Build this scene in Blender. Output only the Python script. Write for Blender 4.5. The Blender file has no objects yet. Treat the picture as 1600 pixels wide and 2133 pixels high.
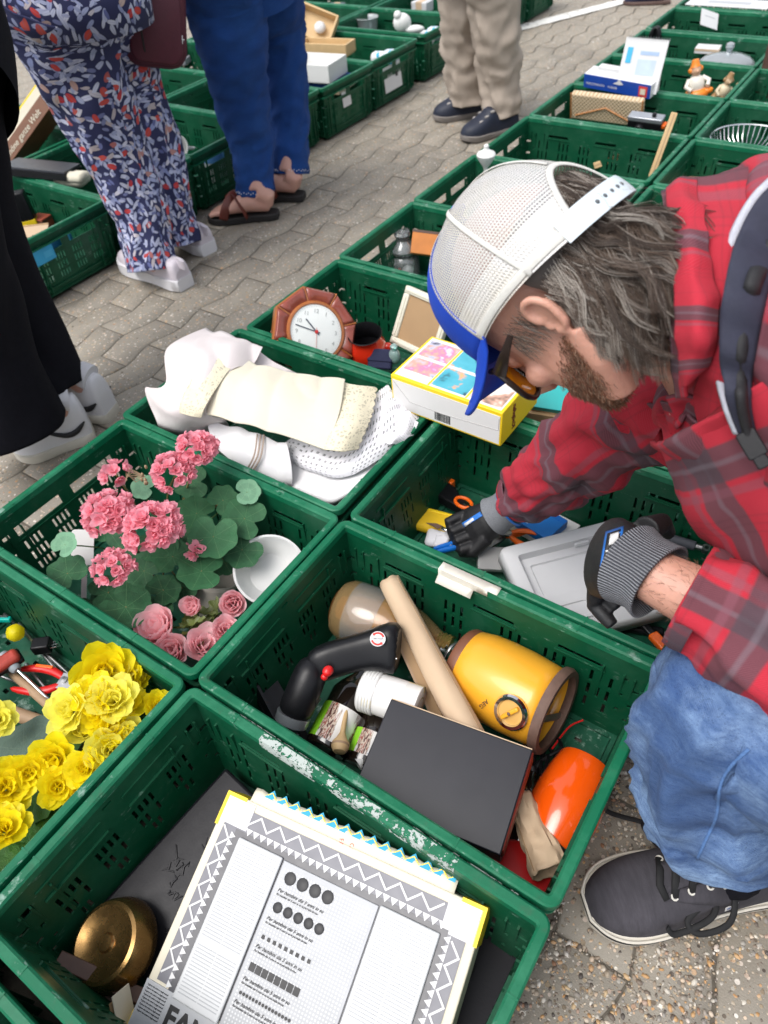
import bpy, bmesh, math, random
from math import sin, cos, pi, radians, sqrt, atan2
from mathutils import Vector, Matrix, Euler, noise
from mathutils.bvhtree import BVHTree
V = Vector
S = bpy.context.scene
COL = S.collection
rnd = random.Random(7)

# ------------------------------------------------------------------ camera
CAM_P = V((0.6187, 0.1336, 1.1706)); CAM_E = Euler((0.75797, 0.07293, 0.58910), 'XYZ'); FPX = 1493.9
cd = bpy.data.cameras.new('camera'); cam = bpy.data.objects.new('camera', cd); COL.objects.link(cam)
cam.location = CAM_P; cam.rotation_euler = CAM_E
cd.sensor_fit = 'HORIZONTAL'; cd.sensor_width = 36; cd.lens = 36 * FPX / 1600
cd.clip_start = 0.02; cd.clip_end = 500
cd.dof.use_dof = True; cd.dof.focus_distance = 1.05; cd.dof.aperture_fstop = 8.0
S.camera = cam
# ------------------------------------------------------------------ daylight, overcast
SUN_EL, SUN_AZ = radians(62), radians(200)
w = bpy.data.worlds.new('World'); S.world = w; w.use_nodes = True
nt = w.node_tree; nt.nodes.clear()
sky = nt.nodes.new('ShaderNodeTexSky'); sky.sky_type = 'NISHITA'; sky.sun_disc = False
sky.sun_elevation = SUN_EL; sky.sun_rotation = SUN_AZ; sky.air_density = 1.0; sky.dust_density = 3.0
hs = nt.nodes.new('ShaderNodeHueSaturation'); hs.inputs['Saturation'].default_value = 0.30
bg = nt.nodes.new('ShaderNodeBackground'); bg.inputs['Strength'].default_value = 0.15
wo = nt.nodes.new('ShaderNodeOutputWorld')
nt.links.new(sky.outputs[0], hs.inputs['Color']); nt.links.new(hs.outputs[0], bg.inputs[0]); nt.links.new(bg.outputs[0], wo.inputs[0])
sd = bpy.data.lights.new('sun', 'SUN'); sd.energy = 1.1; sd.angle = radians(35); sd.color = (1, .97, .93)
sun = bpy.data.objects.new('sun', sd); COL.objects.link(sun)
# the sky's sun_rotation turns clockwise from +Y; the lamp points from that same direction
sun.rotation_euler = V((sin(SUN_AZ) * cos(SUN_EL), cos(SUN_AZ) * cos(SUN_EL), sin(SUN_EL))).to_track_quat('Z', 'Y').to_euler()
S.view_settings.view_transform = 'Standard'; S.view_settings.look = 'None'
S.view_settings.exposure = 0.80; S.view_settings.gamma = 1; S.view_settings.use_curve_mapping = False

# ------------------------------------------------------------------ helpers
CR = CAM_E.to_matrix()
def ray(px, py):
    return (CR @ V(((px - 800) / FPX, -(py - 1066.5) / FPX, -1))).normalized()
def G(px, py, z):                       # the place at height z that is seen at a given point of the photograph
    d = ray(px, py); return CAM_P + d * ((z - CAM_P.z) / d.z)
def D(px, py, dep):                     # the place at a given distance along the view axis
    return CAM_P + CR @ (V(((px - 800) / FPX, -(py - 1066.5) / FPX, -1)) * dep)

class MB:
    def __init__(s): s.v = []; s.f = []; s.uv = []; s.mi = []; s.m = 0
    def vert(s, p): s.v.append(tuple(p)); return len(s.v) - 1
    def face(s, idx, uv=None):
        s.f.append(tuple(idx)); s.uv.append(uv); s.mi.append(s.m)
    def grid(s, rows, closed=False, uv=None, flip=False):
        """rows: list of lists of points; uv: fn(i,j)->(u,v)"""
        base = [[s.vert(p) for p in r] for r in rows]
        n = len(rows[0])
        for i in range(len(rows) - 1):
            for j in range(n if closed else n - 1):
                k = (j + 1) % n
                q = [base[i][j], base[i][k], base[i + 1][k], base[i + 1][j]]
                u = [uv(i, j), uv(i, j + 1), uv(i + 1, j + 1), uv(i + 1, j)] if uv else None
                if flip: q.reverse(); u = u[::-1] if u else None
                s.face(q, u)
        return base
    def box(s, sx, sy, sz, T=None, c=(0, 0, 0)):
        T = T or Matrix.Identity(4)
        p = [s.vert(T @ V((c[0] + x * sx / 2, c[1] + y * sy / 2, c[2] + z * sz / 2))) for z in (-1, 1) for y in (-1, 1) for x in (-1, 1)]
        for q in ((0, 2, 3, 1), (4, 5, 7, 6), (0, 1, 5, 4), (2, 6, 7, 3), (0, 4, 6, 2), (1, 3, 7, 5)):
            s.face([p[i] for i in q], [(0, 0), (1, 0), (1, 1), (0, 1)])
    def lathe(s, prof, n=32, T=None, cap0=True, cap1=True, wob=None):
        T = T or Matrix.Identity(4)
        rows = []
        for i, (r, z) in enumerate(prof):
            rows.append([T @ V((r * cos(2 * pi * j / n) * (1 + (wob(i, j) if wob else 0)), r * sin(2 * pi * j / n) * (1 + (wob(i, j) if wob else 0)), z)) for j in range(n)])
        L = [0]
        for a, b in zip(prof, prof[1:]): L.append(L[-1] + math.hypot(b[0] - a[0], b[1] - a[1]))
        b = s.grid(rows, True, lambda i, j: (j / n, L[i]))
        if cap0 and prof[0][0] > 1e-6: s.face(list(reversed(b[0])), [(0, 0)] * n)
        if cap1 and prof[-1][0] > 1e-6: s.face(b[-1], [(0, 0)] * n)
    def tube(s, pts, rad, n=12, up=None, caps=True, u0=0, prof=None):
        """loft along points; rad: number, list of numbers or list of (a,b) half sizes; up sets the b axis"""
        pts = [V(p) for p in pts]; m = len(pts)
        if not isinstance(rad, (list, tuple)): rad = [rad] * m
        rad = [(r, r) if not isinstance(r, (list, tuple)) else r for r in rad]
        tg = [((pts[min(i + 1, m - 1)] - pts[max(i - 1, 0)])).normalized() for i in range(m)]
        if up is None:
            up = V((0, 0, 1)) if abs(tg[0].z) < .9 else V((0, 1, 0))
        bb = (V(up) - tg[0] * V(up).dot(tg[0])).normalized()
        rows = []; L = 0; Ls = []
        for i in range(m):
            if i: L += (pts[i] - pts[i - 1]).length
            Ls.append(L)
            bb = (bb - tg[i] * bb.dot(tg[i])).normalized(); aa = bb.cross(tg[i])
            a, b = rad[i]
            if prof: rows.append([pts[i] + aa * (a * x) + bb * (b * y) for x, y in prof])
            else: rows.append([pts[i] + aa * (a * cos(2 * pi * j / n)) + bb * (b * sin(2 * pi * j / n)) for j in range(n)])
        k = len(rows[0]); ra = sum(max(r) for r in rad) / m
        b = s.grid(rows, True, lambda i, j: (j / k * 2 * pi * ra + u0, Ls[i]))
        if caps: s.face(list(reversed(b[0])), [(0, 0)] * k); s.face(b[-1], [(0, 0)] * k)
        return rows
    def ball(s, c, r, n=10, m=6, T=None):
        r = r if isinstance(r, (tuple, list)) else (r, r, r); T = T or Matrix.Identity(4)
        rows = [[T @ V((c[0] + r[0] * sin(pi * (i + .02) / (m + .04)) * cos(2 * pi * j / n), c[1] + r[1] * sin(pi * (i + .02) / (m + .04)) * sin(2 * pi * j / n), c[2] - r[2] * cos(pi * (i + .02) / (m + .04)))) for j in range(n)] for i in range(m + 1)]
        s.grid(rows, True, lambda i, j: (j / n, i / m))
    def poly(s, pts, h, T=None, uvs=False):
        """flat outline in xy, extruded from 0 to h"""
        T = T or Matrix.Identity(4); n = len(pts)
        a = [s.vert(T @ V((x, y, 0))) for x, y in pts]; b = [s.vert(T @ V((x, y, h))) for x, y in pts]
        s.face(b, [(x, y) for x, y in pts]); s.face(a[::-1], [(x, y) for x, y in pts[::-1]])
        for i in range(n):
            k = (i + 1) % n; s.face((a[i], a[k], b[k], b[i]), [(0, 0)] * 4)
    def mesh(s, name, mats, smooth=True, ang=40):
        me = bpy.data.meshes.new(name); me.from_pydata(s.v, [], s.f)
        for m in (mats if isinstance(mats, (list, tuple)) else [mats]): me.materials.append(m)
        if any(u for u in s.uv):
            ul = me.uv_layers.new(name='UVMap'); d = []
            for f, u in zip(s.f, s.uv):
                for k in range(len(f)): d.extend(u[k] if u else (0, 0))
            ul.data.foreach_set('uv', d)
        me.polygons.foreach_set('material_index', s.mi)
        me.polygons.foreach_set('use_smooth', [smooth] * len(s.f))
        me.update()
        if smooth and ang < 180: me.set_sharp_from_angle(angle=radians(ang))
        return me
    def build(s, name, mats, parent=None, smooth=True, ang=40, bevel=0, seg=2, sub=0, solid=0, T=None, off=-1):
        o = bpy.data.objects.new(name, s.mesh(name, mats, smooth, ang)); COL.objects.link(o)
        if parent: o.parent = parent
        if T: o.matrix_world = T
        if solid: m = o.modifiers.new('solid', 'SOLIDIFY'); m.thickness = solid; m.offset = off
        if sub: m = o.modifiers.new('sub', 'SUBSURF'); m.levels = m.render_levels = sub
        if bevel: m = o.modifiers.new('bevel', 'BEVEL'); m.width = bevel; m.segments = seg; m.limit_method = 'ANGLE'; m.angle_limit = radians(35)
        return o
def tag(o, label=None, cat=None, group=None, kind=None):
    if label: o['label'] = label
    if cat: o['category'] = cat
    if group: o['group'] = group
    if kind: o['kind'] = kind
    return o
def thing(name, label, cat, T=None, group=None):
    o = bpy.data.objects.new(name, None); COL.objects.link(o); o.empty_display_size = .05
    if T is not None: o.matrix_world = T if isinstance(T, Matrix) else Matrix.Translation(V(T))
    return tag(o, label, cat, group)
def frame(p, x=(1, 0, 0), z=(0, 0, 1)):
    """matrix at p with z axis along z, x axis as near x as it gets"""
    z = V(z).normalized(); x = V(x); x = (x - z * x.dot(z)).normalized(); y = z.cross(x)
    M = Matrix((x, y, z)).transposed().to_4x4(); M.translation = V(p); return M
def rot(T, ax, deg): return T @ Matrix.Rotation(radians(deg), 4, ax)
def copy_tree(o, parent=None):
    c = o.copy(); COL.objects.link(c)
    if parent: c.parent = parent
    for ch in o.children: copy_tree(ch, c)
    return c
def remesh(o, vox, smooth=4, dec=0):
    """join overlapping closed shapes of one mesh into one continuous skin"""
    m = o.modifiers.new('r', 'REMESH'); m.mode = 'VOXEL'; m.voxel_size = vox; m.use_smooth_shade = True
    if smooth: q = o.modifiers.new('s', 'SMOOTH'); q.iterations = smooth; q.factor = .5
    dg = bpy.context.evaluated_depsgraph_get(); dg.update()
    me = bpy.data.meshes.new_from_object(o.evaluated_get(dg)); o.modifiers.clear()
    for mt in o.data.materials:
        if mt.name not in me.materials: me.materials.append(mt)
    o.data = me; me.polygons.foreach_set('use_smooth', [True] * len(me.polygons)); return o
def lerp(a, b, t): return a + (b - a) * t
def spline(pts, n):
    """catmull-rom through points (tuples of any length)"""
    P = [tuple(p) for p in pts]; P = [P[0]] + P + [P[-1]]; out = []
    m = len(P) - 3
    for i in range(n):
        t = i / (n - 1) * m; k = min(int(t), m - 1); t -= k
        a, b, c, d = P[k:k + 4]
        out.append(tuple(.5 * (2 * b[q] + (c[q] - a[q]) * t + (2 * a[q] - 5 * b[q] + 4 * c[q] - d[q]) * t * t + (3 * b[q] - a[q] - 3 * c[q] + d[q]) * t ** 3) for q in range(len(b))))
    return out
def text_part(body, size, mat, parent, T, name='lettering', extrude=.0003, sx=1, align='LEFT', bold=0, shear=0):
    cu = bpy.data.curves.new(name, 'FONT'); cu.body = body; cu.size = size; cu.extrude = extrude; cu.align_x = align; cu.offset = bold; cu.shear = shear
    cu.resolution_u = 3
    t = bpy.data.objects.new('tmp', cu); COL.objects.link(t)
    dg = bpy.context.evaluated_depsgraph_get(); dg.update()
    me = bpy.data.meshes.new_from_object(t.evaluated_get(dg)); bpy.data.objects.remove(t)
    me.transform(Matrix.Scale(sx, 4, (1, 0, 0)))
    me.materials.clear(); me.materials.append(mat)
    o = bpy.data.objects.new(name, me); COL.objects.link(o); o.parent = parent; o.matrix_local = T
    return o

# ------------------------------------------------------------------ materials
class NT:
    def __init__(s, name):
        s.m = bpy.data.materials.new(name); s.m.use_nodes = True; s.t = s.m.node_tree
        s.p = s.t.nodes['Principled BSDF']; s.out = s.t.nodes['Material Output']
    def n(s, typ, props=None, **inp):
        q = s.t.nodes.new('ShaderNode' + typ)
        for k, v in (props or {}).items(): setattr(q, k, v)
        for k, v in inp.items():
            key = k.replace('_', ' ')
            sock = q.inputs[int(k[1:])] if (k[0] == 'i' and k[1:].isdigit()) else q.inputs[key]
            s.set(sock, v)
        return q
    def set(s, sock, v):
        if isinstance(v, bpy.types.NodeSocket): s.t.links.new(v, sock)
        elif isinstance(v, bpy.types.Node): s.t.links.new(v.outputs[0], sock)
        else: sock.default_value = (*v, 1) if (isinstance(v, tuple) and len(v) == 3 and sock.type == 'RGBA') else v
    def math(s, op, a, b=0, c=0, clamp=False):
        return s.n('Math', {'operation': op, 'use_clamp': clamp}, i0=a, i1=b, i2=c).outputs[0]
    def vm(s, op, a, b=(0, 0, 0)): return s.n('VectorMath', {'operation': op}, i0=a, i1=b).outputs[0]
    def mix(s, f, a, b, blend='MIX'):
        q = s.t.nodes.new('ShaderNodeMix'); q.data_type = 'RGBA'; q.blend_type = blend
        s.set(q.inputs[0], f); s.set(q.inputs[6], a); s.set(q.inputs[7], b); return q.outputs[2]
    def ramp(s, f, stops, mode='LINEAR'):
        q = s.t.nodes.new('ShaderNodeValToRGB'); q.color_ramp.interpolation = mode
        e = q.color_ramp.elements
        while len(e) < len(stops): e.new(.5)
        for x, (p, c) in zip(e, stops): x.position = p; x.color = (*c, 1) if len(c) == 3 else c
        s.set(q.inputs[0], f); return q.outputs[0]
    def coord(s, k='Object'): return s.n('TexCoord').outputs[k]
    def pos(s): return s.n('NewGeometry').outputs['Position']
    def noise(s, scale, vec=None, detail=4, rough=.55):
        q = s.n('TexNoise', Scale=scale, Detail=detail, Roughness=rough); s.set(q.inputs['Vector'], vec or s.coord()); return q.outputs[0]
    def bump(s, h, strength=.3, dist=.002, normal=None):
        q = s.n('Bump', Strength=strength, Distance=dist, Height=h)
        if normal: s.set(q.inputs['Normal'], normal)
        s.set(s.p.inputs['Normal'], q.outputs[0]); return q.outputs[0]
    def P(s, **k):
        for a, v in k.items(): s.set(s.p.inputs[a.replace('_', ' ')], v)
        return s
def M(name, col, rough=.5, var=.18, scale=25, bump=0, bscale=300, metal=0, spec=.5, coat=0, sheen=0, sub=0):
    q = NT(name); lo = tuple(c * (1 - var) for c in col); hi = tuple(min(1, c * (1 + var)) for c in col)
    nz = q.noise(scale); q.P(Base_Color=q.mix(nz, lo, hi), Metallic=metal, Specular_IOR_Level=spec, Coat_Weight=coat, Sheen_Weight=sheen, Subsurface_Weight=sub)
    q.P(Roughness=q.math('ADD', rough - .08, q.math('MULTIPLY', q.noise(scale * 3), .16)))
    if sub: q.p.inputs['Subsurface Radius'].default_value = (.01, .004, .002); q.p.inputs['Subsurface Scale'].default_value = .5
    if bump: q.bump(q.noise(bscale, detail=2), bump, .001)
    return q.m
def petalmat(name, col, var=.15, tr=.45, rough=.5):
    q = NT(name); n = q.noise(50, None, 3); c = q.mix(n, tuple(x * (1 - var) for x in col), tuple(min(1, x * (1 + var)) for x in col)); q.P(Base_Color=c, Roughness=rough)
    t = q.n('BsdfTranslucent', Color=c); q.set(q.out.inputs[0], q.n('MixShader', i0=tr, i1=q.p.outputs[0], i2=t)); return q.m
def glass(name, col=(.95, .97, .97), rough=.03, tint=.25, fres=.35):
    """thin clear glass or plastic: transmission mixed with gloss"""
    q = NT(name); t = q.n('BsdfTransparent', Color=col); g = q.n('BsdfGlossy', Color=(.9, .9, .9), Roughness=rough); d = q.n('BsdfDiffuse', Color=col)
    fr = q.n('LayerWeight', Blend=fres).outputs['Fresnel']
    a = q.n('MixShader', i0=tint, i1=t, i2=d); b = q.n('MixShader', i0=fr, i1=a, i2=g); q.set(q.out.inputs[0], b); return q.m
# ------------------------------------------------------------------ pavement: wavy interlocking pavers with exposed pebbles
def paver_mat():
    q = NT('pebble_concrete'); P = q.pos()
    big = q.noise(1.7, P, 5); mid = q.noise(14, P, 4); fine = q.noise(420, P, 3)
    base = q.mix(big, (.165, .148, .122), (.325, .295, .248)); base = q.mix(q.math('MULTIPLY', mid, .55), base, (.145, .125, .10))
    base = q.mix(q.math('MULTIPLY', fine, .5), base, (.44, .40, .335))
    oi = q.n('ObjectInfo').outputs['Random']; base = q.mix(q.math('MULTIPLY', oi, .35), base, (.34, .30, .24))
    wn = q.vm('ADD', P, q.n('TexNoise', {'noise_dimensions': '3D'}, Vector=P, Scale=120.0).outputs['Color'])
    col = base; hgt = fine
    for sc, thr, off in ((95, .42, 0), (165, .42, 3.1), (58, .30, 7.7)):
        vv = q.vm('ADD', q.vm('MULTIPLY', P, (1, 1, .3)), (off, off, 0))
        vo = q.n('TexVoronoi', {'feature': 'F1'}, Vector=vv, Scale=sc, Randomness=1.0)
        rr = q.n('SeparateColor', Color=vo.outputs['Color'])
        lim = q.math('MULTIPLY', rr.outputs[0], thr)
        mk = q.math('MULTIPLY', q.math('SUBTRACT', lim, vo.outputs['Distance']), 22, clamp=True)
        pc = q.ramp(rr.outputs[1], [(0, (.08, .062, .05)), (.18, (.30, .23, .15)), (.38, (.46, .37, .25)), (.55, (.20, .18, .16)), (.68, (.70, .66, .58)), (.8, (.52, .28, .11)), (.9, (.74, .70, .64)), (1, (.36, .19, .10))])
        col = q.mix(q.math('MULTIPLY', mk, .95), col, pc); hgt = q.math('ADD', hgt, mk)
    damp = q.math('MULTIPLY', q.math('SUBTRACT', q.noise(2.6, P, 3), .5), 3, clamp=True)
    col = q.mix(q.math('MULTIPLY', damp, .45), col, q.mix(1.0, col, (.5, .46, .42), 'MULTIPLY'))
    q.P(Base_Color=col, Roughness=q.math('SUBTRACT', .78, q.math('MULTIPLY', damp, .3)))
    q.bump(hgt, .6, .0012); return q.m
PAVE = paver_mat()
JOINT = M('joint_sand', (.12, .104, .082), .95, .5, 60, .6, 900)
gm = MB(); gm.grid([[(x, y, -.0044) for x in (-60, 60)] for y in (-60, 60)])
ground = tag(gm.build('ground', JOINT), kind='structure')
pavement = thing('pavement', None, None, (0, 0, 0)); pavement['kind'] = 'structure'
PL, PW, PA, NS = .2256, .1105, .0125, 6
def paver_ring(ph, ins, z):
    e = []
    for s in (1, -1):
        for k in range(NS + 1):
            t = k / NS if s > 0 else 1 - k / NS
            v = -PL / 2 + .0016 + ins + t * (PL - .0032 - 2 * ins)
            e.append((s * (PW / 2 - .0016 - ins) - PA * cos(2 * pi * (v / PL + .5 + ph)), v, z))
    return e
def paver_mesh(ph):
    b = MB(); r = [paver_ring(ph, 0, -.02), paver_ring(ph, 0, -.0036), paver_ring(ph, .0030, 0)]
    g = b.grid([[V(p) for p in row] for row in r], True); b.face(g[-1])
    return b.mesh('paver', PAVE, True, 60)
pm = [paver_mesh(0), paver_mesh(.5)]
def seen(x, y):
    d = CR.transposed() @ (V((x, y, 0)) - CAM_P)
    if d.z > -.3: return False
    px, py = 800 + FPX * d.x / -d.z, 1066.5 - FPX * d.y / -d.z
    return -90 < px < 1690 and -60 < py < 2230
cells = []
for i in range(-60, 24):
    for k in range(-4, 42):
        ph = i % 2
        x, y = -1.0145 + i * PW, 1.8 + (k - 8) * PL + (PL / 2 if ph else 0)
        if not seen(x, y): continue
        if -.56 < x < .56 and y < 3.8: continue         # under the crates
        if -2.05 < x < -1.66 and 1.0 < y < 5: continue
        cells.append(((V((x, y, 0)) - CAM_P).length, x, y, ph))
cells.sort(); r2 = random.Random(3); far = MB()
for n_, (dd, x, y, ph) in enumerate(cells):
    T = Matrix.Translation((x + r2.uniform(-.0008, .0008), y + r2.uniform(-.0008, .0008), r2.uniform(-.003, 0))) @ Euler((r2.uniform(-.012, .012), r2.uniform(-.008, .008), r2.uniform(-.006, .006))).to_matrix().to_4x4()
    if n_ < 300:
        o = bpy.data.objects.new('paver', pm[ph]); COL.objects.link(o); o.parent = pavement; o.matrix_local = T
    else:
        r = [paver_ring(ph * .5, 0, -.02), paver_ring(ph * .5, 0, -.0045), paver_ring(ph * .5, .003, 0)]
        g = far.grid([[T @ V(p) for p in row] for row in r], True); far.face(g[-1])
if far.f: tag(far.build('far_pavers', PAVE, pavement), kind='stuff')
# loose and exposed pebbles in the near pavers
PEB = NT('pebbles'); pr_ = PEB.n('Attribute', {'attribute_name': 'tint'}).outputs['Fac']
PEB.P(Base_Color=PEB.ramp(pr_, [(0, (.09, .075, .065)), (.2, (.25, .19, .14)), (.36, (.40, .33, .25)), (.5, (.24, .22, .20)), (.64, (.60, .55, .47)), (.76, (.46, .25, .10)), (.86, (.52, .38, .22)), (.94, (.66, .63, .58)), (1, (.30, .15, .08))]), Roughness=.5)
pb = MB(); tint = []
ico = bmesh.new(); bmesh.ops.create_icosphere(ico, subdivisions=1, radius=1); iv = [v.co.copy() for v in ico.verts]; jf = [[v.index for v in f.verts] for f in ico.faces]; ico.free()
for _ in range(19000):
    x, y = r2.uniform(.56, 1.12), r2.uniform(-.12, .92)
    if not seen(x, y): continue
    s = (.0013 + .0030 * r2.random() ** 2.6); T = Matrix.Translation((x, y, -.0022 + s * .05)) @ Euler((r2.uniform(-.3, .3), r2.uniform(-.3, .3), r2.uniform(0, 6.3))).to_matrix().to_4x4()
    sc = V((s * r2.uniform(.9, 1.7), s * r2.uniform(.7, 1.1), s * .62)); b0 = len(pb.v); t = r2.random()
    for p in iv: pb.v.append(tuple(T @ V((p.x * sc.x, p.y * sc.y, p.z * sc.z))))
    for f in jf: pb.face([b0 + q for q in f]); tint.append(t)
po = tag(pb.build('pebbles', PEB.m, pavement, True, 180), kind='stuff')
at_ = po.data.attributes.new('tint', 'FLOAT', 'FACE'); at_.data.foreach_set('value', tint)
# worn white line painted across the far pavers
q = NT('worn_white_paint'); a = q.math('GREATER_THAN', q.noise(30, q.pos(), 5, .7), .40)
q.P(Base_Color=(.74, .73, .69), Roughness=.7, Alpha=a); lm = MB(); A, B = V((-1.60, 4.60, .004)), V((-1.12, 5.60, .004)); nn = (B - A).cross(V((0, 0, 1))).normalized()
lm.grid([[lerp(A, B, i / 24) + nn * s * (.05 + r2.uniform(-.006, .006)) for s in (-1, 1)] for i in range(25)])
tag(lm.build('painted_line', q.m), kind='structure')

# ------------------------------------------------------------------ green plastic stacking crates, 60 x 40 x 22 cm
def crate_mat(name, col, worn):
    q = NT(name); P = q.pos(); n1 = q.noise(6, P, 5); n2 = q.noise(90, P, 4, .7); n3 = q.noise(22, P, 5, .7)
    c = q.mix(n1, tuple(x * .82 for x in col), tuple(x * 1.15 for x in col))
    sc = q.n('TexNoise', Scale=40.0, Detail=4.0, Roughness=.7); q.set(sc.inputs['Vector'], q.vm('MULTIPLY', P, (1, 1, 6)))
    scr = q.math('MULTIPLY', q.math('SUBTRACT', q.math('MULTIPLY', sc.outputs[0], n3), .385 - .085 * worn), 10, clamp=True)
    c = q.mix(q.math('MULTIPLY', scr, worn), c, (.30, .42, .36)); dust = q.math('MULTIPLY', q.math('SUBTRACT', q.noise(9, P, 6, .7), .47), 5, clamp=True)
    c = q.mix(q.math('MULTIPLY', dust, worn * .6), c, tuple(min(1, x * 1.7 + .04) for x in col)); dirt = q.math('MULTIPLY', q.math('SUBTRACT', q.noise(31, P, 6, .75), .56), 7, clamp=True); c = q.mix(q.math('MULTIPLY', dirt, worn * .5), c, (.06, .075, .05))
    q.P(Base_Color=c, Roughness=q.math('ADD', .36, q.math('MULTIPLY', n2, .2)), Specular_IOR_Level=.32)
    q.bump(n2, .08, .001); return q.m
CG = crate_mat('green_plastic_shaded', (.0008, .062, .026), .45); CGR = crate_mat('green_plastic_lit_rim', (.0016, .116, .052), .75); CGF = crate_mat('green_plastic_floor', (.006, .070, .038), .9)  # one plastic: wall shade and the rim's light are painted into these greens
HX, HY, CZ, CRR = .2985, .1965, .22, .018
def rrect(hx, hy, r, n=4):
    o = []
    for (sx, sy, a0) in ((1, -1, -90), (1, 1, 0), (-1, 1, 90), (-1, -1, 180)):
        for k in range(n + 1):
            a = radians(a0 + 90 * k / n); o.append((sx * (hx - r) + r * cos(a), sy * (hy - r) + r * sin(a)))
    return o
def ring_mesh(prof, name, mat, notch=()):
    b = MB(); rows = []
    for d, z in prof + [prof[0]]:
        rows.append([V((x, y, z)) for x, y in rrect(HX - d, HY - d, max(.004, CRR - d), 5)])
    b.grid(rows, True, flip=True); return b
def rim_mesh():
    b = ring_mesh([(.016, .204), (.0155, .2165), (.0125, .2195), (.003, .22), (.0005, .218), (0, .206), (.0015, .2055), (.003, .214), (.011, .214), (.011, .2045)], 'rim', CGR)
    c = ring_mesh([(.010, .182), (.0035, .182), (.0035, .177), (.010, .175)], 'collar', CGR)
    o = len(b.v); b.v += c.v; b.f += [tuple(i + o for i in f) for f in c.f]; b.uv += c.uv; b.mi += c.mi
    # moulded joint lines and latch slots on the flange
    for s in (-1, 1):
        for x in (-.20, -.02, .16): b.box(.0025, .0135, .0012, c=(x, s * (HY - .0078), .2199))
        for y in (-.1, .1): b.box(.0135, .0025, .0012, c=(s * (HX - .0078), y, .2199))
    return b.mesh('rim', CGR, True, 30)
def inset(z): return .011 + (.212 - z) / .212 * .019
def wall_mesh(side, kind):
    """one side wall with its real slots; side 'long' runs along x at -y, 'end' runs along y at -x (built along local s)"""
    half = HX if side == 'long' else HY
    hol = []
    if side == 'long':
        gx = [-.215, -.135, -.055, .055, .135, .215]
        for g in gx:
            for c in (-.016, 0, .016):
                for i, (z0, z1) in enumerate(((.120, .147), (.084, .112), (.050, .076))):
                    if (i == 2 and c == 0) or (i == 0 and abs(g) > .2 and c == 0): continue
                    hol.append((g + c - .0027, g + c + .0027, z0, z1))
        for g in (-.175, -.02, .16): hol.append((g - .038, g + .038, .161, .170))
        for s in (-1, 1):
            for c, zz in ((.268, .06), (.268, .1), (.268, .14), (.25, .08), (.25, .12), (.25, .16)): hol.append((s * c - .003, s * c + .003, zz - .0035, zz + .0035))
    else:
        gx = [-.105, -.035, .035, .105]
        for g in gx:
            for c in (-.0165, -.0055, .0055, .0165):
                for i, (z0, z1) in enumerate(((.112, .134), (.082, .104), (.054, .074))):
                    if kind == 'closed' and ((i + int(round(c * 91))) % 4 == 0): continue
                    hol.append((g + c - .0026, g + c + .0026, z0, z1))
        if kind == 'open':
            hol += [(-.125, -.015, .150, .174), (.015, .125, .150, .174), (-.155, -.14, .160, .170), (.14, .155, .160, .170)]
        else: hol += [(-.158, -.142, .158, .172), (.142, .158, .158, .172), (-.008, .008, .190, .194)]
        for s in (-1, 1):
            for c, zz in ((.166, .06), (.166, .1), (.166, .14), (.152, .08), (.152, .12)): hol.append((s * c - .003, s * c + .003, zz - .0035, zz + .0035))
    top, bot = .2125, .010
    xs = sorted({-1.0, 1.0} | {round(h / (half - .030), 5) for r in hol for h in r[:2]}); zs = sorted({bot, top} | {r[2] for r in hol} | {r[3] for r in hol})
    def hole(i, k):
        if i < 0 or k < 0 or i >= len(xs) - 1 or k >= len(zs) - 1: return False
        x = (xs[i] + xs[i + 1]) / 2 * (half - .030); z = (zs[k] + zs[k + 1]) / 2
        return any(r[0] < x < r[1] and r[2] < z < r[3] for r in hol)
    b = MB(); idx = {}
    def vt(i, k, f):
        if (i, k, f) not in idx:
            z = zs[k]; d = inset(z) + (.0028 if f else 0); d2 = inset(z) + (.0025 if f else 0)
            e = abs(xs[i]) > .999
            s = xs[i] * (half - d2 if e else half - .030)
            p = (s, -(HY - d), z) if side == 'long' else (-(HX - d), -s, z)
            idx[i, k, f] = b.vert(p)
        return idx[i, k, f]
    for i in range(len(xs) - 1):
        for k in range(len(zs) - 1):
            if hole(i, k): continue
            b.face((vt(i, k, 0), vt(i + 1, k, 0), vt(i + 1, k + 1, 0), vt(i, k + 1, 0))); b.face((vt(i, k, 1), vt(i, k + 1, 1), vt(i + 1, k + 1, 1), vt(i + 1, k, 1)))
            for (di, dk, a, c) in ((-1, 0, (i, k), (i, k + 1)), (1, 0, (i + 1, k + 1), (i + 1, k)), (0, -1, (i + 1, k), (i, k)), (0, 1, (i, k + 1), (i + 1, k + 1))):
                ed = (di and not (0 <= i + di < len(xs) - 1)) or (dk and not (0 <= k + dk < len(zs) - 1))
                if hole(i + di, k + dk) or ed: b.face((vt(*a, 0), vt(*a, 1), vt(*c, 1), vt(*c, 0)))
    # stiffening ribs outside, grip ridges inside
    def bar(s0, s1, z0, z1, o0, o1):
        d = inset((z0 + z1) / 2)
        if side == 'long': b.box(s1 - s0, o1 - o0, z1 - z0, c=((s0 + s1) / 2, -(HY - d) + (o0 + o1) / 2, (z0 + z1) / 2))
        else: b.box(o1 - o0, s1 - s0, z1 - z0, c=(-(HX - d) + (o0 + o1) / 2, (s0 + s1) / 2, (z0 + z1) / 2))
    bar(-half + .03, half - .03, .034, .040, -.006, .001); bar(-half + .03, half - .03, .013, .019, -.004, .001)
    for s in (-1, 1):
        for c in (.035, .052, .085): bar(s * (half - c) - .0015, s * (half - c) + .0015, .02, .172, -.007, .001)
        if side == 'long': bar(s * .1 - .0015, s * .1 + .0015, .02, .045, -.006, .001)
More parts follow.
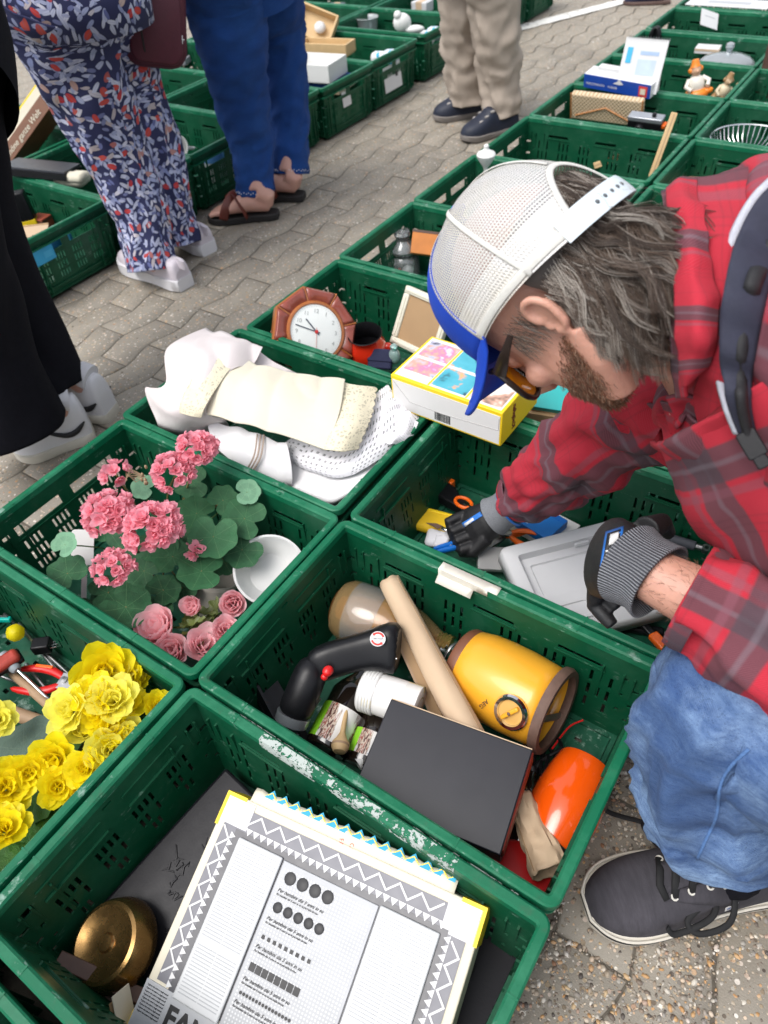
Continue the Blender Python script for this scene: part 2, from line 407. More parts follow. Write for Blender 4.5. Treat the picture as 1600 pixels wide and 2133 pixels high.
    if side == 'end':
        if kind == 'closed':
            for s in (-1, 1): bar(s * .075 - .055, s * .075 + .055, .148, .1525, .002, .0065); bar(s * .075 - .055, s * .075 + .055, .1765, .180, .002, .005)
        else: bar(-.13, .13, .141, .1435, .002, .005)
    else:
        for g in (-.175, -.02, .16): bar(g - .043, g + .043, .154, .1575, .002, .005)
    return b.mesh('long_wall' if side == 'long' else 'end_wall', CG, True, 30)
def base_mesh():
    b = MB(); hx, hy = HX - .030, HY - .030
    xs = [-hx, -.22, -.208, -.13, -.118, -.04, -.028, .028, .04, .118, .13, .208, .22, hx]; ys = [-hy, -.13, -.122, -.06, -.052, .052, .06, .122, .13, hy]
    hole = lambda i, k: i % 2 == 1 and k % 2 == 1
    for z, fl in ((.012, False), (.007, True)):
        for i in range(len(xs) - 1):
            for k in range(len(ys) - 1):
                if hole(i, k): continue
                p = [b.vert((x, y, z)) for x, y in ((xs[i], ys[k]), (xs[i + 1], ys[k]), (xs[i + 1], ys[k + 1]), (xs[i], ys[k + 1]))]; b.face(p[::-1] if fl else p)
    for x in (-hx + .02, 0, hx - .02): b.box(.006, 2 * hy - .01, .008, c=(x, 0, .004))
    for y in (-hy + .02, hy - .02): b.box(2 * hx - .01, .006, .0078, c=(0, y, .0039))
    for s in (-1, 1): b.box(2 * hx - .03, .004, .005, c=(0, s * (hy - .012), .0145)); b.box(.004, 2 * hy - .03, .005, c=(s * (hx - .012), 0, .0145))
    return b.mesh('base', CGF, True, 30)
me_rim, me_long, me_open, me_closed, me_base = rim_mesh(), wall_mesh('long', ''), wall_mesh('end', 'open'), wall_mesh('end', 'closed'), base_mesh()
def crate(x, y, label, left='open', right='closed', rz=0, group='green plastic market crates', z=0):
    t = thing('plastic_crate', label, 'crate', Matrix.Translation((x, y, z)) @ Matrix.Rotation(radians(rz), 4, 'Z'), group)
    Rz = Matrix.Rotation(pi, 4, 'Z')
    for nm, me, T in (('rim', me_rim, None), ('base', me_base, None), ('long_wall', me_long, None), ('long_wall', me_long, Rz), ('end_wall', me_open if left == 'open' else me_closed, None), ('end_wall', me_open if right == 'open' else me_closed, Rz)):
        o = bpy.data.objects.new(nm, me); COL.objects.link(o); o.parent = t
        if T: o.matrix_local = T
    return t
CY = lambda k: .8 + (k - .3) * .3978 - .079          # centre of the crate k places along the row (k=0 spans v .4 to .8)
CY = lambda k: .601 + k * .3978
c_pink = crate(-.3, CY(0), 'green crate holding the pink geranium and a white bowl')
c_tools = crate(-.302, CY(-1) - .001, 'green crate holding the yellow begonia and old hand tools')
c_linen = crate(-.312, CY(1) - .003, 'green crate heaped with cream and white table linen')
c_clock = crate(-.298, CY(2) - .004, 'green crate holding the octagonal clock and a red pot')
c_jar = crate(-.305, CY(3), 'green crate holding the clear glass lidded jar')
c_funnel = crate(-.308, CY(4), 'green crate with a white funnel sticking up at its aisle corner')
c_slats = crate(-.304, CY(5), 'green crate holding pale wooden slats behind the cap')
c_purse = crate(-.302, CY(6), 'green crate holding the woven purse and a camera')
c_books = crate(-.300, CY(7), 'green crate holding a blue box, a calendar and clown figurines')
c_dome = crate(-.302, CY(8), 'green crate holding the glass cake dome')
c_paper = crate(-.300, CY(9) + .01, 'green crate with a loose white card standing in it, at the far end')
c_last = crate(-.30, CY(10) + .02, 'green crate under a white sheet of paper at the far end of the row')
c_sten = crate(.302, CY(-1), 'green crate holding the boxed stencil set and a brass lamp part', 'closed')
c_bott = crate(.300, CY(0), 'green crate holding bottles, an orange vase and a yellow grinder', 'closed')
c_hand = crate(.304, CY(1), 'green crate of tools the man in the cap reaches into', 'closed')
c_yel = crate(.300, CY(2), 'green crate with a teal book and a white dish under the man', 'closed')
for k, lb in ((3, 'green crate mostly hidden behind the man in the cap'), (4, 'green crate hidden behind the plaid shoulder'), (5, 'green crate beyond the plaid shoulder, with white slit light'), (6, 'green crate holding a silver wire basket'), (7, 'green crate beside the figurines, near the right edge'), (8, 'green crate beside the glass dome, at the right edge')):
    crate(.302, CY(k), lb, 'closed')
crate(-.30, CY(-2) - .006, 'green crate whose rim just shows at the bottom left corner'); crate(.302, CY(-2) - .012, 'green crate below the stencil set, barely in view', 'closed')
# the row across the aisle: two crates deep, ends towards the aisle
rowl = {-1: 'green crate behind the black trousers, nearest of the row across the aisle', 0: 'green crate with blue packets and a yellow tin, across the aisle', 1: 'green crate behind the floral trouser legs, front of its row', 2: 'green crate with blue cups showing through its slits, behind the sandals', 3: 'green crate behind the blue jeans, front of its row', 4: 'green crate with a small square white sticker, across the aisle', 5: 'green crate with a large white label on its end', 6: 'green crate with a white figurine and tub, across the aisle', 7: 'green crate behind the beige trousers', 8: 'green crate right of the beige trousers, far across the aisle', 9: 'farthest green crate of the row across the aisle'}
AY = lambda k: 1.386 + k * .3932 + (.06 if k > 5 else 0)
acr = {}
for k, lb in rowl.items(): acr[k] = crate(-1.845 + (.012 if k % 3 == 1 else 0), AY(k), lb, 'closed', 'open')
for k, lb in ((0, 'green crate under the old books, back of the row across the aisle'), (1, 'green crate behind the floral trousers, back of its row'), (2, 'green crate between the floral trousers and blue jeans, back of its row'), (3, 'green crate behind the maroon bag'), (4, 'green crate behind the blue jeans, back of its row'), (5, 'green crate holding a wooden tray, back of its row'), (6, 'green crate with a clear tub, back of its row'), (7, 'green crate at the top edge left of the beige trousers'), (8, 'green crate at the top edge, farthest of the back row')):
    crate(-2.452, AY(k) + .01, lb, 'closed', 'closed')
# ------------------------------------------------------------------ shared materials
WHITE = M('white_plastic', (.74, .74, .72), .4, .05); CREAM = M('cream_card', (.68, .63, .50), .7, .08); YEL = M('yellow_card', (.86, .60, .01), .5, .06)
BLACKP = M('black_plastic', (.007, .007, .0085), .36, .3, 40, .1, 500, spec=.3); BLACKL = M('black_leather', (.009, .0085, .012), .45, .25, 18, .14, 300, spec=.3); DKGREY = M('dark_grey_print', (.055, .055, .066), .35, .12)
MIDGREY = M('mid_grey_print', (.135, .135, .158), .4, .12); LGREY = M('light_grey_plastic', (.42, .43, .45), .38, .04); INK = M('black_ink', (.012, .012, .014), .5, .1); PRINTW = M('white_print', (.66, .66, .66), .45, .03)
RED = M('red_plastic', (.60, .012, .012), .3, .12); BLUE = M('blue_card', (.01, .16, .52), .45, .08); BLUEP = M('blue_plastic', (.005, .13, .50), .3, .1); KRAFT = M('kraft_paper', (.52, .38, .25), .75, .08, 30, .15, 200); CARD = M('brown_card', (.36, .23, .12), .8, .1)
ORANGE = M('orange_plastic', (.80, .13, .008), .3, .08); ORGLAZE = M('orange_glaze', (.76, .085, .003), .16, .06, 12, coat=.7); BRASS = M('tarnished_brass', (.34, .20, .075), .27, .45, 30, .12, 120, .92); GOLD = M('polished_brass', (.55, .37, .12), .28, .25, 20, 0, 90, .8)
DKWOOD = M('dark_brown_wood', (.085, .045, .032), .55, .35, 30, .2, 200); PALEWOOD = M('pale_wood', (.58, .40, .20), .55, .14, 30, .12, 260); HANDLEW = M('old_wood_handle', (.36, .235, .14), .6, .3, 40, .25, 300); CHROME = M('chrome', (.78, .78, .79), .12, .06, 30, 0, 90, 1); STEEL = M('worn_steel', (.42, .42, .42), .35, .25, 50, .05, 300, 1)
MUST = M('mustard_enamel', (.78, .37, .025), .33, .1, 9, .03, 80, 0, .5, .3); RUST = M('rusty_metal', (.13, .075, .055), .7, .5, 50, .4, 400); TEAL = M('teal_card', (.0, .36, .36), .5, .08); NAVYC = M('navy_cloth', (.012, .015, .05), .85, .2, 60, .3, 700)
AMBER = glass('amber_plastic', (.70, .47, .21), .10, .26); CLEAR = glass('clear_glass', (.93, .95, .95), .03, .12); DKGLASS = M('dark_bottle_glass', (.012, .008, .006), .07, .3, spec=.8); TAPE = M('old_paper_tape', (.72, .69, .60), .7, .12, 60, .2, 300)
REDP = M('red_print', (.62, .05, .04), .5, .1); CYANP = M('cyan_print', (.06, .42, .66), .5, .1); SILV = M('silver_plastic', (.40, .42, .45), .3, .1, metal=.6); TERRA = M('terracotta', (.33, .085, .035), .35, .2)
CAMDIR = lambda p: (CAM_P - V(p)).normalized()
IR, IU = CR @ V((1, 0, 0)), CR @ V((0, 1, 0))                   # rightward and upward directions of the picture
def quadframe(p0, px, py):
    """frame with x towards px and y as near as possible towards py (z is the outward normal)"""
    x = (V(px) - V(p0)).normalized(); y = V(py) - V(p0); y = (y - x * y.dot(x)).normalized(); z = x.cross(y)
    m = Matrix((x, y, z)).transposed().to_4x4(); m.translation = V(p0); return m

# ------------------------------------------------------------------ crate 1: the stencil set and what lies round it
TL, TR, BLc = G(478, 1648, .170), G(1014, 1893, .185), G(292, 2075, .084)
Wb, Hb = (TR - TL).length, .315
F = quadframe(TL, TR, BLc)                                       # x right, y down the box, z would point into it
x_, y_ = F.col[0].to_3d(), F.col[1].to_3d(); n_ = -x_.cross(y_)
if n_.z < 0: n_ = -n_
Fb = Matrix((x_, -y_, n_)).transposed().to_4x4(); Fb.translation = TL        # right-handed: y goes up the box
sten = thing('stencil_set', 'flat cream and yellow cardboard box with a grey zigzag printed stencil sheet on top', 'craft set', Fb)
k_ = Wb / .37
def sb(name, mat, lst, parent=sten, **kw):
    b = MB()
    for (x0, y0, x1, y1, z0, z1) in lst: b.box((x1 - x0) * k_, (y1 - y0), z1 - z0, c=((x0 + x1) / 2 * k_, -(y0 + y1) / 2, (z0 + z1) / 2))
    return b.build(name, mat, parent, **kw)
bx = sb('box', CREAM, [(0, 0, .37, Hb, -.05, -.0006)], bevel=.002)
for (x0, x1) in ((-.0012, .030), (.340, .3712)): sb('yellow_corner', YEL, [(x0, -.0012, x1, .004, -.0505, .0002)], bx); sb('yellow_corner', YEL, [(x0, .283, x1, Hb + .001, -.0505, .0002)], bx)
for x0, x1 in ((-.0014, .003), (.367, .3714)): sb('yellow_corner', YEL, [(x0, .0, x1, .045, -.0508, .0003)], bx)
sb('cover_sheet', MIDGREY, [(.012, .012, .358, Hb - .074, -.0004, .0006)])
sb('corner_patch', PRINTW, [(.004, .004, .046, .038, -.0003, .0009)]); sb('corner_patch', PRINTW, [(.326, .004, .366, .044, -.0003, .0009)])
sb('inner_sheet', DKGREY, [(.032, .040, .336, Hb - .07, -.0002, .0010)])
def ribbon(b, pts, wd, z):
    n = len(pts)
    for a, c in zip(pts, pts[1:]):
        dx, dy = c[0] - a[0], c[1] - a[1]; L = math.hypot(dx, dy); ox, oy = -dy / L * wd / 2, dx / L * wd / 2; ex, ey = dx / L * wd * .35, dy / L * wd * .35
        i = [b.vert((p[0] * k_, -p[1], z)) for p in ((a[0] + ox - ex, a[1] + oy - ey), (a[0] - ox - ex, a[1] - oy - ey), (c[0] - ox + ex, c[1] - oy + ey), (c[0] + ox + ex, c[1] + oy + ey))]
        b.face(i); z += 1e-5
b = MB(); ribbon(b, [(.046 + i * .0145, .015 + (.014 if i % 2 == 0 else 0)) for i in range(20)], .0024, .0013); b.build('zigzag_line', PRINTW, sten, False); b = MB()
ribbon(b, [(.014 + (.013 if i % 2 else 0), .042 + i * .0135) for i in range(15)], .0024, .0013); b.build('zigzag_line', PRINTW, sten, False); b = MB(); ribbon(b, [(.343 + (.013 if i % 2 else 0), .05 + i * .0135) for i in range(15)], .0024, .0013)
b.build('zigzag_line', PRINTW, sten, False)
b = MB()
def tri(p, q, r): b.face([b.vert((a[0] * k_, -a[1], .0014)) for a in (p, q, r)])
for i in range(27): x = .046 + i * .0106; tri((x, .0335), (x + .0100, .0335), (x + .005, .0425))
for i in range(20): y = .045 + i * .0100; tri((.0275, y), (.0275, y + .0095), (.0355, y + .0047)); tri((.3405, y), (.3405, y + .0095), (.3325, y + .0047))
b.build('triangle_row', PRINTW, sten, False)
BLIS = M('blister_white', (.53, .54, .55), .4, .04, 12); RIBM = M('rib_grey', (.36, .37, .39), .4, .05)  # rib lines are a darker grey than the white panels
b = MB()                                                          # blister panels
for x0, x1, y0 in ((.042, .110, .047), (.250, .328, .047)):
    p = sb('blister', BLIS, [(x0, y0, x1, Hb - .066, .0012, .0052)], bevel=.003, seg=3)
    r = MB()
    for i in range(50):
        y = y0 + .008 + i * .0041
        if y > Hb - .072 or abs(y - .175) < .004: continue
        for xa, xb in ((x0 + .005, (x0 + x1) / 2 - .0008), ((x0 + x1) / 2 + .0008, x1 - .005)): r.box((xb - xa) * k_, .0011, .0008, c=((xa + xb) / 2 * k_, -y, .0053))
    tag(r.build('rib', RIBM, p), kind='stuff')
cen = sb('stencil_plate', M('stencil_plate_grey', (.36, .37, .39), .4, .06, 12), [(.112, .049, .248, Hb - .002, .0012, .0030)], bevel=.001)
dots = MB()
def disc(b, x, y, r, z, n=8):
    c = [b.vert((x * k_ + r * cos(2 * pi * j / n), -y + r * sin(2 * pi * j / n), z)) for j in range(n)]; b.face(c)
for i in range(30):
    for j in range(56):
        x, y = .118 + i * .0043, .058 + j * .0045
        if y > Hb - .006: continue
        disc(dots, x, y, .0014, .00325, 6)
tag(dots.build('dot', BLIS, cen, False), kind='stuff')
bk = MB(); bk.box(.072 * k_, .20, .0004, c=(.150 * k_, -.165, .00345))
shade = NT('stencil_print'); shade.P(Base_Color=(.62, .62, .63), Roughness=.5); 
for row, (y, n, r, pit) in enumerate(((.066, 4, .0082, .0182), (.103, 5, .0066, .0150))):
    for i in range(n):
        d_ = MB(); d_.lathe([(r * 1.0, 0), (r, .0006), (r * .85, .0011), (0, .0012)], 24, Matrix.Translation(((.121 + r + i * pit) * k_, -y, .0034))); d_.build('stencil_hole', INK, cen)
for i in range(8): bb = MB(); bb.box(.0078 * k_, .0095, .0006, c=((.125 + i * .0090) * k_, -.176, .0037)); bb.build('stencil_bar', INK, cen)
bb = MB()
for i in range(16): disc(bb, .123 + i * .0046, .2065, .0021, .0038, 8)
for i in range(9): bb.box(.0046, .0048, .0002, c=((.124 + i * .0082) * k_, -.1405, .0036))
bb.build('stencil_bar', INK, cen, False)
for y in (.0835, .1185, .1525, .1905, .2170):
    text_part('Per bambini dai 5 anni in su', .0062, INK, cen, Matrix.Translation((.119 * k_, -y - .002, .0040)), shear=.35)
    text_part('Per bambini dai 5 anni in su le piu belle forme', .0034, INK, cen, Matrix.Translation((.119 * k_, -y - .0065, .0040)), shear=.35)
sb('title_strip', LGREY, [(.0, Hb - .070, .110, Hb - .001, .0, .0012)])
text_part('FANTA COLOR', .034, INK, sten, Matrix.Translation((.042 * k_, -Hb + .034, .0016)), bold=.0012)
for i in range(9): text_part('il gioco dei colori e degli stencil', .0026, DKGREY, sten, Matrix.Translation((.004 * k_, -Hb + .064 - i * .0038, .0016)))
fl = MB()                                                         # torn flap on the far edge and its blue trim
fl.grid([[V((x * k_, o + .003 * (.5 + .5 * sin(x * 190)) * (o > .01), z)) for x in [.034 + i * .0095 for i in range(32)]] for o, z in ((0, -.0005), (.011, -.003), (.017, -.006))])
flap = fl.build('side_flap', CREAM, sten, solid=.0008)
fl = MB(); fl.grid([[V((x * k_, o + (.0055 * (1 if i % 2 else -1) if o > .015 else 0), z)) for i, x in enumerate([.05 + i * .0095 for i in range(30)])] for o, z in ((.012, -.0025), (.019, -.006))]); fl.build('blue_trim', CYANP, flap)
fl = MB(); ribbon(fl, [(.05 + i * .0095, -.016 - (.0045 if i % 2 else -.003)) for i in range(30)], .0012, -.0035); fl.build('yellow_trim', YEL, flap)
for x, t in ((.17, 'FANTA'), (.185, 'COLOR')): text_part(t, .0085, REDP, flap, Matrix.Translation((x * k_, .0035, -.0010)) @ Matrix.Rotation(-1.2, 4, 'Z'))
Rf = Matrix.Translation((.3716 * k_, -.205, -.008)) @ Matrix(((0, 0, 1, 0), (1, 0, 0, 0), (0, 1, 0, 0), (0, 0, 0, 1)))
text_part('FANTA', .016, REDP, bx, Rf, extrude=.0004); text_part('COLOR', .016, REDP, bx, Rf @ Matrix.Translation((0, -.017, 0)), extrude=.0004)

T = quadframe(G(470, 1598, .075), G(272, 1815, .05), G(640, 1720, .06)); 
t = thing('leather_folder', 'black embossed leather folder lying flat left of the stencil box', 'folder', T)
b = MB(); b.box(.27, .20, .03, c=(.135, .1, -.015)); b.build('cover', BLACKL, t, bevel=.005, seg=3)
b = MB(); rr_ = random.Random(5)
for i in range(26):
    a = [V((.15 + rr_.uniform(-.06, .06), .07 + rr_.uniform(-.045, .045), .0003))]
    for j in range(5): a.append(a[-1] + V((rr_.uniform(-.010, .010), rr_.uniform(-.008, .008), 0)))
    b.tube(a, [.0005, .0016, .0018, .0016, .0012, .0004], 6)
b.build('embossing', BLACKL, t)
b = MB(); b.box(.262, .19, .022, c=(.137, .103, -.015)); b.build('pages', CREAM, t)
t = thing('leather_case', 'plain black leather case under the right edge of the stencil box', 'case', frame(G(1012, 1990, .058), (.75, .1, 0)))
b = MB(); b.box(.14, .22, .042, c=(-.025, -.075, -.021)); cs = b.build('body', BLACKL, t, bevel=.006, seg=3)
b = MB(); b.tube([V((.022 * cos(a) - .03, .022 * sin(a) - .02, .0005)) for a in [pi + i * .3 for i in range(12)]], .0013, 6); b.build('strap_loop', BLACKP, t)
ax = (CAMDIR(G(240, 1970, .08)) * .80 - IR * .55 + IU * .10).normalized()
t = thing('lamp_base', 'tarnished brass bell-shaped lamp part lying on its side left of the stencil box', 'lamp part', frame(G(222, 1964, .075), IU, ax))
b = MB(); b.lathe([(0, .004), (.0105, .004), (.0115, .0015), (.013, .0), (.030, .0005), (.040, .005), (.046, .0075), (.051, .0055), (.056, -.004), (.060, -.020), (.0605, -.030), (.058, -.034), (.045, -.033), (.028, -.030)], 48); b.build('dish', BRASS, t)
b = MB(); b.lathe([(.030, -.026), (.038, -.029), (.0385, -.036), (.032, -.037), (.030, -.050), (.022, -.060), (.020, -.085), (.026, -.094), (.032, -.105), (.030, -.125)], 40); b.build('neck', GOLD, t)
A, B = G(128, 2012, .055), G(330, 2082, .06); t = thing('wood_plank', 'short dark brown plank leaning below the brass lamp part', 'plank', frame((A + B) / 2, B - A, CAMDIR(A) + IU * .3))
b = MB(); b.box((B - A).length, .020, .012); b.build('board', DKWOOD, t, bevel=.0015); b = MB(); b.box((B - A).length * .9, .016, .002, c=(0, 0, -.007)); b.build('felt_strip', BLACKL, t)
t = thing('brass_cap', 'small brass cap lying below the dark plank', 'cap', frame(G(172, 2043, .03), IR, CAMDIR(G(172, 2043, .03)) + IU * 1.2 + IR * .3))
b = MB(); b.lathe([(.004, 0), (.013, .001), (.016, .006), (.014, .009), (.006, .011), (0, .012)], 20); b.build('body', GOLD, t); b = MB(); b.lathe([(.018, -.004), (.018, -.001), (.012, 0)], 20); b.build('washer', DKWOOD, t)
A, B = G(150, 2062, .06), G(285, 2190, .06); t = thing('weaving_shuttle', 'boat-shaped brown wooden shuttle with a metal edge at the bottom edge', 'shuttle', frame(A, B - A, CAMDIR(A)))
L_ = (B - A).length; b = MB(); sec = []
for i in range(17):
    s = i / 16; wdt = .034 * (sin(pi * min(1, .03 + s * .97)) ** .6) + .001
    sec.append([V((s * L_, -wdt, 0)), V((s * L_, -wdt * .6, -.014)), V((s * L_, wdt * .6, -.014)), V((s * L_, wdt, 0)), V((s * L_, wdt * .85, .002)), V((s * L_, -wdt * .85, .002))])
b.grid(sec, True); b.build('hull', DKWOOD, t, sub=1)
b = MB(); b.tube([s_[0] + V((0, 0, .001)) for s_ in sec], .0024, 6); b.tube([s_[3] + V((0, 0, .001)) for s_ in sec], .0024, 6); b.build('metal_edge', STEEL, t)
A = G(262, 2120, .06); t = thing('card_strip', 'folded strip of pale cardboard standing left of the stencil box', 'cardboard', frame(A, IU, IR * .8 + CAMDIR(A) * .5))
b = MB(); b.box(.07, .03, .0018); b.build('front_leaf', CREAM, t); b = MB(); b.box(.06, .03, .0018, c=(-.004, 0, -.007)); b.build('back_leaf', CARD, t)

# ------------------------------------------------------------------ crate 2: bottles, tubes, the grinder, the vase
def axisT(A, B, xhint=None): return frame(A, xhint or CAMDIR(A), V(B) - V(A)), (V(B) - V(A)).length
T, L = axisT(G(705, 1262, .085), G(925, 1345, .085))
t = thing('plastic_bottle', 'big clear amber plastic bottle lying in the far corner behind the cardboard tube', 'bottle', T)
b = MB(); b.lathe([(.0, .004), (.030, 0), (.050, .008), (.057, .022), (.0575, L * .45), (.052, L * .62), (.040, L * .78), (.030, L * .88), (.022, L * .95), (.020, L)], 40, cap0=False, cap1=False); b.build('body', AMBER, t, solid=.0012)
b = MB(); b.lathe([(.0579, L * .16), (.0583, L * .165), (.0583, L * .44), (.0578, L * .445)], 40, cap0=False, cap1=False); b.build('clear_band', CLEAR, t)
b = MB(); b.lathe([(.0, -.004), (.026, -.004), (.038, .0), (.030, .003)], 24); b.build('base_cup', M('amber_base', (.22, .10, .03), .4), t)
b = MB(); b.lathe([(.021 + (.002 if i % 2 else 0), L * .93 + i * .004) for i in range(8)], 24); b.build('ribbed_neck', GOLD, t)
T, L = axisT(G(905, 1335, .075), G(975, 1385, .085))
t = thing('chrome_beaker', 'shiny chrome cylinder wedged between the cardboard tube and yellow grinder', 'beaker', T)
b = MB(); b.lathe([(0, 0), (.024, 0), (.0255, .003), (.0255, L), (.0265, L + .002), (.0265, L + .012), (.022, L + .014)], 36); b.build('body', CHROME, t); b = MB(); b.lathe([(.0262, L * .55), (.0266, L * .56), (.0266, L * .6), (.0262, L * .61)], 36, cap0=False, cap1=False); b.build('band', STEEL, t)
def papertube(name, label, A, B, r0, r1, seed=0, crumple=0):
    T, L = axisT(A, B); t = thing(name, label, 'tube', T); rows = []; N_ = 32
    for i in range(25):
        s = i / 24; row = []
        for j in range(N_):
            a = 2 * pi * j / N_; w_ = noise.noise(V((cos(a) * 2, sin(a) * 2, s * 6 + seed))) * .06 + (abs(noise.noise(V((cos(a) * 1.6 + 9, sin(a) * 1.6, s * 4 + seed)))) - .25) * crumple
            r = lerp(r0, r1, s) * (1 + w_); e = (noise.noise(V((cos(a) * 2.2, sin(a) * 2.2, seed + 5))) * .008 if i == 24 else 0)
            row.append(V((r * cos(a), r * sin(a), s * L + e)))
        rows.append(row)
    b = MB(); b.grid(rows, True); b.build('paper_wall', KRAFT, t, solid=.0014)
    b = MB(); b.tube([V((r0 * 1.004 * cos(.9), r0 * 1.004 * sin(.9), .004)), V((r1 * 1.02 * cos(.9), r1 * 1.02 * sin(.9), L - .004))], .0006, 4); b.build('seam', CARD, t); return t
papertube('cardboard_tube', 'long rolled tan paper tube lying across the bottle crate', G(985, 1545, .135), G(812, 1212, .165), .0235, .0195)
A, B = G(915, 1500, .10), G(850, 1360, .12); t = thing('wood_stick', 'thin flat brown stick under the long paper tube', 'stick', frame((A + B) / 2, B - A, CAMDIR(A)))
b = MB(); b.box((B - A).length + .06, .016, .006); b.build('slat', CARD, t, bevel=.001); b = MB(); b.box((B - A).length + .06, .004, .0075, c=(0, .0085, 0)); b.build('rim', HANDLEW, t)
# cordless screwdriver
t = thing('cordless_screwdriver', 'black cordless screwdriver with a red switch and a round sticker', 'screwdriver', (0, 0, 0))
h = [G(836, 1352, .165), G(812, 1348, .165), G(775, 1352, .163), G(715, 1366, .16), G(668, 1382, .155), G(648, 1396, .15)]
b = MB(); b.tube(h, [(.030, .042), (.031, .044), (.0245, .030), (.0245, .029), (.0255, .031), (.019, .023)], 20, up=IU, prof=[(abs(cos(a)) ** .6 * (1 if cos(a) > 0 else -1), abs(sin(a)) ** .6 * (1 if sin(a) > 0 else -1)) for a in [2 * pi * j / 24 for j in range(24)]]); b.build('handle', BLACKP, t, sub=1)
nz_ = [G(660, 1372, .155), G(648, 1400, .15), G(632, 1440, .13), G(618, 1475, .11), G(612, 1490, .10)]
b = MB(); b.tube(nz_, [.022, .029, .029, .030, .027], 20, up=IR); b.build('gear_housing', BLACKP, t, sub=1)
b = MB(); b.tube([G(613, 1487, .102), G(606, 1506, .092), G(603, 1514, .088)], [.029, .028, .020], 24); b.build('chuck', SILV, t)
b = MB(); b.ball(G(683, 1398, .178), (.0085, .010, .008), 12, 8); b.ball(G(676, 1410, .170), (.006, .006, .006), 10, 6); b.build('switch', RED, t)
c = G(787, 1331, .2065); z_ = (CAMDIR(c) + IU * .35).normalized(); T = frame(c, IR, z_)
b = MB(); b.lathe([(.0125, 0), (.0125, .0007), (0, .0008)], 28); st = b.build('sticker', PRINTW, t, T=None); st.matrix_local = T
b = MB()
for a0 in (.3, 3.4): b.tube([V((.0095 * cos(a0 + i * .22), .0095 * sin(a0 + i * .22), .0009)) for i in range(11)], [(.0016, .0002)] * 9 + [(.0026, .0002), (.0003, .0002)], 6, up=(0, 0, 1))
o = b.build('arrow_ring', REDP, st)
text_part('RECYCLE', .0036, MIDGREY, st, Matrix.Translation((-.0068, -.001, .0010)))
b = MB(); b.ball(G(826, 1372, .192), .0016, 8, 6); b.build('screw', CHROME, t)
b = MB(); b.tube([G(668, 1455, .135), G(620, 1530, .06)], .0016, 6); tw = thing('knitting_needle', 'thin pale metal rod beside the black screwdriver nose', 'rod', (0, 0, 0)); b.build('shaft', STEEL, tw); b = MB(); b.ball(G(620, 1530, .06), .003, 8, 6); b.build('tip', STEEL, tw)
# bottles and jars
def labelmat(name, kind):
    q = NT(name); uv = q.coord('UV'); s = q.n('SeparateXYZ', i0=uv); v = s.outputs[1]; u = s.outputs[0]
    if kind == 'green':
        n = q.noise(9, uv, 5); blot = q.n('MapRange', i0=n, i1=.50, i2=.54); pic = q.ramp(q.noise(60, uv, 3), [(.3, (.10, .03, .02)), (.45, (.55, .45, .36)), (.55, (.30, .08, .06)), (.65, (.75, .70, .62))], 'CONSTANT')
        c = q.mix(blot.outputs[0], (.80, .79, .77), pic); edge = q.math('LESS_THAN', q.math('FRACT', q.math('ADD', u, .42)), .30); c = q.mix(edge, c, (.25, .62, .02))
    else:
        br = q.n('TexBrick', Scale=1.0); q.set(br.inputs['Vector'], q.vm('MULTIPLY', uv, (30, 330, 1))); br.inputs['Color1'].default_value = (.30, .29, .28, 1); br.inputs['Color2'].default_value = (.58, .56, .50, 1); br.inputs['Mortar'].default_value = (.8, .79, .76, 1); br.inputs['Mortar Size'].default_value = .09
        fu = q.math('FRACT', q.math('MULTIPLY', u, 3.0)); inb = q.math('MULTIPLY', q.math('COMPARE', fu, .5, .30), q.math('COMPARE', v, .062, .018)); yb = q.math('MULTIPLY', q.math('COMPARE', fu, .30, .10), inb)
        c = q.mix(inb, (.80, .79, .77), br.outputs[0]); c = q.mix(q.math('MULTIPLY', yb, .6), c, (.72, .55, .10))
        fr = q.math('MULTIPLY', q.math('COMPARE', v, .088, .0012), 1); c = q.mix(fr, c, (.45, .36, .12))
    q.P(Base_Color=c, Roughness=.5); return q.m
LBG, LBW = labelmat('green_fruit_label', 'green'), labelmat('white_castle_label', 'white')
def bottle(name, label, A, B, r, l0, l1, lm, group=None):
    T, L = axisT(A, B); t = thing(name, label, 'bottle', T, group)
    b = MB(); b.lathe([(0, .006), (r * .7, .002), (r * .95, 0), (r, .006), (r, L * .62), (r * .8, L * .72), (r * .42, L * .84), (r * .38, L), (r * .34, L)], 32); b.build('glass_body', DKGLASS, t)
    b = MB(); b.lathe([(r * 1.012, L * l0), (r * 1.018, L * l0 + .001), (r * 1.018, L * l1 - .001), (r * 1.012, L * l1)], 40, cap0=False, cap1=False); b.build('label', lm, t)
    b = MB(); b.lathe([(r * .43, L * .93), (r * .45, L * .935), (r * .45, L), (r * .2, L + .001)], 20); b.build('cap', BLACKP, t)
bottle('dark_bottle', 'dark glass bottle with a torn bright green fruit label', G(676, 1562, .045), G(765, 1385, .07), .036, .06, .44, LBG)
bottle('dark_bottle', 'dark glass bottle half hidden by the black slipcase, its fruit label green', G(752, 1598, .04), G(815, 1440, .07), .030, .12, .42, LBG)
T, L = axisT(G(757, 1434, .115), G(872, 1474, .115))
t = thing('white_jar', 'white plastic jar with a ribbed lid and a printed castle label', 'jar', T)
b = MB(); b.lathe([(0, .0), (.034, 0), (.036, .002), (.036, .028)] + [], 40); b.lathe([(.034, .028), (.0345, L), (.030, L + .002), (0, L + .002)], 48); b.build('body', LBW, t)
b = MB()
for i in range(5): b.lathe([(.0362, .003 + i * .005), (.0372, .0042 + i * .005), (.0372, .006 + i * .005), (.0362, .0072 + i * .005)], 36, cap0=False, cap1=False)
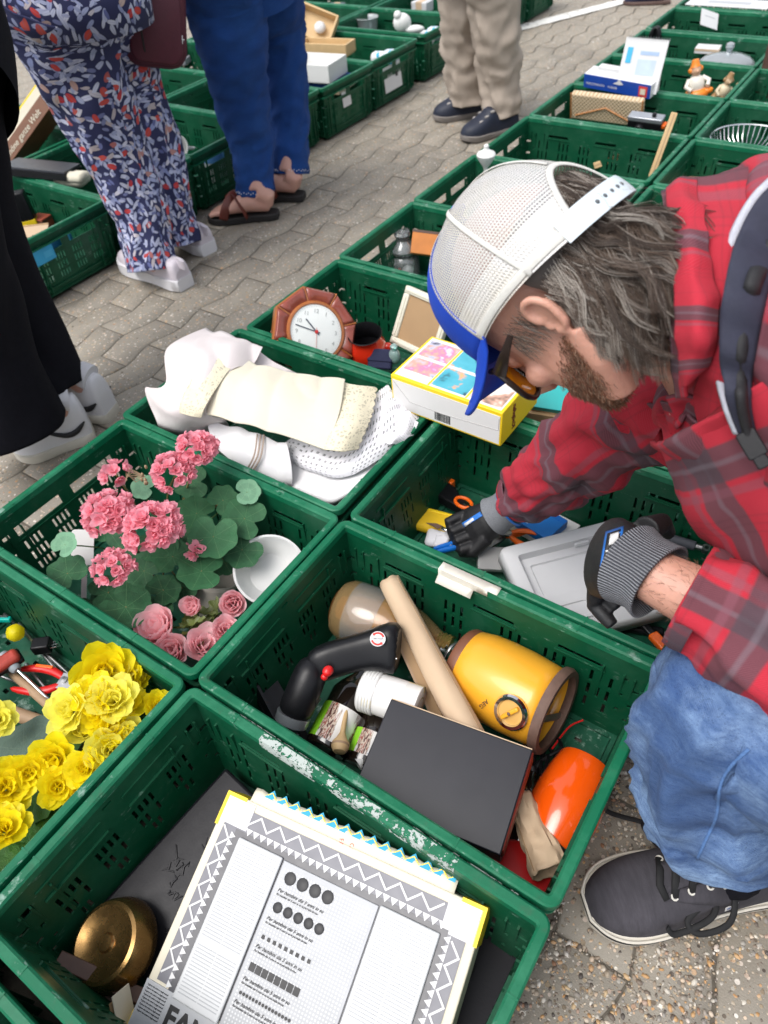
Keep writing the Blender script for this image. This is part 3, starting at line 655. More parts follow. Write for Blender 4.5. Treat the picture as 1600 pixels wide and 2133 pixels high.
b.lathe([(0, -.001), (.033, -.001), (.036, .0015)], 36, cap0=False, cap1=False); b.build('ribbed_lid', WHITE, t)
A, B = G(722, 1478, .085), G(708, 1560, .085); t = thing('honey_dipper', 'small turned pale wooden pestle lying on the dark bottle', 'pestle', axisT(B, A)[0]); L = (A - B).length
b = MB(); b.lathe([(0, -.006), (.010, -.005), (.0145, .002), (.0145, .010), (.009, .018), (.0045, .028), (.0040, L * .7), (.0035, L), (0, L + .001)], 24); b.build('stem', PALEWOOD, t); b = MB(); b.lathe([(.0146, .004), (.0150, .005), (.0150, .007), (.0146, .008)], 24, cap0=False, cap1=False); b.build('groove', HANDLEW, t)
T, L = axisT(G(745, 1592, .06), G(790, 1560, .06)); t = thing('pipe_fitting', 'short white and steel pipe fitting by the near crate wall', 'fitting', T)
b = MB(); b.lathe([(.006, 0), (.011, 0), (.011, .012), (.008, .013), (.008, .022)], 18); b.build('white_end', WHITE, t); b = MB(); b.lathe([(.010, .02), (.013, .02), (.013, L), (.006, L)], 18); b.build('steel_sleeve', CHROME, t)
# black slipcase with a red book
A, B, Dn = G(815, 1455, .168), G(1110, 1562, .172), G(762, 1600, .150)
F = quadframe(A, B, Dn); Wd = (B - A).length
t = thing('slipcase', 'black leather slipcase holding a red book, tilted in the bottle crate', 'slipcase', F); hh = .150
# quadframe z points into the pile for this corner order, so pieces go to +z
b = MB(); b.box(Wd, hh, .004, c=(Wd / 2, hh / 2, .002)); b.box(Wd, hh, .004, c=(Wd / 2, hh / 2, .050)); b.box(Wd, .004, .046, c=(Wd / 2, hh - .002, .0265)); b.box(.004, hh, .046, c=(.002, hh / 2, .0265)); b.build('case', M('satin_black_leather', (.013, .013, .0185), .34, .3, 9, .05, 400), t, bevel=.0018)
b = MB(); b.box(Wd - .002, .0015, .003, c=(Wd / 2, -.0006, .0022)); b.build('worn_edge', KRAFT, t)
b = MB(); b.box(Wd - .008, hh - .008, .042, c=(Wd / 2 + .006, hh / 2 - .003, .0265)); b.build('book', M('red_book_cloth', (.22, .02, .012), .5), t, bevel=.002)
# mustard grinder / heater drum
A, B = G(972, 1386, .100), G(1148, 1478, .115); T, L = axisT(A, B, CAMDIR(A))
t = thing('enamel_drum', 'round mustard yellow enamel appliance with rusty rims and a chrome dial', 'appliance', T)
b = MB(); R_ = .071; b.lathe([(R_ * .80, 0), (R_ * .90, .006), (R_ * .97, .03), (R_, L * .4), (R_ * 1.0, L * .62), (R_ * .96, L * .86), (R_ * .93, L)], 64, cap0=True, cap1=False); b.build('drum', MUST, t, solid=.003)
b = MB(); b.lathe([(R_ * .70, -.010), (R_ * .85, -.011), (R_ * .90, -.006), (R_ * .90, .006), (R_ * .86, .008)], 64); b.build('far_rim', M('brown_rim', (.16, .06, .03), .5, .3), t)
b = MB(); b.lathe([(R_ * .93, L - .004), (R_ * 1.02, L - .003), (R_ * 1.04, L + .006), (R_ * 1.0, L + .012), (R_ * .86, L + .012), (R_ * .85, L + .002), (R_ * .90, L - .003)], 64, cap0=False, cap1=False); b.build('open_rim', RUST, t)
b = MB(); b.lathe([(R_ * .88, L * .55), (0, L * .55)], 48, cap0=False); b.build('inner_plate', RUST, t)
b = MB(); b.tube([V((-.07, .0, L + .004)), V((-.02, .02, L - .01)), V((.07, .01, L + .004))], [(.007, .003)] * 3, 8); b.build('steel_strap', STEEL, t)
ti = T.inverted()
c = V(ti @ G(1046, 1497, .170)); rad = V((c.x, c.y, 0)).normalized(); c = rad * (R_ * .985) + V((0, 0, c.z))
K = frame(c, (0, 0, 1), rad)
b = MB(); b.lathe([(.0275, -.002), (.0285, .003), (.026, .007), (.021, .007), (.020, .003), (.0205, -.004)], 48, K, cap0=False, cap1=False); b.build('chrome_ring', CHROME, t)
b = MB(); b.lathe([(.0198, -.002), (.0198, .0025), (0, .003)], 32, K); dl = b.build('dial', M('dial_yellow', (.62, .36, .10), .4), t)
b = MB(); b.box(.034, .007, .009, K @ Matrix.Rotation(.9, 4, 'Z'), (0, 0, .005)); b.build('dial_grip', MUST, t, bevel=.002); b = MB(); b.ball((0, 0, .010), (.003, .003, .0015), 10, 6, K); b.build('screw', RUST, t)
text_part('AEG', .010, DKWOOD, t, frame(V(ti @ G(992, 1470, .170)).normalized() * .001 + rad * (R_ * 1.003) + V((0, 0, c.z - .044)), -(rad.cross(V((0, 0, 1)))), rad) @ Matrix.Rotation(-.5, 4, 'Z'))
T, L = axisT(G(1222, 1590, .072), G(1143, 1752, .060)); t = thing('orange_vase', 'glossy orange ceramic vase lying on its side by the crate end', 'vase', T)
b = MB(); b.lathe([(0, .002), (.036, .001), (.0405, 0), (.0425, .003), (.048, .03), (.0525, .065), (.0525, .085), (.048, .112), (.039, .138), (.032, L - .022), (.0305, L - .016)], 64, cap1=False); b.build('body', ORGLAZE, t)
b = MB(); b.lathe([(.0312, L - .018), (.0325, L - .014), (.0325, L - .002), (.030, L), (.024, L), (.024, L - .02)], 40, cap0=False, cap1=False); b.build('white_neck', M('bare_stoneware', (.6, .56, .5), .6), t)
papertube('paper_tube', 'crumpled tan paper tube with a torn open end in the near corner', G(1082, 1660, .085), G(1148, 1815, .085), .020, .027, 3, .35)
A = G(1030, 1775, .030); t = thing('red_book', 'thin red book lying flat under the crumpled paper tube', 'book', frame(A, (1, .1, 0)))
b = MB(); b.box(.16, .10, .004, c=(.01, .02, .008)); b.box(.16, .10, .004, c=(.01, .02, -.008)); b.build('cover', RED, t); b = MB(); b.box(.154, .096, .012, c=(.01, .02, 0)); b.build('pages', CREAM, t)
bottle('dark_bottle', 'plain dark bottle lying between the slipcase and orange vase', G(1080, 1760, .04), G(1110, 1600, .05), .024, .3, .32, DKGLASS)
b = MB(); rr_ = random.Random(8)
t = thing('power_cable', 'tangled dark electric cord behind the orange vase', 'cord', (0, 0, 0))
pts = [G(1110 + rr_.uniform(-25, 60), 1590 + rr_.uniform(-60, 70), .03 + .03 * rr_.random()) for i in range(14)]
b.tube([V(p) for p in spline(pts, 110)], .0032, 7); b.build('cable', BLACKP, t); b = MB(); b.tube([V(p) for p in spline([G(1150, 1560, .05), G(1185, 1515, .04), G(1215, 1500, .045)], 14)], .0016, 6); b.build('red_wire', RED, t)
t = thing('black_tray', 'black plastic tray edge standing at the left end of the bottle crate', 'tray', frame(G(590, 1500, .05), G(560, 1470, .05) - G(620, 1560, .05), (.3, .2, .9)))
b = MB(); b.box(.14, .05, .006); b.build('floor', BLACKP, t); b = MB(); b.box(.14, .005, .03, c=(0, .022, .012)); b.build('side', BLACKP, t)
# crate sticker and glue residue
Ri = c_bott.matrix_world.inverted()
b = MB(); y0, y1 = HY - .0155, HY + .0006; xs = [-.087 + i * .0085 for i in range(14)]
b.grid([[V((x, y, z)) for x in xs] for y, z in ((y0 - .013, .196), (y0 - .0015, .206), (y0 - .0012, .2208), (y1, .2208))]); b.f = [f for i, f in enumerate(b.f) if i not in (8, 9, 10, 11, 12, 24, 25)]; b.uv = b.uv[:len(b.f)]; b.mi = b.mi[:len(b.f)]
b.build('paper_label', TAPE, c_bott, solid=.0004)
q = NT('glue_residue'); nz = q.noise(140, None, 5, .7); q.P(Base_Color=(.42, .47, .44), Roughness=.8, Alpha=q.math('GREATER_THAN', q.math('MULTIPLY', nz, q.noise(25, None, 4)), .27)); GLUE = q.m
b = MB(); b.grid([[V((x, y, z)) for x in (-.15, .0, .17)] for y, z in ((HY - .0165, .1980), (HY - .0172, .2085), (HY - .0150, .2202), (HY - .003, .2204))]); b.build('glue_residue', GLUE, c_sten)
b = MB(); b.grid([[V((x, HY + .0008, z)) for x in (-.2, .25)] for z in (.207, .219)]); b.build('glue_residue', GLUE, c_sten)
# ------------------------------------------------------------------ crate 3: what the man is sorting through
A, B, Dn = G(1042, 1142, .085), G(1292, 1078, .095), G(1180, 1330, .07)
F = quadframe(A, B, Dn); Wt, Ht = (B - A).length, .215
nz = F.col[2].to_3d()
if nz.z < 0: F = Matrix((F.col[0].to_3d(), -F.col[1].to_3d(), -nz)).transposed().to_4x4(); F.translation = A
t = thing('plastic_tray', 'light grey moulded plastic insert tray with a square recess, lying under the gloved left hand', 'tray', F)
TRAYM = M('grey_tray', (.55, .555, .57), .4, .04)
def rr(x0, y0, x1, y1, r, n=5):
    o = []
    for cx, cy, a0 in ((x1 - r, y0 + r, -90), (x1 - r, y1 - r, 0), (x0 + r, y1 - r, 90), (x0 + r, y0 + r, 180)):
        for k in range(n + 1): a = radians(a0 + 90 * k / n); o.append((cx + r * cos(a), cy + r * sin(a)))
    return o
def ringrows(lst): return [[V((x, y, z)) for x, y in rr(*q_)] for q_, z in lst]
b = MB(); W_, H_ = Wt, Ht
rows = ringrows([((-.006, -H_ - .006, W_ + .006, .006, .016), -.030), ((-.002, -H_ - .002, W_ + .002, .002, .014), -.004), ((.002, -H_ + .002, W_ - .002, -.002, .012), 0),
    ((.026, -H_ * .62, W_ - .03, -.026, .006), 0), ((.029, -H_ * .615, W_ - .033, -.029, .006), -.016), ((.045, -H_ * .56, W_ - .05, -.045, .005), -.017), ((.047, -H_ * .555, W_ - .052, -.047, .005), -.021)])
g = b.grid(rows, True); b.face(g[-1]); b.build('shell', TRAYM, t, ang=50, solid=.001)
b = MB(); rows = ringrows([((.05, -H_ * .90, .12, -H_ * .70, .005), .0006), ((.052, -H_ * .895, .118, -H_ * .705, .005), .004), ((.060, -H_ * .87, .110, -H_ * .73, .004), .0035), ((.062, -H_ * .865, .108, -H_ * .735, .004), -.004)])
g = b.grid(rows, True); b.face(g[-1]); b.build('small_recess', TRAYM, t, ang=50)
b = MB(); b.box(.030, .006, .010, c=(W_ * .62, -.034, -.004)); b.build('moulded_step', TRAYM, t, bevel=.002); b = MB(); b.box(.006, .05, .010, c=(W_ - .038, -.055, -.004)); b.build('moulded_step', TRAYM, t, bevel=.002)
def slab(name, label, cat, px, py, z, sx, sy, sz, ang, mat, part='body', tilt=(0, 0), group=None, bevel=.001, extra=None):
    T = Matrix.Translation(G(px, py, z)) @ Euler((radians(tilt[0]), radians(tilt[1]), radians(ang))).to_matrix().to_4x4()
    t = thing(name, label, cat, T, group); b = MB(); b.box(sx, sy, sz); b.build(part, mat, t, bevel=bevel); return t
t = slab('card_packet', 'white cardboard packet under the blue box in the tool crate', 'packet', 1130, 1096, .024, .13, .085, .02, -8, PRINTW); b = MB(); b.box(.06, .02, .0006, c=(.02, -.03, .0103)); b.build('red_print', REDP, t); b = MB(); b.box(.02, .0851, .0202, c=(-.05, 0, 0)); b.build('end_band', CREAM, t)
t = slab('blue_box', 'flat bright blue box with white lettering in the tool crate', 'box', 1118, 1085, .045, .105, .07, .022, -12, BLUE)
text_part('L', .03, PRINTW, t, Matrix.Translation((-.005, -.012, .0114)), bold=.001); text_part('KONTAKT', .009, PRINTW, t, Matrix.Translation((-.045, -.027, .0114)), bold=.0004); b = MB(); b.box(.1052, .012, .0005, c=(0, .027, .0112)); b.build('band', BLUEP, t)
t = slab('yellow_pouch', 'yellow cloth pouch lying left of the gloved hand', 'pouch', 905, 1088, .03, .085, .06, .025, 10, M('yellow_cloth', (.75, .48, .01), .7, .2), bevel=.009); b = MB(); b.box(.07, .006, .003, c=(0, .02, .0125)); b.build('flap_seam', YEL, t, bevel=.001)
t = thing('staple_gun', 'black staple gun with orange loop handle at the far left of the tool crate', 'staple gun', frame(G(960, 1048, .035), G(1010, 1075, .04) - G(925, 1030, .035), (0, 0, 1)))
b = MB(); b.poly([(-.065, -.022), (.07, -.022), (.078, -.012), (.07, .0), (.0, .004), (-.03, .022), (-.06, .026), (-.07, .01)], .026, Matrix.Translation((0, 0, -.013))); b.build('body', BLACKP, t, bevel=.004)
b = MB(); b.tube([V((.02 * cos(a) + .012, .013 * sin(a) - .006, .014)) for a in [i * 2 * pi / 20 for i in range(21)]], .004, 8); b.build('loop_grip', ORANGE, t); b = MB(); b.box(.014, .014, .03, c=(-.052, .030, 0)); b.build('front_tab', ORANGE, t, bevel=.002)
b = MB(); b.box(.03, .004, .004, c=(.03, -.008, .016)); b.build('rail', CHROME, t)
def pliers(label, p, d, mat, steel=STEEL, open_=.16, L=.075, group=None, h=(.0065, .005)):
    t = thing('pliers', label, 'pliers', frame(p, d, (0, 0, 1)), group)
    for s in (-1, 1):
        b = MB(); b.tube([V((-.002, s * .004, 0)), V((-L * .3, s * L * (.10 + open_), 0)), V((-L * .7, s * L * (.16 + open_ * 1.6), 0)), V((-L * 1.25, s * L * (.12 + open_ * 1.7), 0))], [(h[0] * .8, h[1] * .8), h, (h[0] * 1.1, h[1]), (h[0] * .7, h[1] * .8)], 12); b.build('handle', mat, t, sub=1)
        b = MB(); b.poly([(-.006, -.007), (.012, -.008), (L * .55, -.002 + s * 0), (L * .58, .0), (.012, .003), (-.006, .007)] if s < 0 else [(-.006, .007), (L * .58, .0005), (L * .55, .003), (.012, .009), (-.006, .0075)][::-1], .006, Matrix.Translation((0, 0, -.003 + s * .001))); b.build('jaw', steel, t, bevel=.001)
    b = MB(); b.lathe([(.0055, 0), (.0055, .0048), (0, .005)], 14); b.build('pivot', steel, t); return t
pliers('orange-handled pliers lying below the gloved right hand', G(1045, 1118, .035), G(1010, 1150, .035) - G(1085, 1085, .035), ORANGE)
pliers('small cutters with orange handles beside the blue box', G(1060, 1112, .05), G(1030, 1102, .05) - G(1110, 1122, .05), ORANGE, L=.05)
t = thing('pocket_knife', 'dull steel craft blade lying on the yellow pouch', 'knife', frame(G(915, 1098, .055), G(945, 1110, .055) - G(890, 1090, .055), (0, 0, 1))); b = MB(); b.box(.03, .008, .006, c=(.02, 0, 0)); b.build('grip', CHROME, t, bevel=.002); b = MB(); b.poly([(-.03, -.002), (0, -.006), (.006, .005), (-.01, .006)], .0015); b.build('blade', RUST, t)
t = thing('spring_clamp', 'bright blue plastic clamp held in the gloved right fingers', 'clamp', frame(G(940, 1138, .075), G(965, 1130, .075) - G(900, 1150, .07), (0, 0, 1)))
for s in (-1, 1): b = MB(); b.tube([V((-.04, s * .004, 0)), V((-.01, s * .006, 0)), V((.01, s * .005, 0)), V((.035, s * .009, 0))], [(.004, .006), (.006, .007), (.006, .007), (.005, .006)], 10); b.build('arm', BLUEP, t, sub=1)
b = MB(); b.tube([V((.0, -.008, 0)), V((.0, .008, 0))], .0045, 10); b.build('spring', STEEL, t)
t = slab('white_rag', 'small white rag under the blue clamp', 'rag', 912, 1120, .03, .05, .05, .02, 20, M('white_cloth', (.7, .7, .74), .9, .05), 'cloth', bevel=.009); b = MB(); b.box(.03, .03, .012, c=(.012, -.02, .012)); b.build('fold', M('white_cloth_fold', (.66, .66, .70), .9, .05), t, bevel=.005)
t = slab('blister_pack', 'crumpled clear plastic packet between the pliers and grey tray', 'packet', 1030, 1165, .05, .07, .05, .012, 35, glass('blister', (.6, .6, .6), .1, .5), 'film', (15, 10)); b = MB(); b.box(.05, .03, .003, c=(0, 0, .0)); b.build('insert_card', BLACKP, t)
t = slab('orange_scraper', 'bright orange plastic tool in the near right corner of the tool crate', 'tool', 1378, 1342, .04, .05, .02, .014, -30, ORANGE, 'grip', bevel=.004); b = MB(); b.box(.05, .014, .01, c=(-.045, 0, 0)); b.build('neck', BLACKP, t, bevel=.003)
t = thing('cable_plug', 'grey cable with a metal ring connector behind the left glove', 'connector', frame(G(1440, 1135, .10), G(1470, 1145, .10) - G(1400, 1125, .1), (0, 0, 1)))
b = MB(); b.tube([V((-.05, 0, 0)), V((.008, 0, 0))], [.010, .0095], 12); b.build('grip', M('grey_rubber', (.07, .075, .09), .6), t, bevel=.002); b = MB(); b.tube([V((.008, 0, 0)), V((.02, 0, 0))], .006, 10); b.lathe([(.004, -.005), (.009, -.005), (.009, .005), (.004, .005), (.004, -.005)], 16, Matrix.Translation((.027, 0, 0)), False, False); b.build('ring_terminal', STEEL, t)
for (px, py, ang, lb) in ((1330, 1310, 20, 'small dark steel tool under the near edge of the grey tray'), (1290, 1325, -40, 'black tool handle by the near wall of the tool crate')):
    t = slab('hand_tool', lb, 'tool', px, py, .025, .09, .018, .014, ang, BLACKP, 'grip', bevel=.004); b = MB(); b.tube([V((.045, 0, 0)), V((.085, 0, 0))], .003, 8); b.build('shaft', STEEL, t)
# ------------------------------------------------------------------ yellow craft box resting across the rims
A = G(821, 846, .2215); A = V((-.094, 1.110, .2210)); T = Matrix.Translation(A) @ Matrix.Rotation(radians(-1), 4, 'Z')
t = thing('craft_box', 'yellow and white cardboard craft kit box resting on the crate rims under the cap', 'box', T); w_, d_, h_ = .256, .158, .083
b = MB(); b.box(w_, d_, h_, c=(w_ / 2, d_ / 2, h_ / 2)); bd = b.build('carton', YEL, t, bevel=.002)
b = MB(); b.box(w_ - .008, .0012, h_ - .014, c=(w_ / 2, -.0003, h_ / 2 - .002)); fp = b.build('white_front', M('white_board', (.70, .69, .68), .5, .03), t)
b = MB()
for a, c in (((.006, h_ - .012), (.045, .030)), ((.045, .030), (.125, .030)), ((.125, .030), (.25, .040)), ((.25, .04), (w_ - .006, h_ - .015))): b.tube([V((a[0], -.001, a[1])), V((c[0], -.001, c[1]))], .0007, 5)
b.build('fold_crease', M('crease', (.42, .41, .40), .7), fp)
b = MB(); r3 = random.Random(2)
x = .105
for i in range(15): wd = r3.choice((.0008, .0014, .002)); b.box(wd, .0006, .021, c=(x + wd / 2, -.0011, .020)); x += wd + r3.choice((.0008, .0012))
tag(b.build('barcode', INK, fp, False), kind='stuff')
b = MB(); b.box(w_ - .012, d_ - .012, .0008, c=(w_ / 2, d_ / 2, h_ + .0002)); tp = b.build('printed_top', PRINTW, t)
def photo(name, cols, sc, seed):
    q = NT(name); n = q.n('TexVoronoi', {'feature': 'SMOOTH_F1'}, Scale=sc, Smoothness=.5); q.set(n.inputs['Vector'], q.vm('ADD', q.coord(), (seed, seed, 0))); q.P(Base_Color=q.ramp(q.noise(sc * .8, q.vm('ADD', q.coord(), (seed, 0, seed)), 3, .6), cols), Roughness=.3); return q.m
SK = (.62, .36, .27)
PH = [photo('print_hands', [(.3, (.03, .03, .05)), (.42, (.5, .5, .62)), (.5, SK), (.58, (.55, .2, .4)), (.66, (.72, .72, .76))], 26, 1), photo('print_teal', [(.3, (.02, .02, .03)), (.40, (.06, .36, .46)), (.56, (.09, .42, .52)), (.60, SK), (.68, (.8, .5, .02))], 22, 4), photo('print_cards', [(.35, (.72, .68, .58)), (.45, (.78, .74, .66)), (.53, SK), (.62, (.25, .16, .12)), (.7, (.8, .77, .7))], 24, 8)]
k = 0
for x0, x1, y0, y1 in ((.012, .082, .030, .075), (.090, .168, .012, .075), (.176, .246, .012, .070), (.012, .082, .085, .142), (.090, .168, .085, .142), (.176, .246, .080, .142)):
    b = MB(); b.box(x1 - x0, y1 - y0, .0006, c=((x0 + x1) / 2, (y0 + y1) / 2, h_ + .0008)); b.build('printed_photo', PH[k % 3], tp); k += 1
for x in (.086, .172): b = MB(); b.box(.004, d_ - .013, .0008, c=(x, d_ / 2, h_ + .0007)); b.build('yellow_line', YEL, tp)
text_part('Knüpfen', .018, M('dark_red_print', (.18, .02, .01), .5), bd, Matrix.Translation((w_ + .0006, .045, .012)) @ Matrix(((0, 0, 1, 0), (0, 1, 0, 0), (1, 0, 0, 0), (0, 0, 0, 1))) @ Matrix.Scale(-1, 4, (0, 0, 1)), extrude=.0003, bold=.0005)
# crate 4 behind it
t = slab('teal_book', 'teal paperback standing behind the craft box by the red sleeve', 'book', 1165, 826, .17, .11, .075, .016, 15, TEAL, 'cover', (25, 0)); b = MB(); b.box(.106, .072, .012, c=(.003, 0, 0)); b.build('pages', CREAM, t); b = MB(); b.ball((.03, .02, .0078), (.012, .007, .0015), 10, 6); b.build('white_motif', PRINTW, t)
t = slab('brown_box', 'worn brown cardboard box under the teal book', 'box', 1150, 862, .12, .12, .08, .05, 15, CARD, 'box'); b = MB(); b.box(.10, .06, .003, c=(0, 0, .026)); b.build('lid_print', photo('map_print', [(.35, (.55, .42, .24)), (.5, (.35, .1, .05)), (.62, (.6, .5, .3))], 30, 2), t)
t = slab('white_dish', 'white rectangular dish with a brown-stained well beside the red sleeve', 'dish', 1400, 925, .165, .17, .11, .02, -10, WHITE, 'dish', bevel=.006); b = MB(); b.box(.11, .07, .002, c=(.01, 0, .0101)); b.build('stained_well', M('brown_stain', (.25, .17, .10), .6, .5, 60), t)
t = thing('orange_brush', 'orange-handled tool with a white tip lying on the white dish', 'tool', frame(G(1388, 908, .195), G(1410, 912, .195) - G(1360, 905, .195), (0, 0, 1))); b = MB(); b.tube([V((-.01, 0, 0)), V((.06, 0, 0))], [.009, .011], 14); b.build('handle', ORANGE, t, bevel=.002); b = MB(); b.tube([V((-.025, 0, 0)), V((-.01, 0, 0))], .008, 12); b.build('tip', PRINTW, t)
b = MB(); b.tube([V((-.025, 0, 0)), V((-.05, .01, 0)), V((-.08, -.01, -.01))], .0025, 6); b.build('wire', STEEL, t)

# ------------------------------------------------------------------ the geranium crate
def leafmat(name, c1, c2, vein, rough=.55):
    q = NT(name); uv = q.coord('UV'); s = q.n('SeparateXYZ', i0=q.vm('SUBTRACT', uv, (.5, .5, 0))); r = q.n('VectorMath', {'operation': 'LENGTH'}, i0=q.vm('SUBTRACT', uv, (.5, .5, 0))).outputs['Value']
    a = q.math('ARCTAN2', s.outputs[1], s.outputs[0]); st = q.math('ABSOLUTE', q.math('SINE', q.math('MULTIPLY', a, 3.5))); vn = q.math('LESS_THAN', q.math('MULTIPLY', st, q.math('ADD', r, .02)), .018)
    zone = q.math('MULTIPLY', q.math('COMPARE', r, .26, .10), .55); oi = q.n('ObjectInfo').outputs['Random']
    c = q.mix(q.noise(14, uv, 4), c1, c2); c = q.mix(q.math('MULTIPLY', zone, q.noise(6, uv)), c, tuple(x * .45 for x in c1)); c = q.mix(q.math('MULTIPLY', vn, .5), c, vein)
    c = q.mix(q.math('MULTIPLY', oi, .30), c, tuple(min(1, x * 1.6) for x in c2)); q.P(Base_Color=c, Roughness=rough, Specular_IOR_Level=.22); q.bump(q.math('ADD', q.noise(40, uv, 3), q.math('MULTIPLY', vn, -.6)), .5, .002); return q.m
GERL = leafmat('geranium_leaf', (.013, .066, .028), (.036, .122, .050), (.12, .22, .10)); GERP = leafmat('pale_leaf', (.11, .24, .14), (.16, .32, .20), (.25, .4, .25)); BEGL = leafmat('begonia_leaf', (.025, .085, .018), (.055, .15, .025), (.10, .2, .05), .4); BEGD = leafmat('dull_leaf', (.05, .085, .065), (.085, .125, .10), (.12, .16, .12))
STEM = M('flower_stem', (.20, .15, .05), .6, .3); STEMG = M('green_stem', (.10, .18, .05), .6, .2)
PINK = petalmat('pink_petal', (.97, .42, .50), .10); PALEP = petalmat('pale_pink_petal', (.95, .62, .65), .06); YELP = petalmat('yellow_petal', (.93, .80, .012), .07); YELW = petalmat('light_yellow_petal', (.94, .88, .14), .06)
def leaf_mesh(name, mat, lobes=7, depth=.10, notch=.5, cup=.25, seed=0, rip=.02, saw=0):
    b = MB(); rows = []; N_ = 64; K_ = 8
    for i in range(K_ + 1):
        row = []
        for j in range(N_):
            a = 2 * pi * j / N_; edge = 1 + depth * (abs(cos(a * lobes / 2)) - .5) + .03 * noise.noise(V((cos(a) * 3, sin(a) * 3, seed))) + saw * ((j % 3) - 1)
            nk = math.exp(-((min(a, 2 * pi - a)) / .28) ** 2) * notch; edge *= (1 - nk)
            r = max(.001, i / K_) * edge; z = cup * (r ** 2) * .35 + rip * sin(a * lobes) * r ** 2 + .05 * noise.noise(V((r * cos(a) * 2 + seed, r * sin(a) * 2, 3))) * r
            row.append(V((r * cos(a), r * sin(a), z)))
        rows.append(row)
    b.grid(rows, True); b.uv = []
    for f in b.f: b.uv.append([(b.v[q][0] * .5 + .5, b.v[q][1] * .5 + .5) for q in f])
    return b.mesh(name, mat, True, 180)
gl = [leaf_mesh('leaf', GERL, 7, .12, .55, .3, s) for s in (1, 2, 3)] + [leaf_mesh('leaf', GERP, 6, .12, .55, .4, 5)]
def put(me, name, parent, p, s, nrm, xh, sc=(1, 1, 1)):
    o = bpy.data.objects.new(name, me); COL.objects.link(o); o.parent = parent
    o.matrix_local = frame(p, xh, nrm) @ Matrix.Diagonal((s * sc[0], s * sc[1], s * sc[2], 1)); return o
def petal(b, T, L, W, curl, n=5, m=5, ruf=0, seed=0):
    rows = []
    for i in range(n + 1):
        t = i / n; wd = W * (sin(pi * (t * .80 + .10)) ** .8); row = []
        for j in range(m + 1):
            s = j / m * 2 - 1; z = L * curl * t * t + wd * .35 * s * s + ruf * L * noise.noise(V((t * 3 + seed, s * 2, seed))) * t
            row.append(T @ V((L * t, wd * s, z)))
        rows.append(row)
    b.grid(rows)
def floret(b, T, L, rr_, petals=5, rings=1):
    for k in range(rings):
        for i in range(petals):
            a = 2 * pi * i / petals + rr_.uniform(-.3, .3) + k * .6
            petal(b, T @ Matrix.Rotation(a, 4, 'Z') @ Matrix.Rotation(-radians(rr_.uniform(12, 40) + k * 26), 4, 'Y'), L * (1 - .22 * k) * rr_.uniform(.85, 1.1), L * .42, .18, 4, 4, .25, rr_.random() * 30)
rg = random.Random(11)
def umbel(parent, p, R, n=26, mat=PINK, spread=.9, L=None, up=(0, 0, 1), name='flower_head'):
    b = MB(); L = L or R * .42
    for i in range(n):
        zz = 1 - (i + .5) / n * spread * 1.35; ph = i * 2.39996; q_ = sqrt(max(0, 1 - zz * zz)); d = V((q_ * cos(ph), q_ * sin(ph), zz))
        d = (d + V((rg.uniform(-.2, .2),) * 3)).normalized(); floret(b, frame(d * R * rg.uniform(.68, .95), (rg.uniform(-1, 1), rg.uniform(-1, 1), .3), d), L, rg, 5, 2)
    o = b.build(name, mat, parent, ang=180); o.matrix_local = frame(p, (1, 0, 0), up) @ Matrix.Diagonal((1, 1, .8, 1)); return o
ger = thing('geranium_plant', 'artificial geranium with bright pink flower heads and round grey-green leaves', 'plant', G(330, 1200, .02)); O = ger.matrix_world.translation.copy()
heads = [(410, 937, .30, .036, 30), (360, 985, .285, .036, 26), (240, 985, .26, .020, 6), (226, 1072, .275, .041, 30), (318, 1098, .275, .045, 34), (238, 1185, .245, .032, 20), (407, 1146, .19, .008, 3)]
for px, py, z, R, n in heads:
    p = G(px, py, z) - O; umbel(ger, p, R, n, PINK, .95, R * .48 if n > 10 else .02)
    b = MB(); base = G(lerp(px, 345, .6), lerp(py, 1170, .6), .06) - O; b.tube([V(q_) for q_ in spline([p + V((0, 0, -R * .3)), lerp(p, base, .5) + V((rg.uniform(-.01, .01), 0, .012)), base], 10)], [.0020] * 10, 7); b.build('flower_stem', STEM, ger)
b = MB()                                                          # spray of buds beside the small head
for i in range(7):
    a = G(300 + rg.uniform(-6, 10), 990 + rg.uniform(-20, 20), .272) - O; b.tube([G(302, 992, .26) - O, lerp(G(302, 992, .262) - O, G(250, 985, .262) - O, .5) + V((0, 0, .006 * i - .02)), G(262, 985 + i * 3, .262) - O], .0009, 5); b.ball(a, (.003, .003, .005), 7, 5)
tag(b.build('bud_spray', M('bud', (.35, .25, .15), .6), ger), kind='stuff')
leaves = [(410, 1070, 46, .19, 1, .1), (445, 1118, 52, .20, 0, 0), (510, 1080, 48, .19, 2, .3), (505, 1145, 44, .16, 0, .2), (420, 1190, 50, .17, 1, -.1), (515, 1025, 29, .22, 3, .4), (135, 1135, 28, .23, 3, -.2), (140, 1195, 44, .18, 0, -.3), (262, 1265, 52, .17, 2, 0), (330, 1130, 46, .17, 0, .1), (250, 1140, 40, .17, 1, -.2), (360, 1160, 44, .16, 2, 0), (300, 1190, 44, .15, 0, .1), (215, 1105, 38, .16, 2, -.4), (400, 1005, 42, .18, 0, .3), (300, 1015, 30, .19, 3, -.1), (465, 1042, 34, .20, 1, .5), (340, 1230, 36, .14, 1, .2), (225, 1235, 44, .12, 1, -.2), (195, 1260, 36, .10, 2, -.2), (465, 1165, 40, .13, 2, .1), (330, 1265, 30, .13, 0, .4), (290, 1150, 40, .14, 1, 0), (385, 1110, 44, .15, 0, .1), (350, 1085, 40, .13, 2, .3), (480, 1110, 38, .14, 1, .1), (380, 1225, 34, .11, 2, 0), (160, 1165, 30, .12, 1, 0), (405, 1150, 30, .12, 2, 0)]
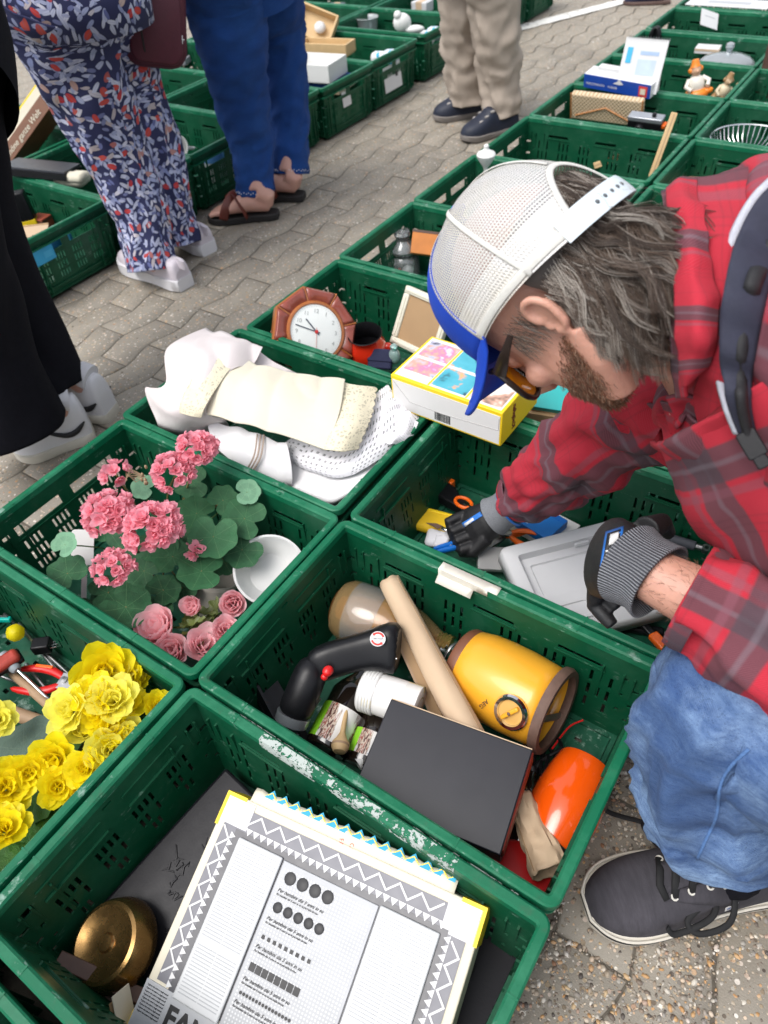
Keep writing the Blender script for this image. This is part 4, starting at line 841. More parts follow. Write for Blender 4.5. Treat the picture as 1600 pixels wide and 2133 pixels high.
for px, py, r, z, k, tl in leaves:
    p = G(px, py, z) - O; nr = (CAMDIR(p + O) * .55 + V((tl * .8, rg.uniform(-.35, .35), .75))).normalized()
    put(gl[k], 'leaf', ger, p, r / 12.6 / 100 * 1.08, nr, V((rg.uniform(-1, 1), rg.uniform(-1, 1), 0)))
    b = MB(); base = G(lerp(px, 345, .7), lerp(py, 1170, .7), .04) - O; b.tube([V(q_) for q_ in spline([p, lerp(p, base, .5) + V((0, 0, .01)), base], 8)], .0014, 6); b.build('leaf_stem', STEMG if k == 3 else STEM, ger)
t = thing('white_bowl', 'white plastic bowl leaning beside the geranium leaves', 'bowl', frame(G(562, 1188, .125), IR, (CAMDIR(G(562, 1188, .125)) * .75 + V((.1, 0, .45))).normalized()))
b = MB(); b.lathe([(0, -.030), (.036, -.030), (.040, -.028), (.059, -.010), (.0655, .004), (.0685, .005), (.0685, .007), (.064, .0075), (.0565, -.010), (.038, -.0265), (0, -.0275)], 56); b.build('shell', petalmat('bright_white_plastic', (.93, .93, .92), .02, .4, .35), t)
b = MB(); b.lathe([(.030, -.033), (.034, -.033), (.035, -.030), (.030, -.030)], 40, cap0=False, cap1=False); b.build('foot_ring', WHITE, t)
t = thing('cream_pot', 'cream plastic flower pot lying under the pink roses', 'pot', frame(G(440, 1240, .04), IR, (IU * .7 + V((0, 0, .5)) + IR * .3)))
b = MB(); b.lathe([(.030, -.05), (.034, -.048), (.046, .03), (.049, .031), (.049, .040), (.045, .040), (.043, .0), (.03, -.045)], 40, cap1=False); b.build('pot_body', M('cream_plastic', (.60, .57, .50), .5, .05), t); b = MB(); b.lathe([(.0, -.0505), (.022, -.0505), (.024, -.048)], 24, cap1=False); b.build('base', CREAM, t)
t = thing('plant_label', 'white plastic plant label standing left of the geranium stems', 'label', frame(G(172, 1140, .17), IR, CAMDIR(G(172, 1140, .17))))
b = MB(); b.poly(rr(-.020, -.034, .020, .034, .006), .0012); b.build('tag', WHITE, t); b = MB(); b.box(.01, .08, .001, c=(.004, -.07, .0006)); b.build('stake', WHITE, t)
def rose(name, label, parts, mat, O, grp=None):
    t = thing(name, label, 'flowers', O, grp)
    for px, py, z, R, op in parts:
        b = MB(); p = G(px, py, z); ax = (CAMDIR(p) * .5 + V((rg.uniform(-.5, .5), rg.uniform(-.5, .5), .6))).normalized(); T = frame(p - V(O), (1, 0, 0), ax)
        for k in range(4):
            for i in range(3 + k):
                a = 2 * pi * i / (3 + k) + k * 1.1 + rg.uniform(-.2, .2); f_ = (k + 1) / 4; tilt = lerp(80, lerp(62, 30, op), f_) + rg.uniform(-6, 6)
                petal(b, T @ Matrix.Rotation(a, 4, 'Z') @ Matrix.Translation((R * .10 * k, 0, -R * .5)) @ Matrix.Rotation(-radians(tilt), 4, 'Y'), R * lerp(1.0, 1.15, f_), R * lerp(.4, .62, f_), .14, 5, 5, .10, rg.random() * 20)
        b.build('rose_bloom', mat, t, ang=180)
    return t
O2 = G(410, 1320, .02)
ros = rose('rose_bunch', 'bunch of pale pink artificial roses in the near corner of the geranium crate', [(328, 1308, .15, .042, .4), (360, 1355, .14, .034, .3), (402, 1262, .16, .026, 0), (485, 1258, .17, .030, .1), (428, 1345, .15, .036, .6), (470, 1312, .16, .026, .5), (300, 1300, .13, .026, .3)], PALEP, O2)
rl = leaf_mesh('leaf', M('rose_leaf', (.10, .13, .03), .5, .3), 9, .25, .3, .8, 4, .08)
for i in range(16): p = G(rg.uniform(385, 450), rg.uniform(1270, 1335), .09 + .06 * rg.random()) - O2; put(rl, 'leaf', ros, p, rg.uniform(.014, .022), V((rg.uniform(-.6, .6), rg.uniform(-.6, .6), .6)), V((rg.uniform(-1, 1), rg.uniform(-1, 1), 0)), (1.2, .6, 1))
b = MB()
for px, py, z, R, op in [(328, 1308, .15, 0, 0), (485, 1258, .17, 0, 0), (402, 1262, .16, 0, 0), (428, 1345, .15, 0, 0)]: b.tube([G(px, py, z - .03) - O2, G(lerp(px, 420, .8), lerp(py, 1305, .8), .03) - O2], .002, 6)
tag(b.build('stems', STEMG, ros), kind='stuff')
# ------------------------------------------------------------------ the begonia and tool crate
O3 = G(130, 1620, .02); beg = thing('begonia_plant', 'artificial begonia with bright yellow double flowers over dark serrated leaves', 'plant', O3)
bl = [leaf_mesh('leaf', BEGL, 9, .10, .5, .3, 7, .03, .02), leaf_mesh('leaf', BEGD, 5, .06, .4, .2, 9, .02), leaf_mesh('leaf', BEGL, 9, .10, .5, .5, 12, .04, .02)]
blooms = [(215, 1400, 50, .22, 0), (265, 1415, 30, .20, 0), (140, 1480, 40, .22, 1), (195, 1445, 36, .23, 0), (235, 1455, 40, .23, 1), (262, 1465, 34, .21, 0), (200, 1490, 30, .22, 0), (330, 1470, 26, .20, 0), (235, 1515, 30, .21, 0), (272, 1528, 28, .20, 1), (228, 1562, 36, .20, 1), (110, 1585, 40, .20, 0), (60, 1610, 30, .20, 0), (175, 1600, 30, .20, 0), (120, 1640, 30, .19, 0), (160, 1652, 24, .18, 0), (12, 1640, 42, .20, 0), (8, 1725, 36, .20, 0), (-8, 1500, 32, .20, 1), (245, 1400, 30, .21, 1), (170, 1525, 26, .2, 1), (285, 1420, 22, .19, 0)]
for px, py, r, z, k in blooms:
    R = r / 11.3 / 100; b = MB(); p = G(px, py, z) - O3; ax = (CAMDIR(p + O3) * .6 + V((rg.uniform(-.5, .5), rg.uniform(-.5, .5), .5))).normalized(); T = frame(p, (1, 0, 0), ax)
    for kk in range(4):
        for i in range(4 + kk):
            a = 2 * pi * i / (4 + kk) + kk * .9 + rg.uniform(-.25, .25); f_ = kk / 3; petal(b, T @ Matrix.Rotation(a, 4, 'Z') @ Matrix.Translation((R * .08 * kk, 0, -R * .3)) @ Matrix.Rotation(-radians(lerp(78, 18, f_) + rg.uniform(-8, 8)), 4, 'Y'), R * lerp(.55, 1.0, f_), R * lerp(.3, .52, f_), .15, 5, 5, .16, rg.random() * 20)
    b.build('flower', YELW if k else YELP, beg, ang=180)
    b = MB(); base = G(lerp(px, 140, .5), lerp(py, 1560, .5), .07) - O3; b.tube([p - ax * R * .3, lerp(p, base, .5), base], .0017, 6); b.build('flower_stem', STEM, beg)
for px, py, r, z, k in [(135, 1545, 34, .17, 0), (50, 1560, 62, .15, 1), (75, 1660, 44, .15, 2), (130, 1690, 40, .14, 0), (20, 1590, 50, .13, 1), (60, 1720, 46, .13, 0), (100, 1750, 44, .12, 2), (20, 1790, 50, .12, 0), (30, 1690, 40, .12, 2), (190, 1540, 36, .16, 1), (250, 1580, 34, .13, 2), (300, 1500, 36, .12, 0), (210, 1625, 38, .12, 2), (160, 1700, 36, .10, 1), (315, 1440, 24, .15, 2), (115, 1530, 30, .13, 0), (250, 1500, 40, .12, 1), (180, 1575, 40, .11, 0), (90, 1620, 40, .12, 1), (30, 1840, 50, .09, 2), (90, 1790, 46, .08, 1), (240, 1640, 40, .08, 0)]:
    p = G(px, py, z) - O3; put(bl[k], 'leaf', beg, p, r / 11.5 / 100, (CAMDIR(p + O3) * .5 + V((rg.uniform(-.5, .5), rg.uniform(-.5, .5), .7))).normalized(), V((rg.uniform(-1, 1), rg.uniform(-1, 1), 0)), (1.15, .9, 1))
def rod(name, label, cat, A, B, r0, r1, mat, part='handle'):
    T, L = axisT(A, B); t = thing(name, label, cat, T); b = MB(); b.lathe([(0, -.001), (r0 * .8, 0), (r0, .004), (lerp(r0, r1, .5) * 1.05, L * .5), (r1, L - .004), (r1 * .8, L), (0, L + .001)], 18); b.build(part, mat, t); return t, L
t, L = rod('garden_tool', 'long worn wooden tool handle lying diagonally among the tools', 'handle', G(20, 1398, .05), G(165, 1525, .05), .0075, .0085, HANDLEW, 'shaft'); b = MB(); b.lathe([(.009, -.02), (.010, -.012), (.009, .01)], 16); b.build('ferrule', STEEL, t)
t, L = rod('garden_tool', 'short flat-ended wooden handle at the left edge above the begonia', 'handle', G(-40, 1465, .04), G(88, 1505, .04), .013, .012, HANDLEW, 'shaft'); b = MB(); b.lathe([(.0125, L * .5), (.0128, L * .52), (.0125, L * .54)], 16); b.build('groove', DKWOOD, t)
T, L = axisT(G(25, 1385, .075), G(105, 1460, .05)); t = thing('screwdriver', 'steel screwdriver with a grey collar lying by the black plug', 'screwdriver', T); b = MB(); b.lathe([(0, -.03), (.012, -.028), (.013, -.01), (.010, .012), (.007, .016)], 18); b.build('handle', M('grey_handle', (.30, .33, .36), .4), t); b = MB(); b.lathe([(.003, .01), (.0032, L), (.001, L + .004)], 10); b.build('shaft', CHROME, t)
t = thing('yellow_lemon', 'small bright yellow plastic knob lying on the tools', 'knob', frame(G(32, 1318, .06), IR, CAMDIR(G(32, 1318, .06)))); b = MB(); b.lathe([(0, -.016), (.010, -.014), (.0165, -.004), (.0165, .004), (.010, .014), (.004, .017), (0, .018)], 12, wob=lambda i, j: .06 * (j % 2)); b.build('knob', YELP, t); b = MB(); b.lathe([(.004, -.03), (.004, -.014)], 8); b.build('stub', STEEL, t)
t = thing('secateurs', 'red-handled garden secateurs lying open among the tools', 'secateurs', frame(G(135, 1420, .05), G(165, 1430, .05) - G(40, 1415, .05), (0, 0, 1)))
for s, pts in ((1, [(.0, .004), (-.03, .020), (-.07, .022), (-.105, .012)]), (-1, [(.0, -.004), (-.02, -.020), (-.055, -.030), (-.10, -.025)])):
    b = MB(); b.tube([V((x, y, 0)) for x, y in pts], [(.007, .006), (.009, .007), (.0085, .007), (.005, .006)], 12); hd = b.build('handle', RED, t, sub=1)
b = MB(); b.box(.035, .006, .003, c=(-.05, .022, .007)); b.build('orange_grip', ORANGE, t, bevel=.001)
b = MB(); b.poly([(-.012, -.016), (.01, -.018), (.045, -.004), (.05, .002), (.02, .012), (-.008, .016)], .007, Matrix.Translation((0, 0, -.002))); b.build('blade', M('zinc_metal', (.5, .5, .52), .4, .2, 60, 0, 90, .7), t, bevel=.001); b = MB(); b.lathe([(.007, .004), (.007, .008), (0, .009)], 14); b.build('pivot', STEEL, t)
t = slab('black_plug', 'black plastic plug with bent metal prongs lying by the crate wall', 'plug', 88, 1345, .055, .034, .026, .024, 40, BLACKP, 'body', bevel=.003)
for i in range(4): b = MB(); b.tube([V((.015, -.009 + i * .006, .002)), V((.03, -.010 + i * .007, .004)), V((.040, -.004 + i * .004, -.004))], .0013, 6); b.build('prong', CHROME, t)
for i, (a, c) in enumerate((((10, 1280), (160, 1420)), ((40, 1300), (120, 1400)), ((55, 1385), (100, 1440)), ((-20, 1400), (60, 1430)), ((20, 1510), (90, 1550)))):
    lb = ['long thin steel rod along the tool crate wall', 'steel rod under the black plug', 'flat steel strip beside the screwdriver', 'dull steel bar behind the red grip', 'thin steel rod above the grey leaf'][i]
    t, L = rod('steel_rod', lb, 'rod', G(*a, .035), G(*c, .03), .0035, .0035, STEEL, 'bar'); b = MB(); b.lathe([(.005, 0), (.005, .012), (.0036, .013)], 10); b.build('collar', STEEL, t)
t = slab('red_tool', 'worn red painted tool head with a black edge at the left picture edge', 'tool', -8, 1390, .085, .085, .03, .018, 75, M('worn_red_paint', (.36, .045, .03), .5, .5, 50, .2, 200), 'head', bevel=.008); b = MB(); b.box(.09, .036, .01, c=(0, .003, -.009)); b.build('black_edge', BLACKP, t, bevel=.004)
t = slab('teal_clip', 'small teal plastic clip at the left picture edge', 'clip', 8, 1290, .06, .03, .01, .01, 30, M('teal_plastic', (.0, .45, .38), .4), 'body', bevel=.002); b = MB(); b.box(.02, .004, .004, c=(0, .002, .006)); b.build('bar', STEEL, t)
# ------------------------------------------------------------------ table linen
def clothmat(name, col, kind='plain', rough=.85):
    q = NT(name); uv = q.coord('UV'); c = q.mix(q.noise(5, None, 4), tuple(x * .9 for x in col), tuple(min(1, x * 1.06) for x in col)); s = q.n('SeparateXYZ', i0=uv); u, v = s.outputs[0], s.outputs[1]
    wv = q.math('MULTIPLY', q.math('SINE', q.math('MULTIPLY', u, 5200)), q.math('SINE', q.math('MULTIPLY', v, 5200))); h = wv; al = None
    if kind == 'lace':
        vo = q.n('TexVoronoi', {'feature': 'DISTANCE_TO_EDGE'}, Scale=150.0); q.set(vo.inputs['Vector'], q.vm('ADD', uv, q.vm('MULTIPLY', q.n('TexNoise', Vector=uv, Scale=22.0).outputs['Color'], (.02, .02, 0))))
        e = q.n('TexVoronoi', {'feature': 'DISTANCE_TO_EDGE'}, Scale=46.0, Vector=uv); al = q.math('MAXIMUM', q.math('LESS_THAN', vo.outputs['Distance'], .16), q.math('LESS_THAN', e.outputs['Distance'], .07)); h = q.math('MULTIPLY', al, 2)
        c = q.mix(al, tuple(x * .80 for x in col), c); al = q.math('MAXIMUM', al, .80)
    if kind == 'crochet':
        a = q.math('GREATER_THAN', q.math('ABSOLUTE', q.math('SINE', q.math('MULTIPLY', u, 520))), .62); b_ = q.math('GREATER_THAN', q.math('ABSOLUTE', q.math('SINE', q.math('MULTIPLY', v, 420))), .62); solid = q.math('GREATER_THAN', q.noise(26, uv, 2), .56); al = q.math('MAXIMUM', q.math('MAXIMUM', a, b_), solid); h = q.math('MULTIPLY', al, 2); al = q.math('MAXIMUM', al, .25)
    q.P(Base_Color=c, Roughness=rough, Sheen_Weight=.15)
    if al is not None: q.P(Alpha=al)
    q.bump(h, .35, .0008); return q.m
LIN_C, LIN_W, LIN_P, LACE, CROCH = clothmat('cream_linen', (.74, .69, .55)), clothmat('white_linen', (.80, .79, .80)), clothmat('blush_linen', (.74, .67, .66)), clothmat('cream_lace', (.72, .66, .49), 'lace'), clothmat('white_crochet', (.80, .79, .82), 'crochet')
def surf(rows, nu, nv):
    R1 = [spline([tuple(G(*p)) for p in r], nu) for r in rows]; C = [spline([r[i] for r in R1], nv) for i in range(nu)]
    return [[V(C[i][j]) for i in range(nu)] for j in range(nv)]
def drape(rows, mat, parent, name, nu=60, nv=40, wr=.006, seed=0, thick=.0025, dir_=(1, 0, 0), ws=14, hem=0):
    P = surf(rows, nu, nv); b = MB(); Q = []
    for j, r in enumerate(P):
        q_ = []
        for i, p in enumerate(r):
            w_ = noise.noise(V((p.x * ws + seed, p.y * ws * .6, seed))) * wr + abs(noise.noise(V(((p.x + p.y * .7) * ws * 1.1, (p.y - p.x) * ws * .35, seed + 4)))) * wr * 1.6
            if hem and i >= nu - 2: p = p + (r[i] - r[i - 1]).normalized() * hem * abs(sin(j * .8))
            q_.append(p + V((0, 0, w_)))
        Q.append(q_)
    L = (P[0][0] - P[0][-1]).length; H = (P[0][0] - P[-1][0]).length
    b.grid(Q, False, lambda i, j: (j / (nu - 1) * L, i / (nv - 1) * H))
    return b.build(name, mat, parent, ang=180, solid=thick, off=0, sub=0)
t = thing('blush_sheet', 'soft blush white sheet bunched at the far left of the linen crate', 'cloth', (0, 0, 0))
drape([[(430, 684, .27), (500, 705, .30), (550, 735, .28)], [(352, 730, .30), (440, 730, .33), (530, 760, .29)], [(345, 800, .29), (420, 790, .32), (470, 800, .30)], [(305, 815, .25), (350, 850, .28), (430, 860, .28)], [(330, 885, .21), (390, 890, .24), (470, 880, .23)], [(330, 900, .12), (400, 915, .14), (480, 900, .14)]], LIN_P, t, 'sheet', wr=.018, seed=3, ws=11)
drape([[(500, 715, .285), (600, 770, .25), (640, 790, .2)], [(440, 740, .30), (520, 780, .27), (600, 820, .2)]], LIN_P, t, 'fold', 40, 14, .010, 6)
t = thing('folded_sheet', 'plain white folded sheet under the doily in the linen crate', 'cloth', (0, 0, 0))
drape([[(585, 925, .17), (700, 960, .19), (800, 930, .19)], [(600, 985, .165), (690, 1010, .18), (775, 985, .185)], [(605, 1015, .155), (690, 1048, .165), (765, 1005, .18)], [(605, 1025, .09), (690, 1052, .09), (765, 1015, .11)]], LIN_W, t, 'sheet', wr=.003, seed=8)
drape([[(600, 1000, .150), (690, 1035, .158), (772, 990, .17)], [(608, 1024, .135), (690, 1052, .14), (764, 1014, .15)]], LIN_W, t, 'lower_fold', 30, 8, .002, 9)
t = thing('striped_towel', 'white tea towel with thin brown stripes below the cream runner', 'towel', (0, 0, 0))
drape([[(430, 870, .23), (530, 905, .23), (600, 930, .22)], [(450, 930, .20), (540, 960, .205), (610, 985, .19)], [(520, 990, .16), (570, 1010, .16), (610, 1020, .15)], [(560, 1000, .08), (590, 1010, .08), (615, 1020, .08)]], LIN_W, t, 'towel', wr=.009, seed=12)
STR = M('brown_stripe', (.34, .27, .22), .9)
for k in range(3): drape([[(535 + k * 7, 905, .238), (528 + k * 7, 950, .222), (510 + k * 7, 985, .185)], [(538 + k * 7, 906, .238), (531 + k * 7, 951, .222), (513 + k * 7, 986, .185)]], STR, t, 'stripe', 24, 3, .002, 1, .001)
t = thing('crochet_doily', 'white crocheted doily spreading from under the cream runner', 'doily', (0, 0, 0))
drape([[(640, 890, .225), (730, 870, .235), (800, 808, .245), (812, 812, .24)], [(600, 920, .205), (720, 930, .225), (800, 880, .235), (850, 850, .225)], [(590, 940, .19), (690, 985, .20), (790, 935, .215), (872, 868, .215)], [(600, 960, .175), (690, 1000, .185), (780, 965, .20), (880, 885, .20)]], CROCH, t, 'doily', 70, 44, .010, 15, .0016, ws=18)
drape([[(825, 830, .235), (850, 860, .235), (872, 880, .225)], [(815, 880, .225), (835, 905, .225), (850, 920, .21)], [(800, 930, .20), (815, 945, .2), (830, 945, .19)]], CROCH, t, 'ruffled_edge', 40, 30, .018, 19, .0016, ws=26)
t = thing('cream_runner', 'cream linen runner with wide lace ends lying on top of the linen', 'runner', (0, 0, 0))
rws = [[(495, 745, .30), (560, 768, .295), (640, 785, .285), (720, 800, .27)], [(450, 770, .315), (560, 800, .305), (650, 820, .29), (712, 850, .275)], [(425, 812, .30), (540, 835, .30), (640, 865, .285), (700, 890, .27)], [(405, 858, .275), (520, 890, .27), (610, 915, .26), (680, 938, .25)]]
drape(rws, LIN_C, t, 'linen', wr=.011, seed=21, ws=9, thick=.004)
drape([[(r[3][0] - 6, r[3][1] - 2, r[3][2] + .003), (r[3][0] + 30, r[3][1] + 3, r[3][2] + .002), (r[3][0] + 62, r[3][1] + 8 - 3 * k, r[3][2] - .012)] for k, r in enumerate(rws)], LACE, t, 'lace_end', 30, 40, .004, 23, .0018, hem=.006)
drape([[(452, 722, .325), (475, 738, .322), (500, 752, .312)], [(418, 760, .335), (445, 770, .332), (470, 782, .320)], [(380, 830, .305), (410, 838, .305), (430, 845, .30)], [(375, 862, .282), (400, 866, .285), (420, 870, .28)]], LACE, t, 'lace_end', 24, 40, .004, 27, .0018)
# ------------------------------------------------------------------ clock crate
c = G(657, 692, .20); zc = (CAMDIR(c) * .72 + IR * .25 + IU * .10).normalized()
CF = frame(c, IR + IU * -.12, zc); t = thing('wall_clock', 'octagonal red-brown wooden wall clock with a pale round dial showing ten to ten', 'clock', CF)
WOODR = M('red_brown_veneer', (.26, .060, .040), .3, .3, 30, coat=.3); WOODO = M('orange_brown_wood', (.36, .115, .030), .3, .25, 40, coat=.3)
R0 = .114; oc = [(R0 * cos(radians(22.5 + 45 * i)), R0 * sin(radians(22.5 + 45 * i))) for i in range(8)]
b = MB(); rows = []
for r, z in ((.86, -.045), (.98, -.030), (1.0, -.006), (.97, .0), (.94, .001)): rows.append([V((x * r, y * r, z)) for x, y in oc])
g = b.grid(rows, True); b.face(g[0][::-1]); b.build('case', WOODO, t, ang=20)
for i in range(8):
    a0, a1 = radians(22.5 + 45 * i), radians(67.5 + 45 * i); b = MB(); r0, r1 = .069, R0 * .955; g_ = .0022
    def pt(r, a, z, oct_): 
        rr_2 = r * cos(radians(22.5)) / cos(((a - radians(22.5)) % radians(45)) - radians(22.5)) if oct_ else r
        return V((rr_2 * cos(a), rr_2 * sin(a), z))
    A_ = [a0 + .03 + (a1 - a0 - .06) * j / 8 for j in range(9)]
    b.grid([[pt(r0, a, .003, 0) for a in A_], [pt(r1 - .004, a, .0035, 1) for a in A_], [pt(r1, a, .0005, 1) for a in A_]]); b.build('veneer_panel', WOODR, t, solid=.003)
    b = MB(); b.tube([pt(.068, a0, .0045, 0), pt(R0 * .975, a0, .0030, 1)], [(.0022, .0022)] * 2, 8); b.build('spoke_moulding', WOODO, t)
b = MB(); b.lathe([(.075, .0), (.076, .006), (.0725, .0105), (.0685, .011), (.0665, .008), (.0665, .004)], 64, cap0=False, cap1=False); b.build('bezel', WOODO, t)
b = MB(); b.lathe([(.0665, .0065), (.066, .0070), (0, .0072)], 64, cap0=False); df = b.build('dial', M('dial_white', (.82, .84, .82), .4, .03), t)
b = MB(); b.lathe([(.0665, .010), (.064, .0125), (.055, .0145), (.03, .0160), (0, .0165)], 48, cap0=False); b.build('dome_glass', glass('clock_glass', (.985, .99, .99), .08, .02, .08), t)
NUM = M('dial_print', (.40, .41, .40), .5)
for h_n in range(1, 13): a = pi / 2 - h_n * pi / 6 + .12; text_part(str(h_n), .014, NUM, df, Matrix.Translation((.051 * cos(a), .051 * sin(a) - .005, .0076)), align='CENTER', name='numeral')
b = MB()
for i in range(60):
    a = i * pi / 30; b.box(.003, .0005, .0002, Matrix.Rotation(a, 4, 'Z'), (.061, 0, .0074))
tag(b.build('minute_mark', NUM, df, False), kind='stuff')
for nm, ang, L_, w_, m_ in (('hour_hand', 140, .040, .003, M('blue_black_hand', (.03, .045, .08), .3)), ('minute_hand', 172, .056, .0024, M('blue_black_hand', (.03, .045, .08), .3)), ('second_hand', 276, .045, .0009, M('faint_red_hand', (.6, .25, .22), .4))):
    b = MB(); b.box(L_ + .010, w_, .0008, Matrix.Rotation(radians(ang), 4, 'Z'), (L_ / 2 - .005, 0, .009)); b.build(nm, m_, df)
b = MB(); b.lathe([(.0045, .008), (.0045, .011), (0, .012)], 14); b.build('hand_hub', RED, df)
t = thing('red_pot', 'glossy red ceramic pot with a black inside beside the clock', 'pot', frame(G(766, 732, .112), IR, V((.05, -.15, 1))))
b = MB(); b.lathe([(0, -.035), (.034, -.035), (.046, -.02), (.052, .004), (.049, .025), (.040, .040), (.037, .046), (.042, .058), (.0445, .060)], 48, cap1=False); b.build('body', M('red_glaze', (.60, .025, .008), .15, .1, coat=.6), t)
b = MB(); b.lathe([(.0448, .060), (.043, .062), (.036, .048), (.036, .03), (.044, .01), (.03, -.02), (0, -.026)], 48, cap0=False); b.build('black_lining', BLACKP, t); b = MB(); b.ball((.052, .0, .01), (.014, .012, .012), 12, 8); b.build('knob_handle', M('red_glaze2', (.60, .025, .008), .15, .1, coat=.6), t)
t = slab('navy_wallet', 'folded navy blue fabric pouch standing before the red pot', 'pouch', 793, 748, .12, .062, .05, .02, 20, NAVYC, 'body', (50, 0), bevel=.004); b = MB(); b.box(.064, .03, .004, c=(0, .008, .0105)); b.build('flap', NAVYC, t, bevel=.002)
t = thing('brown_jar', 'round brown jar rim with a white cloth inside in front of the red pot', 'jar', frame(G(762, 772, .09), IR, CAMDIR(G(762, 772, .09)) + V((0, 0, .6)))); b = MB(); b.lathe([(.028, -.05), (.033, -.01), (.036, .0), (.034, .006), (.029, .006), (.027, -.004), (.025, -.02)], 40, cap1=False); b.build('body', TERRA, t); b = MB(); b.ball((.004, -.004, -.012), (.022, .02, .012), 12, 8); b.build('paper_filling', M('grey_paper', (.35, .35, .38), .8, .4), t)
t = thing('glass_ornament', 'pale green glass ornament beside the craft box', 'ornament', G(822, 742, .13)); b = MB(); b.ball((0, 0, 0), (.016, .014, .022), 14, 10); b.build('body', glass('green_glass', (.55, .78, .74), .05, .4), t); b = MB(); b.lathe([(.008, .02), (.01, .03), (.006, .034)], 12); b.build('stopper', glass('green_glass2', (.55, .78, .74), .05, .4), t)
A, B, Dn = G(815, 712, .115), G(850, 594, .245), G(925, 745, .13)
x_ = (B - A).normalized(); y_ = (Dn - A); y_ = (y_ - x_ * y_.dot(x_)).normalized(); z_ = y_.cross(x_); z_ = z_ if z_.dot(CAMDIR(A)) > 0 else -z_
Tm = Matrix((y_, x_, y_.cross(x_))).transposed().to_4x4(); Tm.translation = A
t = thing('picture_frame', 'cream picture frame seen from the back with a brown board, leaning behind the craft box', 'picture frame', Tm); fw, fh = .150, (B - A).length; FRM = M('cream_paint', (.66, .64, .53), .5, .1)
zs = 1 if y_.cross(x_).dot(CAMDIR(A)) > 0 else -1
for nm, c_, s_ in (('frame_side', (fw / 2, .009), (fw, .018)), ('frame_side', (fw / 2, fh - .009), (fw, .018)), ('frame_side', (.009, fh / 2), (.018, fh - .037)), ('frame_side', (fw - .009, fh / 2), (.018, fh - .037))):
    b = MB(); b.box(s_[0], s_[1], .018, c=(c_[0], c_[1], 0)); sd_ = b.build(nm, FRM, t, bevel=.003); b = MB(); b.box(max(.004, s_[0] - .011), max(.004, s_[1] - .011), .004, c=(c_[0], c_[1], .0095 * zs)); b.build('bead', FRM, sd_, bevel=.0015)
b = MB(); b.box(fw - .036, fh - .036, .004, c=(fw / 2, fh / 2, .001 * zs)); b.build('back_board', CARD, t)
# ------------------------------------------------------------------ jar crate and on
t = thing('glass_jar', 'clear lidded glass storage jar standing in its crate above the clock', 'jar', frame(G(842, 560, .05), IR, (0, 0, 1)))
b = MB(); b.lathe([(0, -.045), (.045, -.045), (.050, -.04), (.050, .03), (.044, .045), (.036, .052), (.036, .060)], 40, cap1=False); b.build('body', CLEAR, t, solid=.002); b = MB(); b.lathe([(.037, .058), (.044, .062), (.046, .070), (.040, .082), (.026, .092), (.020, .097), (.022, .106), (.026, .114), (.022, .124), (0, .127)], 40, cap0=False); b.build('lid', CLEAR, t, solid=.002)
b = MB(); b.ball((.012, -.01, -.01), (.022, .02, .026), 12, 8); b.build('white_filling', WHITE, t); b = MB(); b.ball((-.02, -.015, 0), (.012, .012, .016), 10, 6); b.build('red_sweet', RED, t)
t = slab('orange_board', 'orange-brown wooden board leaning behind the glass jar', 'board', 888, 508, .14, .09, .07, .012, 30, M('orange_wood', (.50, .17, .03), .5, .25), 'board', (40, 10)); b = MB(); b.box(.092, .008, .014, c=(0, .034, 0)); b.build('edge', DKWOOD, t)
t = thing('white_funnel', 'white plastic funnel with a brown stem standing at the aisle corner of its crate', 'funnel', G(1012, 350, .22)); b = MB(); b.lathe([(.006, -.02), (.007, .0), (.012, .008), (.028, .032), (.031, .042), (.028, .048), (.015, .054), (.008, .060), (.008, .070), (.003, .074), (0, .0745)], 32); b.build('cup', WHITE, t); b = MB(); b.tube([V((0, 0, -.12)), V((0, 0, -.02))], .008, 12); b.build('stem', CARD, t)
for lb, a, c_, w_, z0, z1 in (('short pale wooden slat lying low behind the cap', (1240, 345), (1308, 320), .022, .10, .12), ('long pale wooden slat leaning up over the crate rim behind the hair', (1355, 352), (1408, 250), .020, .12, .30)):
    A, B = G(*a, z0), G(*c_, z1); t = thing('wooden_batten', lb, 'slat', frame((A + B) / 2, B - A, CAMDIR(A) + V((.2, 0, .1)))); L = (B - A).length
    b = MB(); b.box(L, w_, .012); b.build('slat', PALEWOOD, t, bevel=.002); b = MB(); b.box(L * .96, .003, .0135, c=(0, 0, 0)); b.build('groove', HANDLEW, t)
t = slab('orange_tool', 'small orange plastic tool on the floor of the wooden slat crate', 'tool', 1170, 268, .06, .045, .01, .01, -20, ORANGE, 'handle', bevel=.003); b = MB(); b.box(.03, .008, .008, c=(.02, -.018, 0)); b.build('prong', ORANGE, t)
t = slab('cork_block', 'tan cork block lying in the wooden slat crate', 'block', 1215, 290, .03, .12, .03, .03, 0, KRAFT, 'block'); b = MB(); b.box(.04, .031, .02, c=(.03, 0, .012)); b.build('dark_insert', NAVYC, t)
q = NT('woven_straw'); uv = q.coord('UV'); s = q.n('SeparateXYZ', i0=q.coord('Object')); hh_ = q.math('MULTIPLY', q.math('SINE', q.math('MULTIPLY', s.outputs[0], 420)), q.math('SINE', q.math('MULTIPLY', s.outputs[2], 420))); q.P(Base_Color=q.mix(q.math('MULTIPLY_ADD', hh_, .5, .5), (.42, .29, .16), (.72, .58, .40)), Roughness=.7); q.bump(hh_, .6, .002); STRAW = q.m
A, B = G(1190, 243, .13), G(1335, 262, .13); T = frame(A, B - A, (0, -.25, 1)); L = (B - A).length
t = thing('woven_purse', 'flat woven straw purse with a tan leather V flap standing in its crate', 'purse', T)
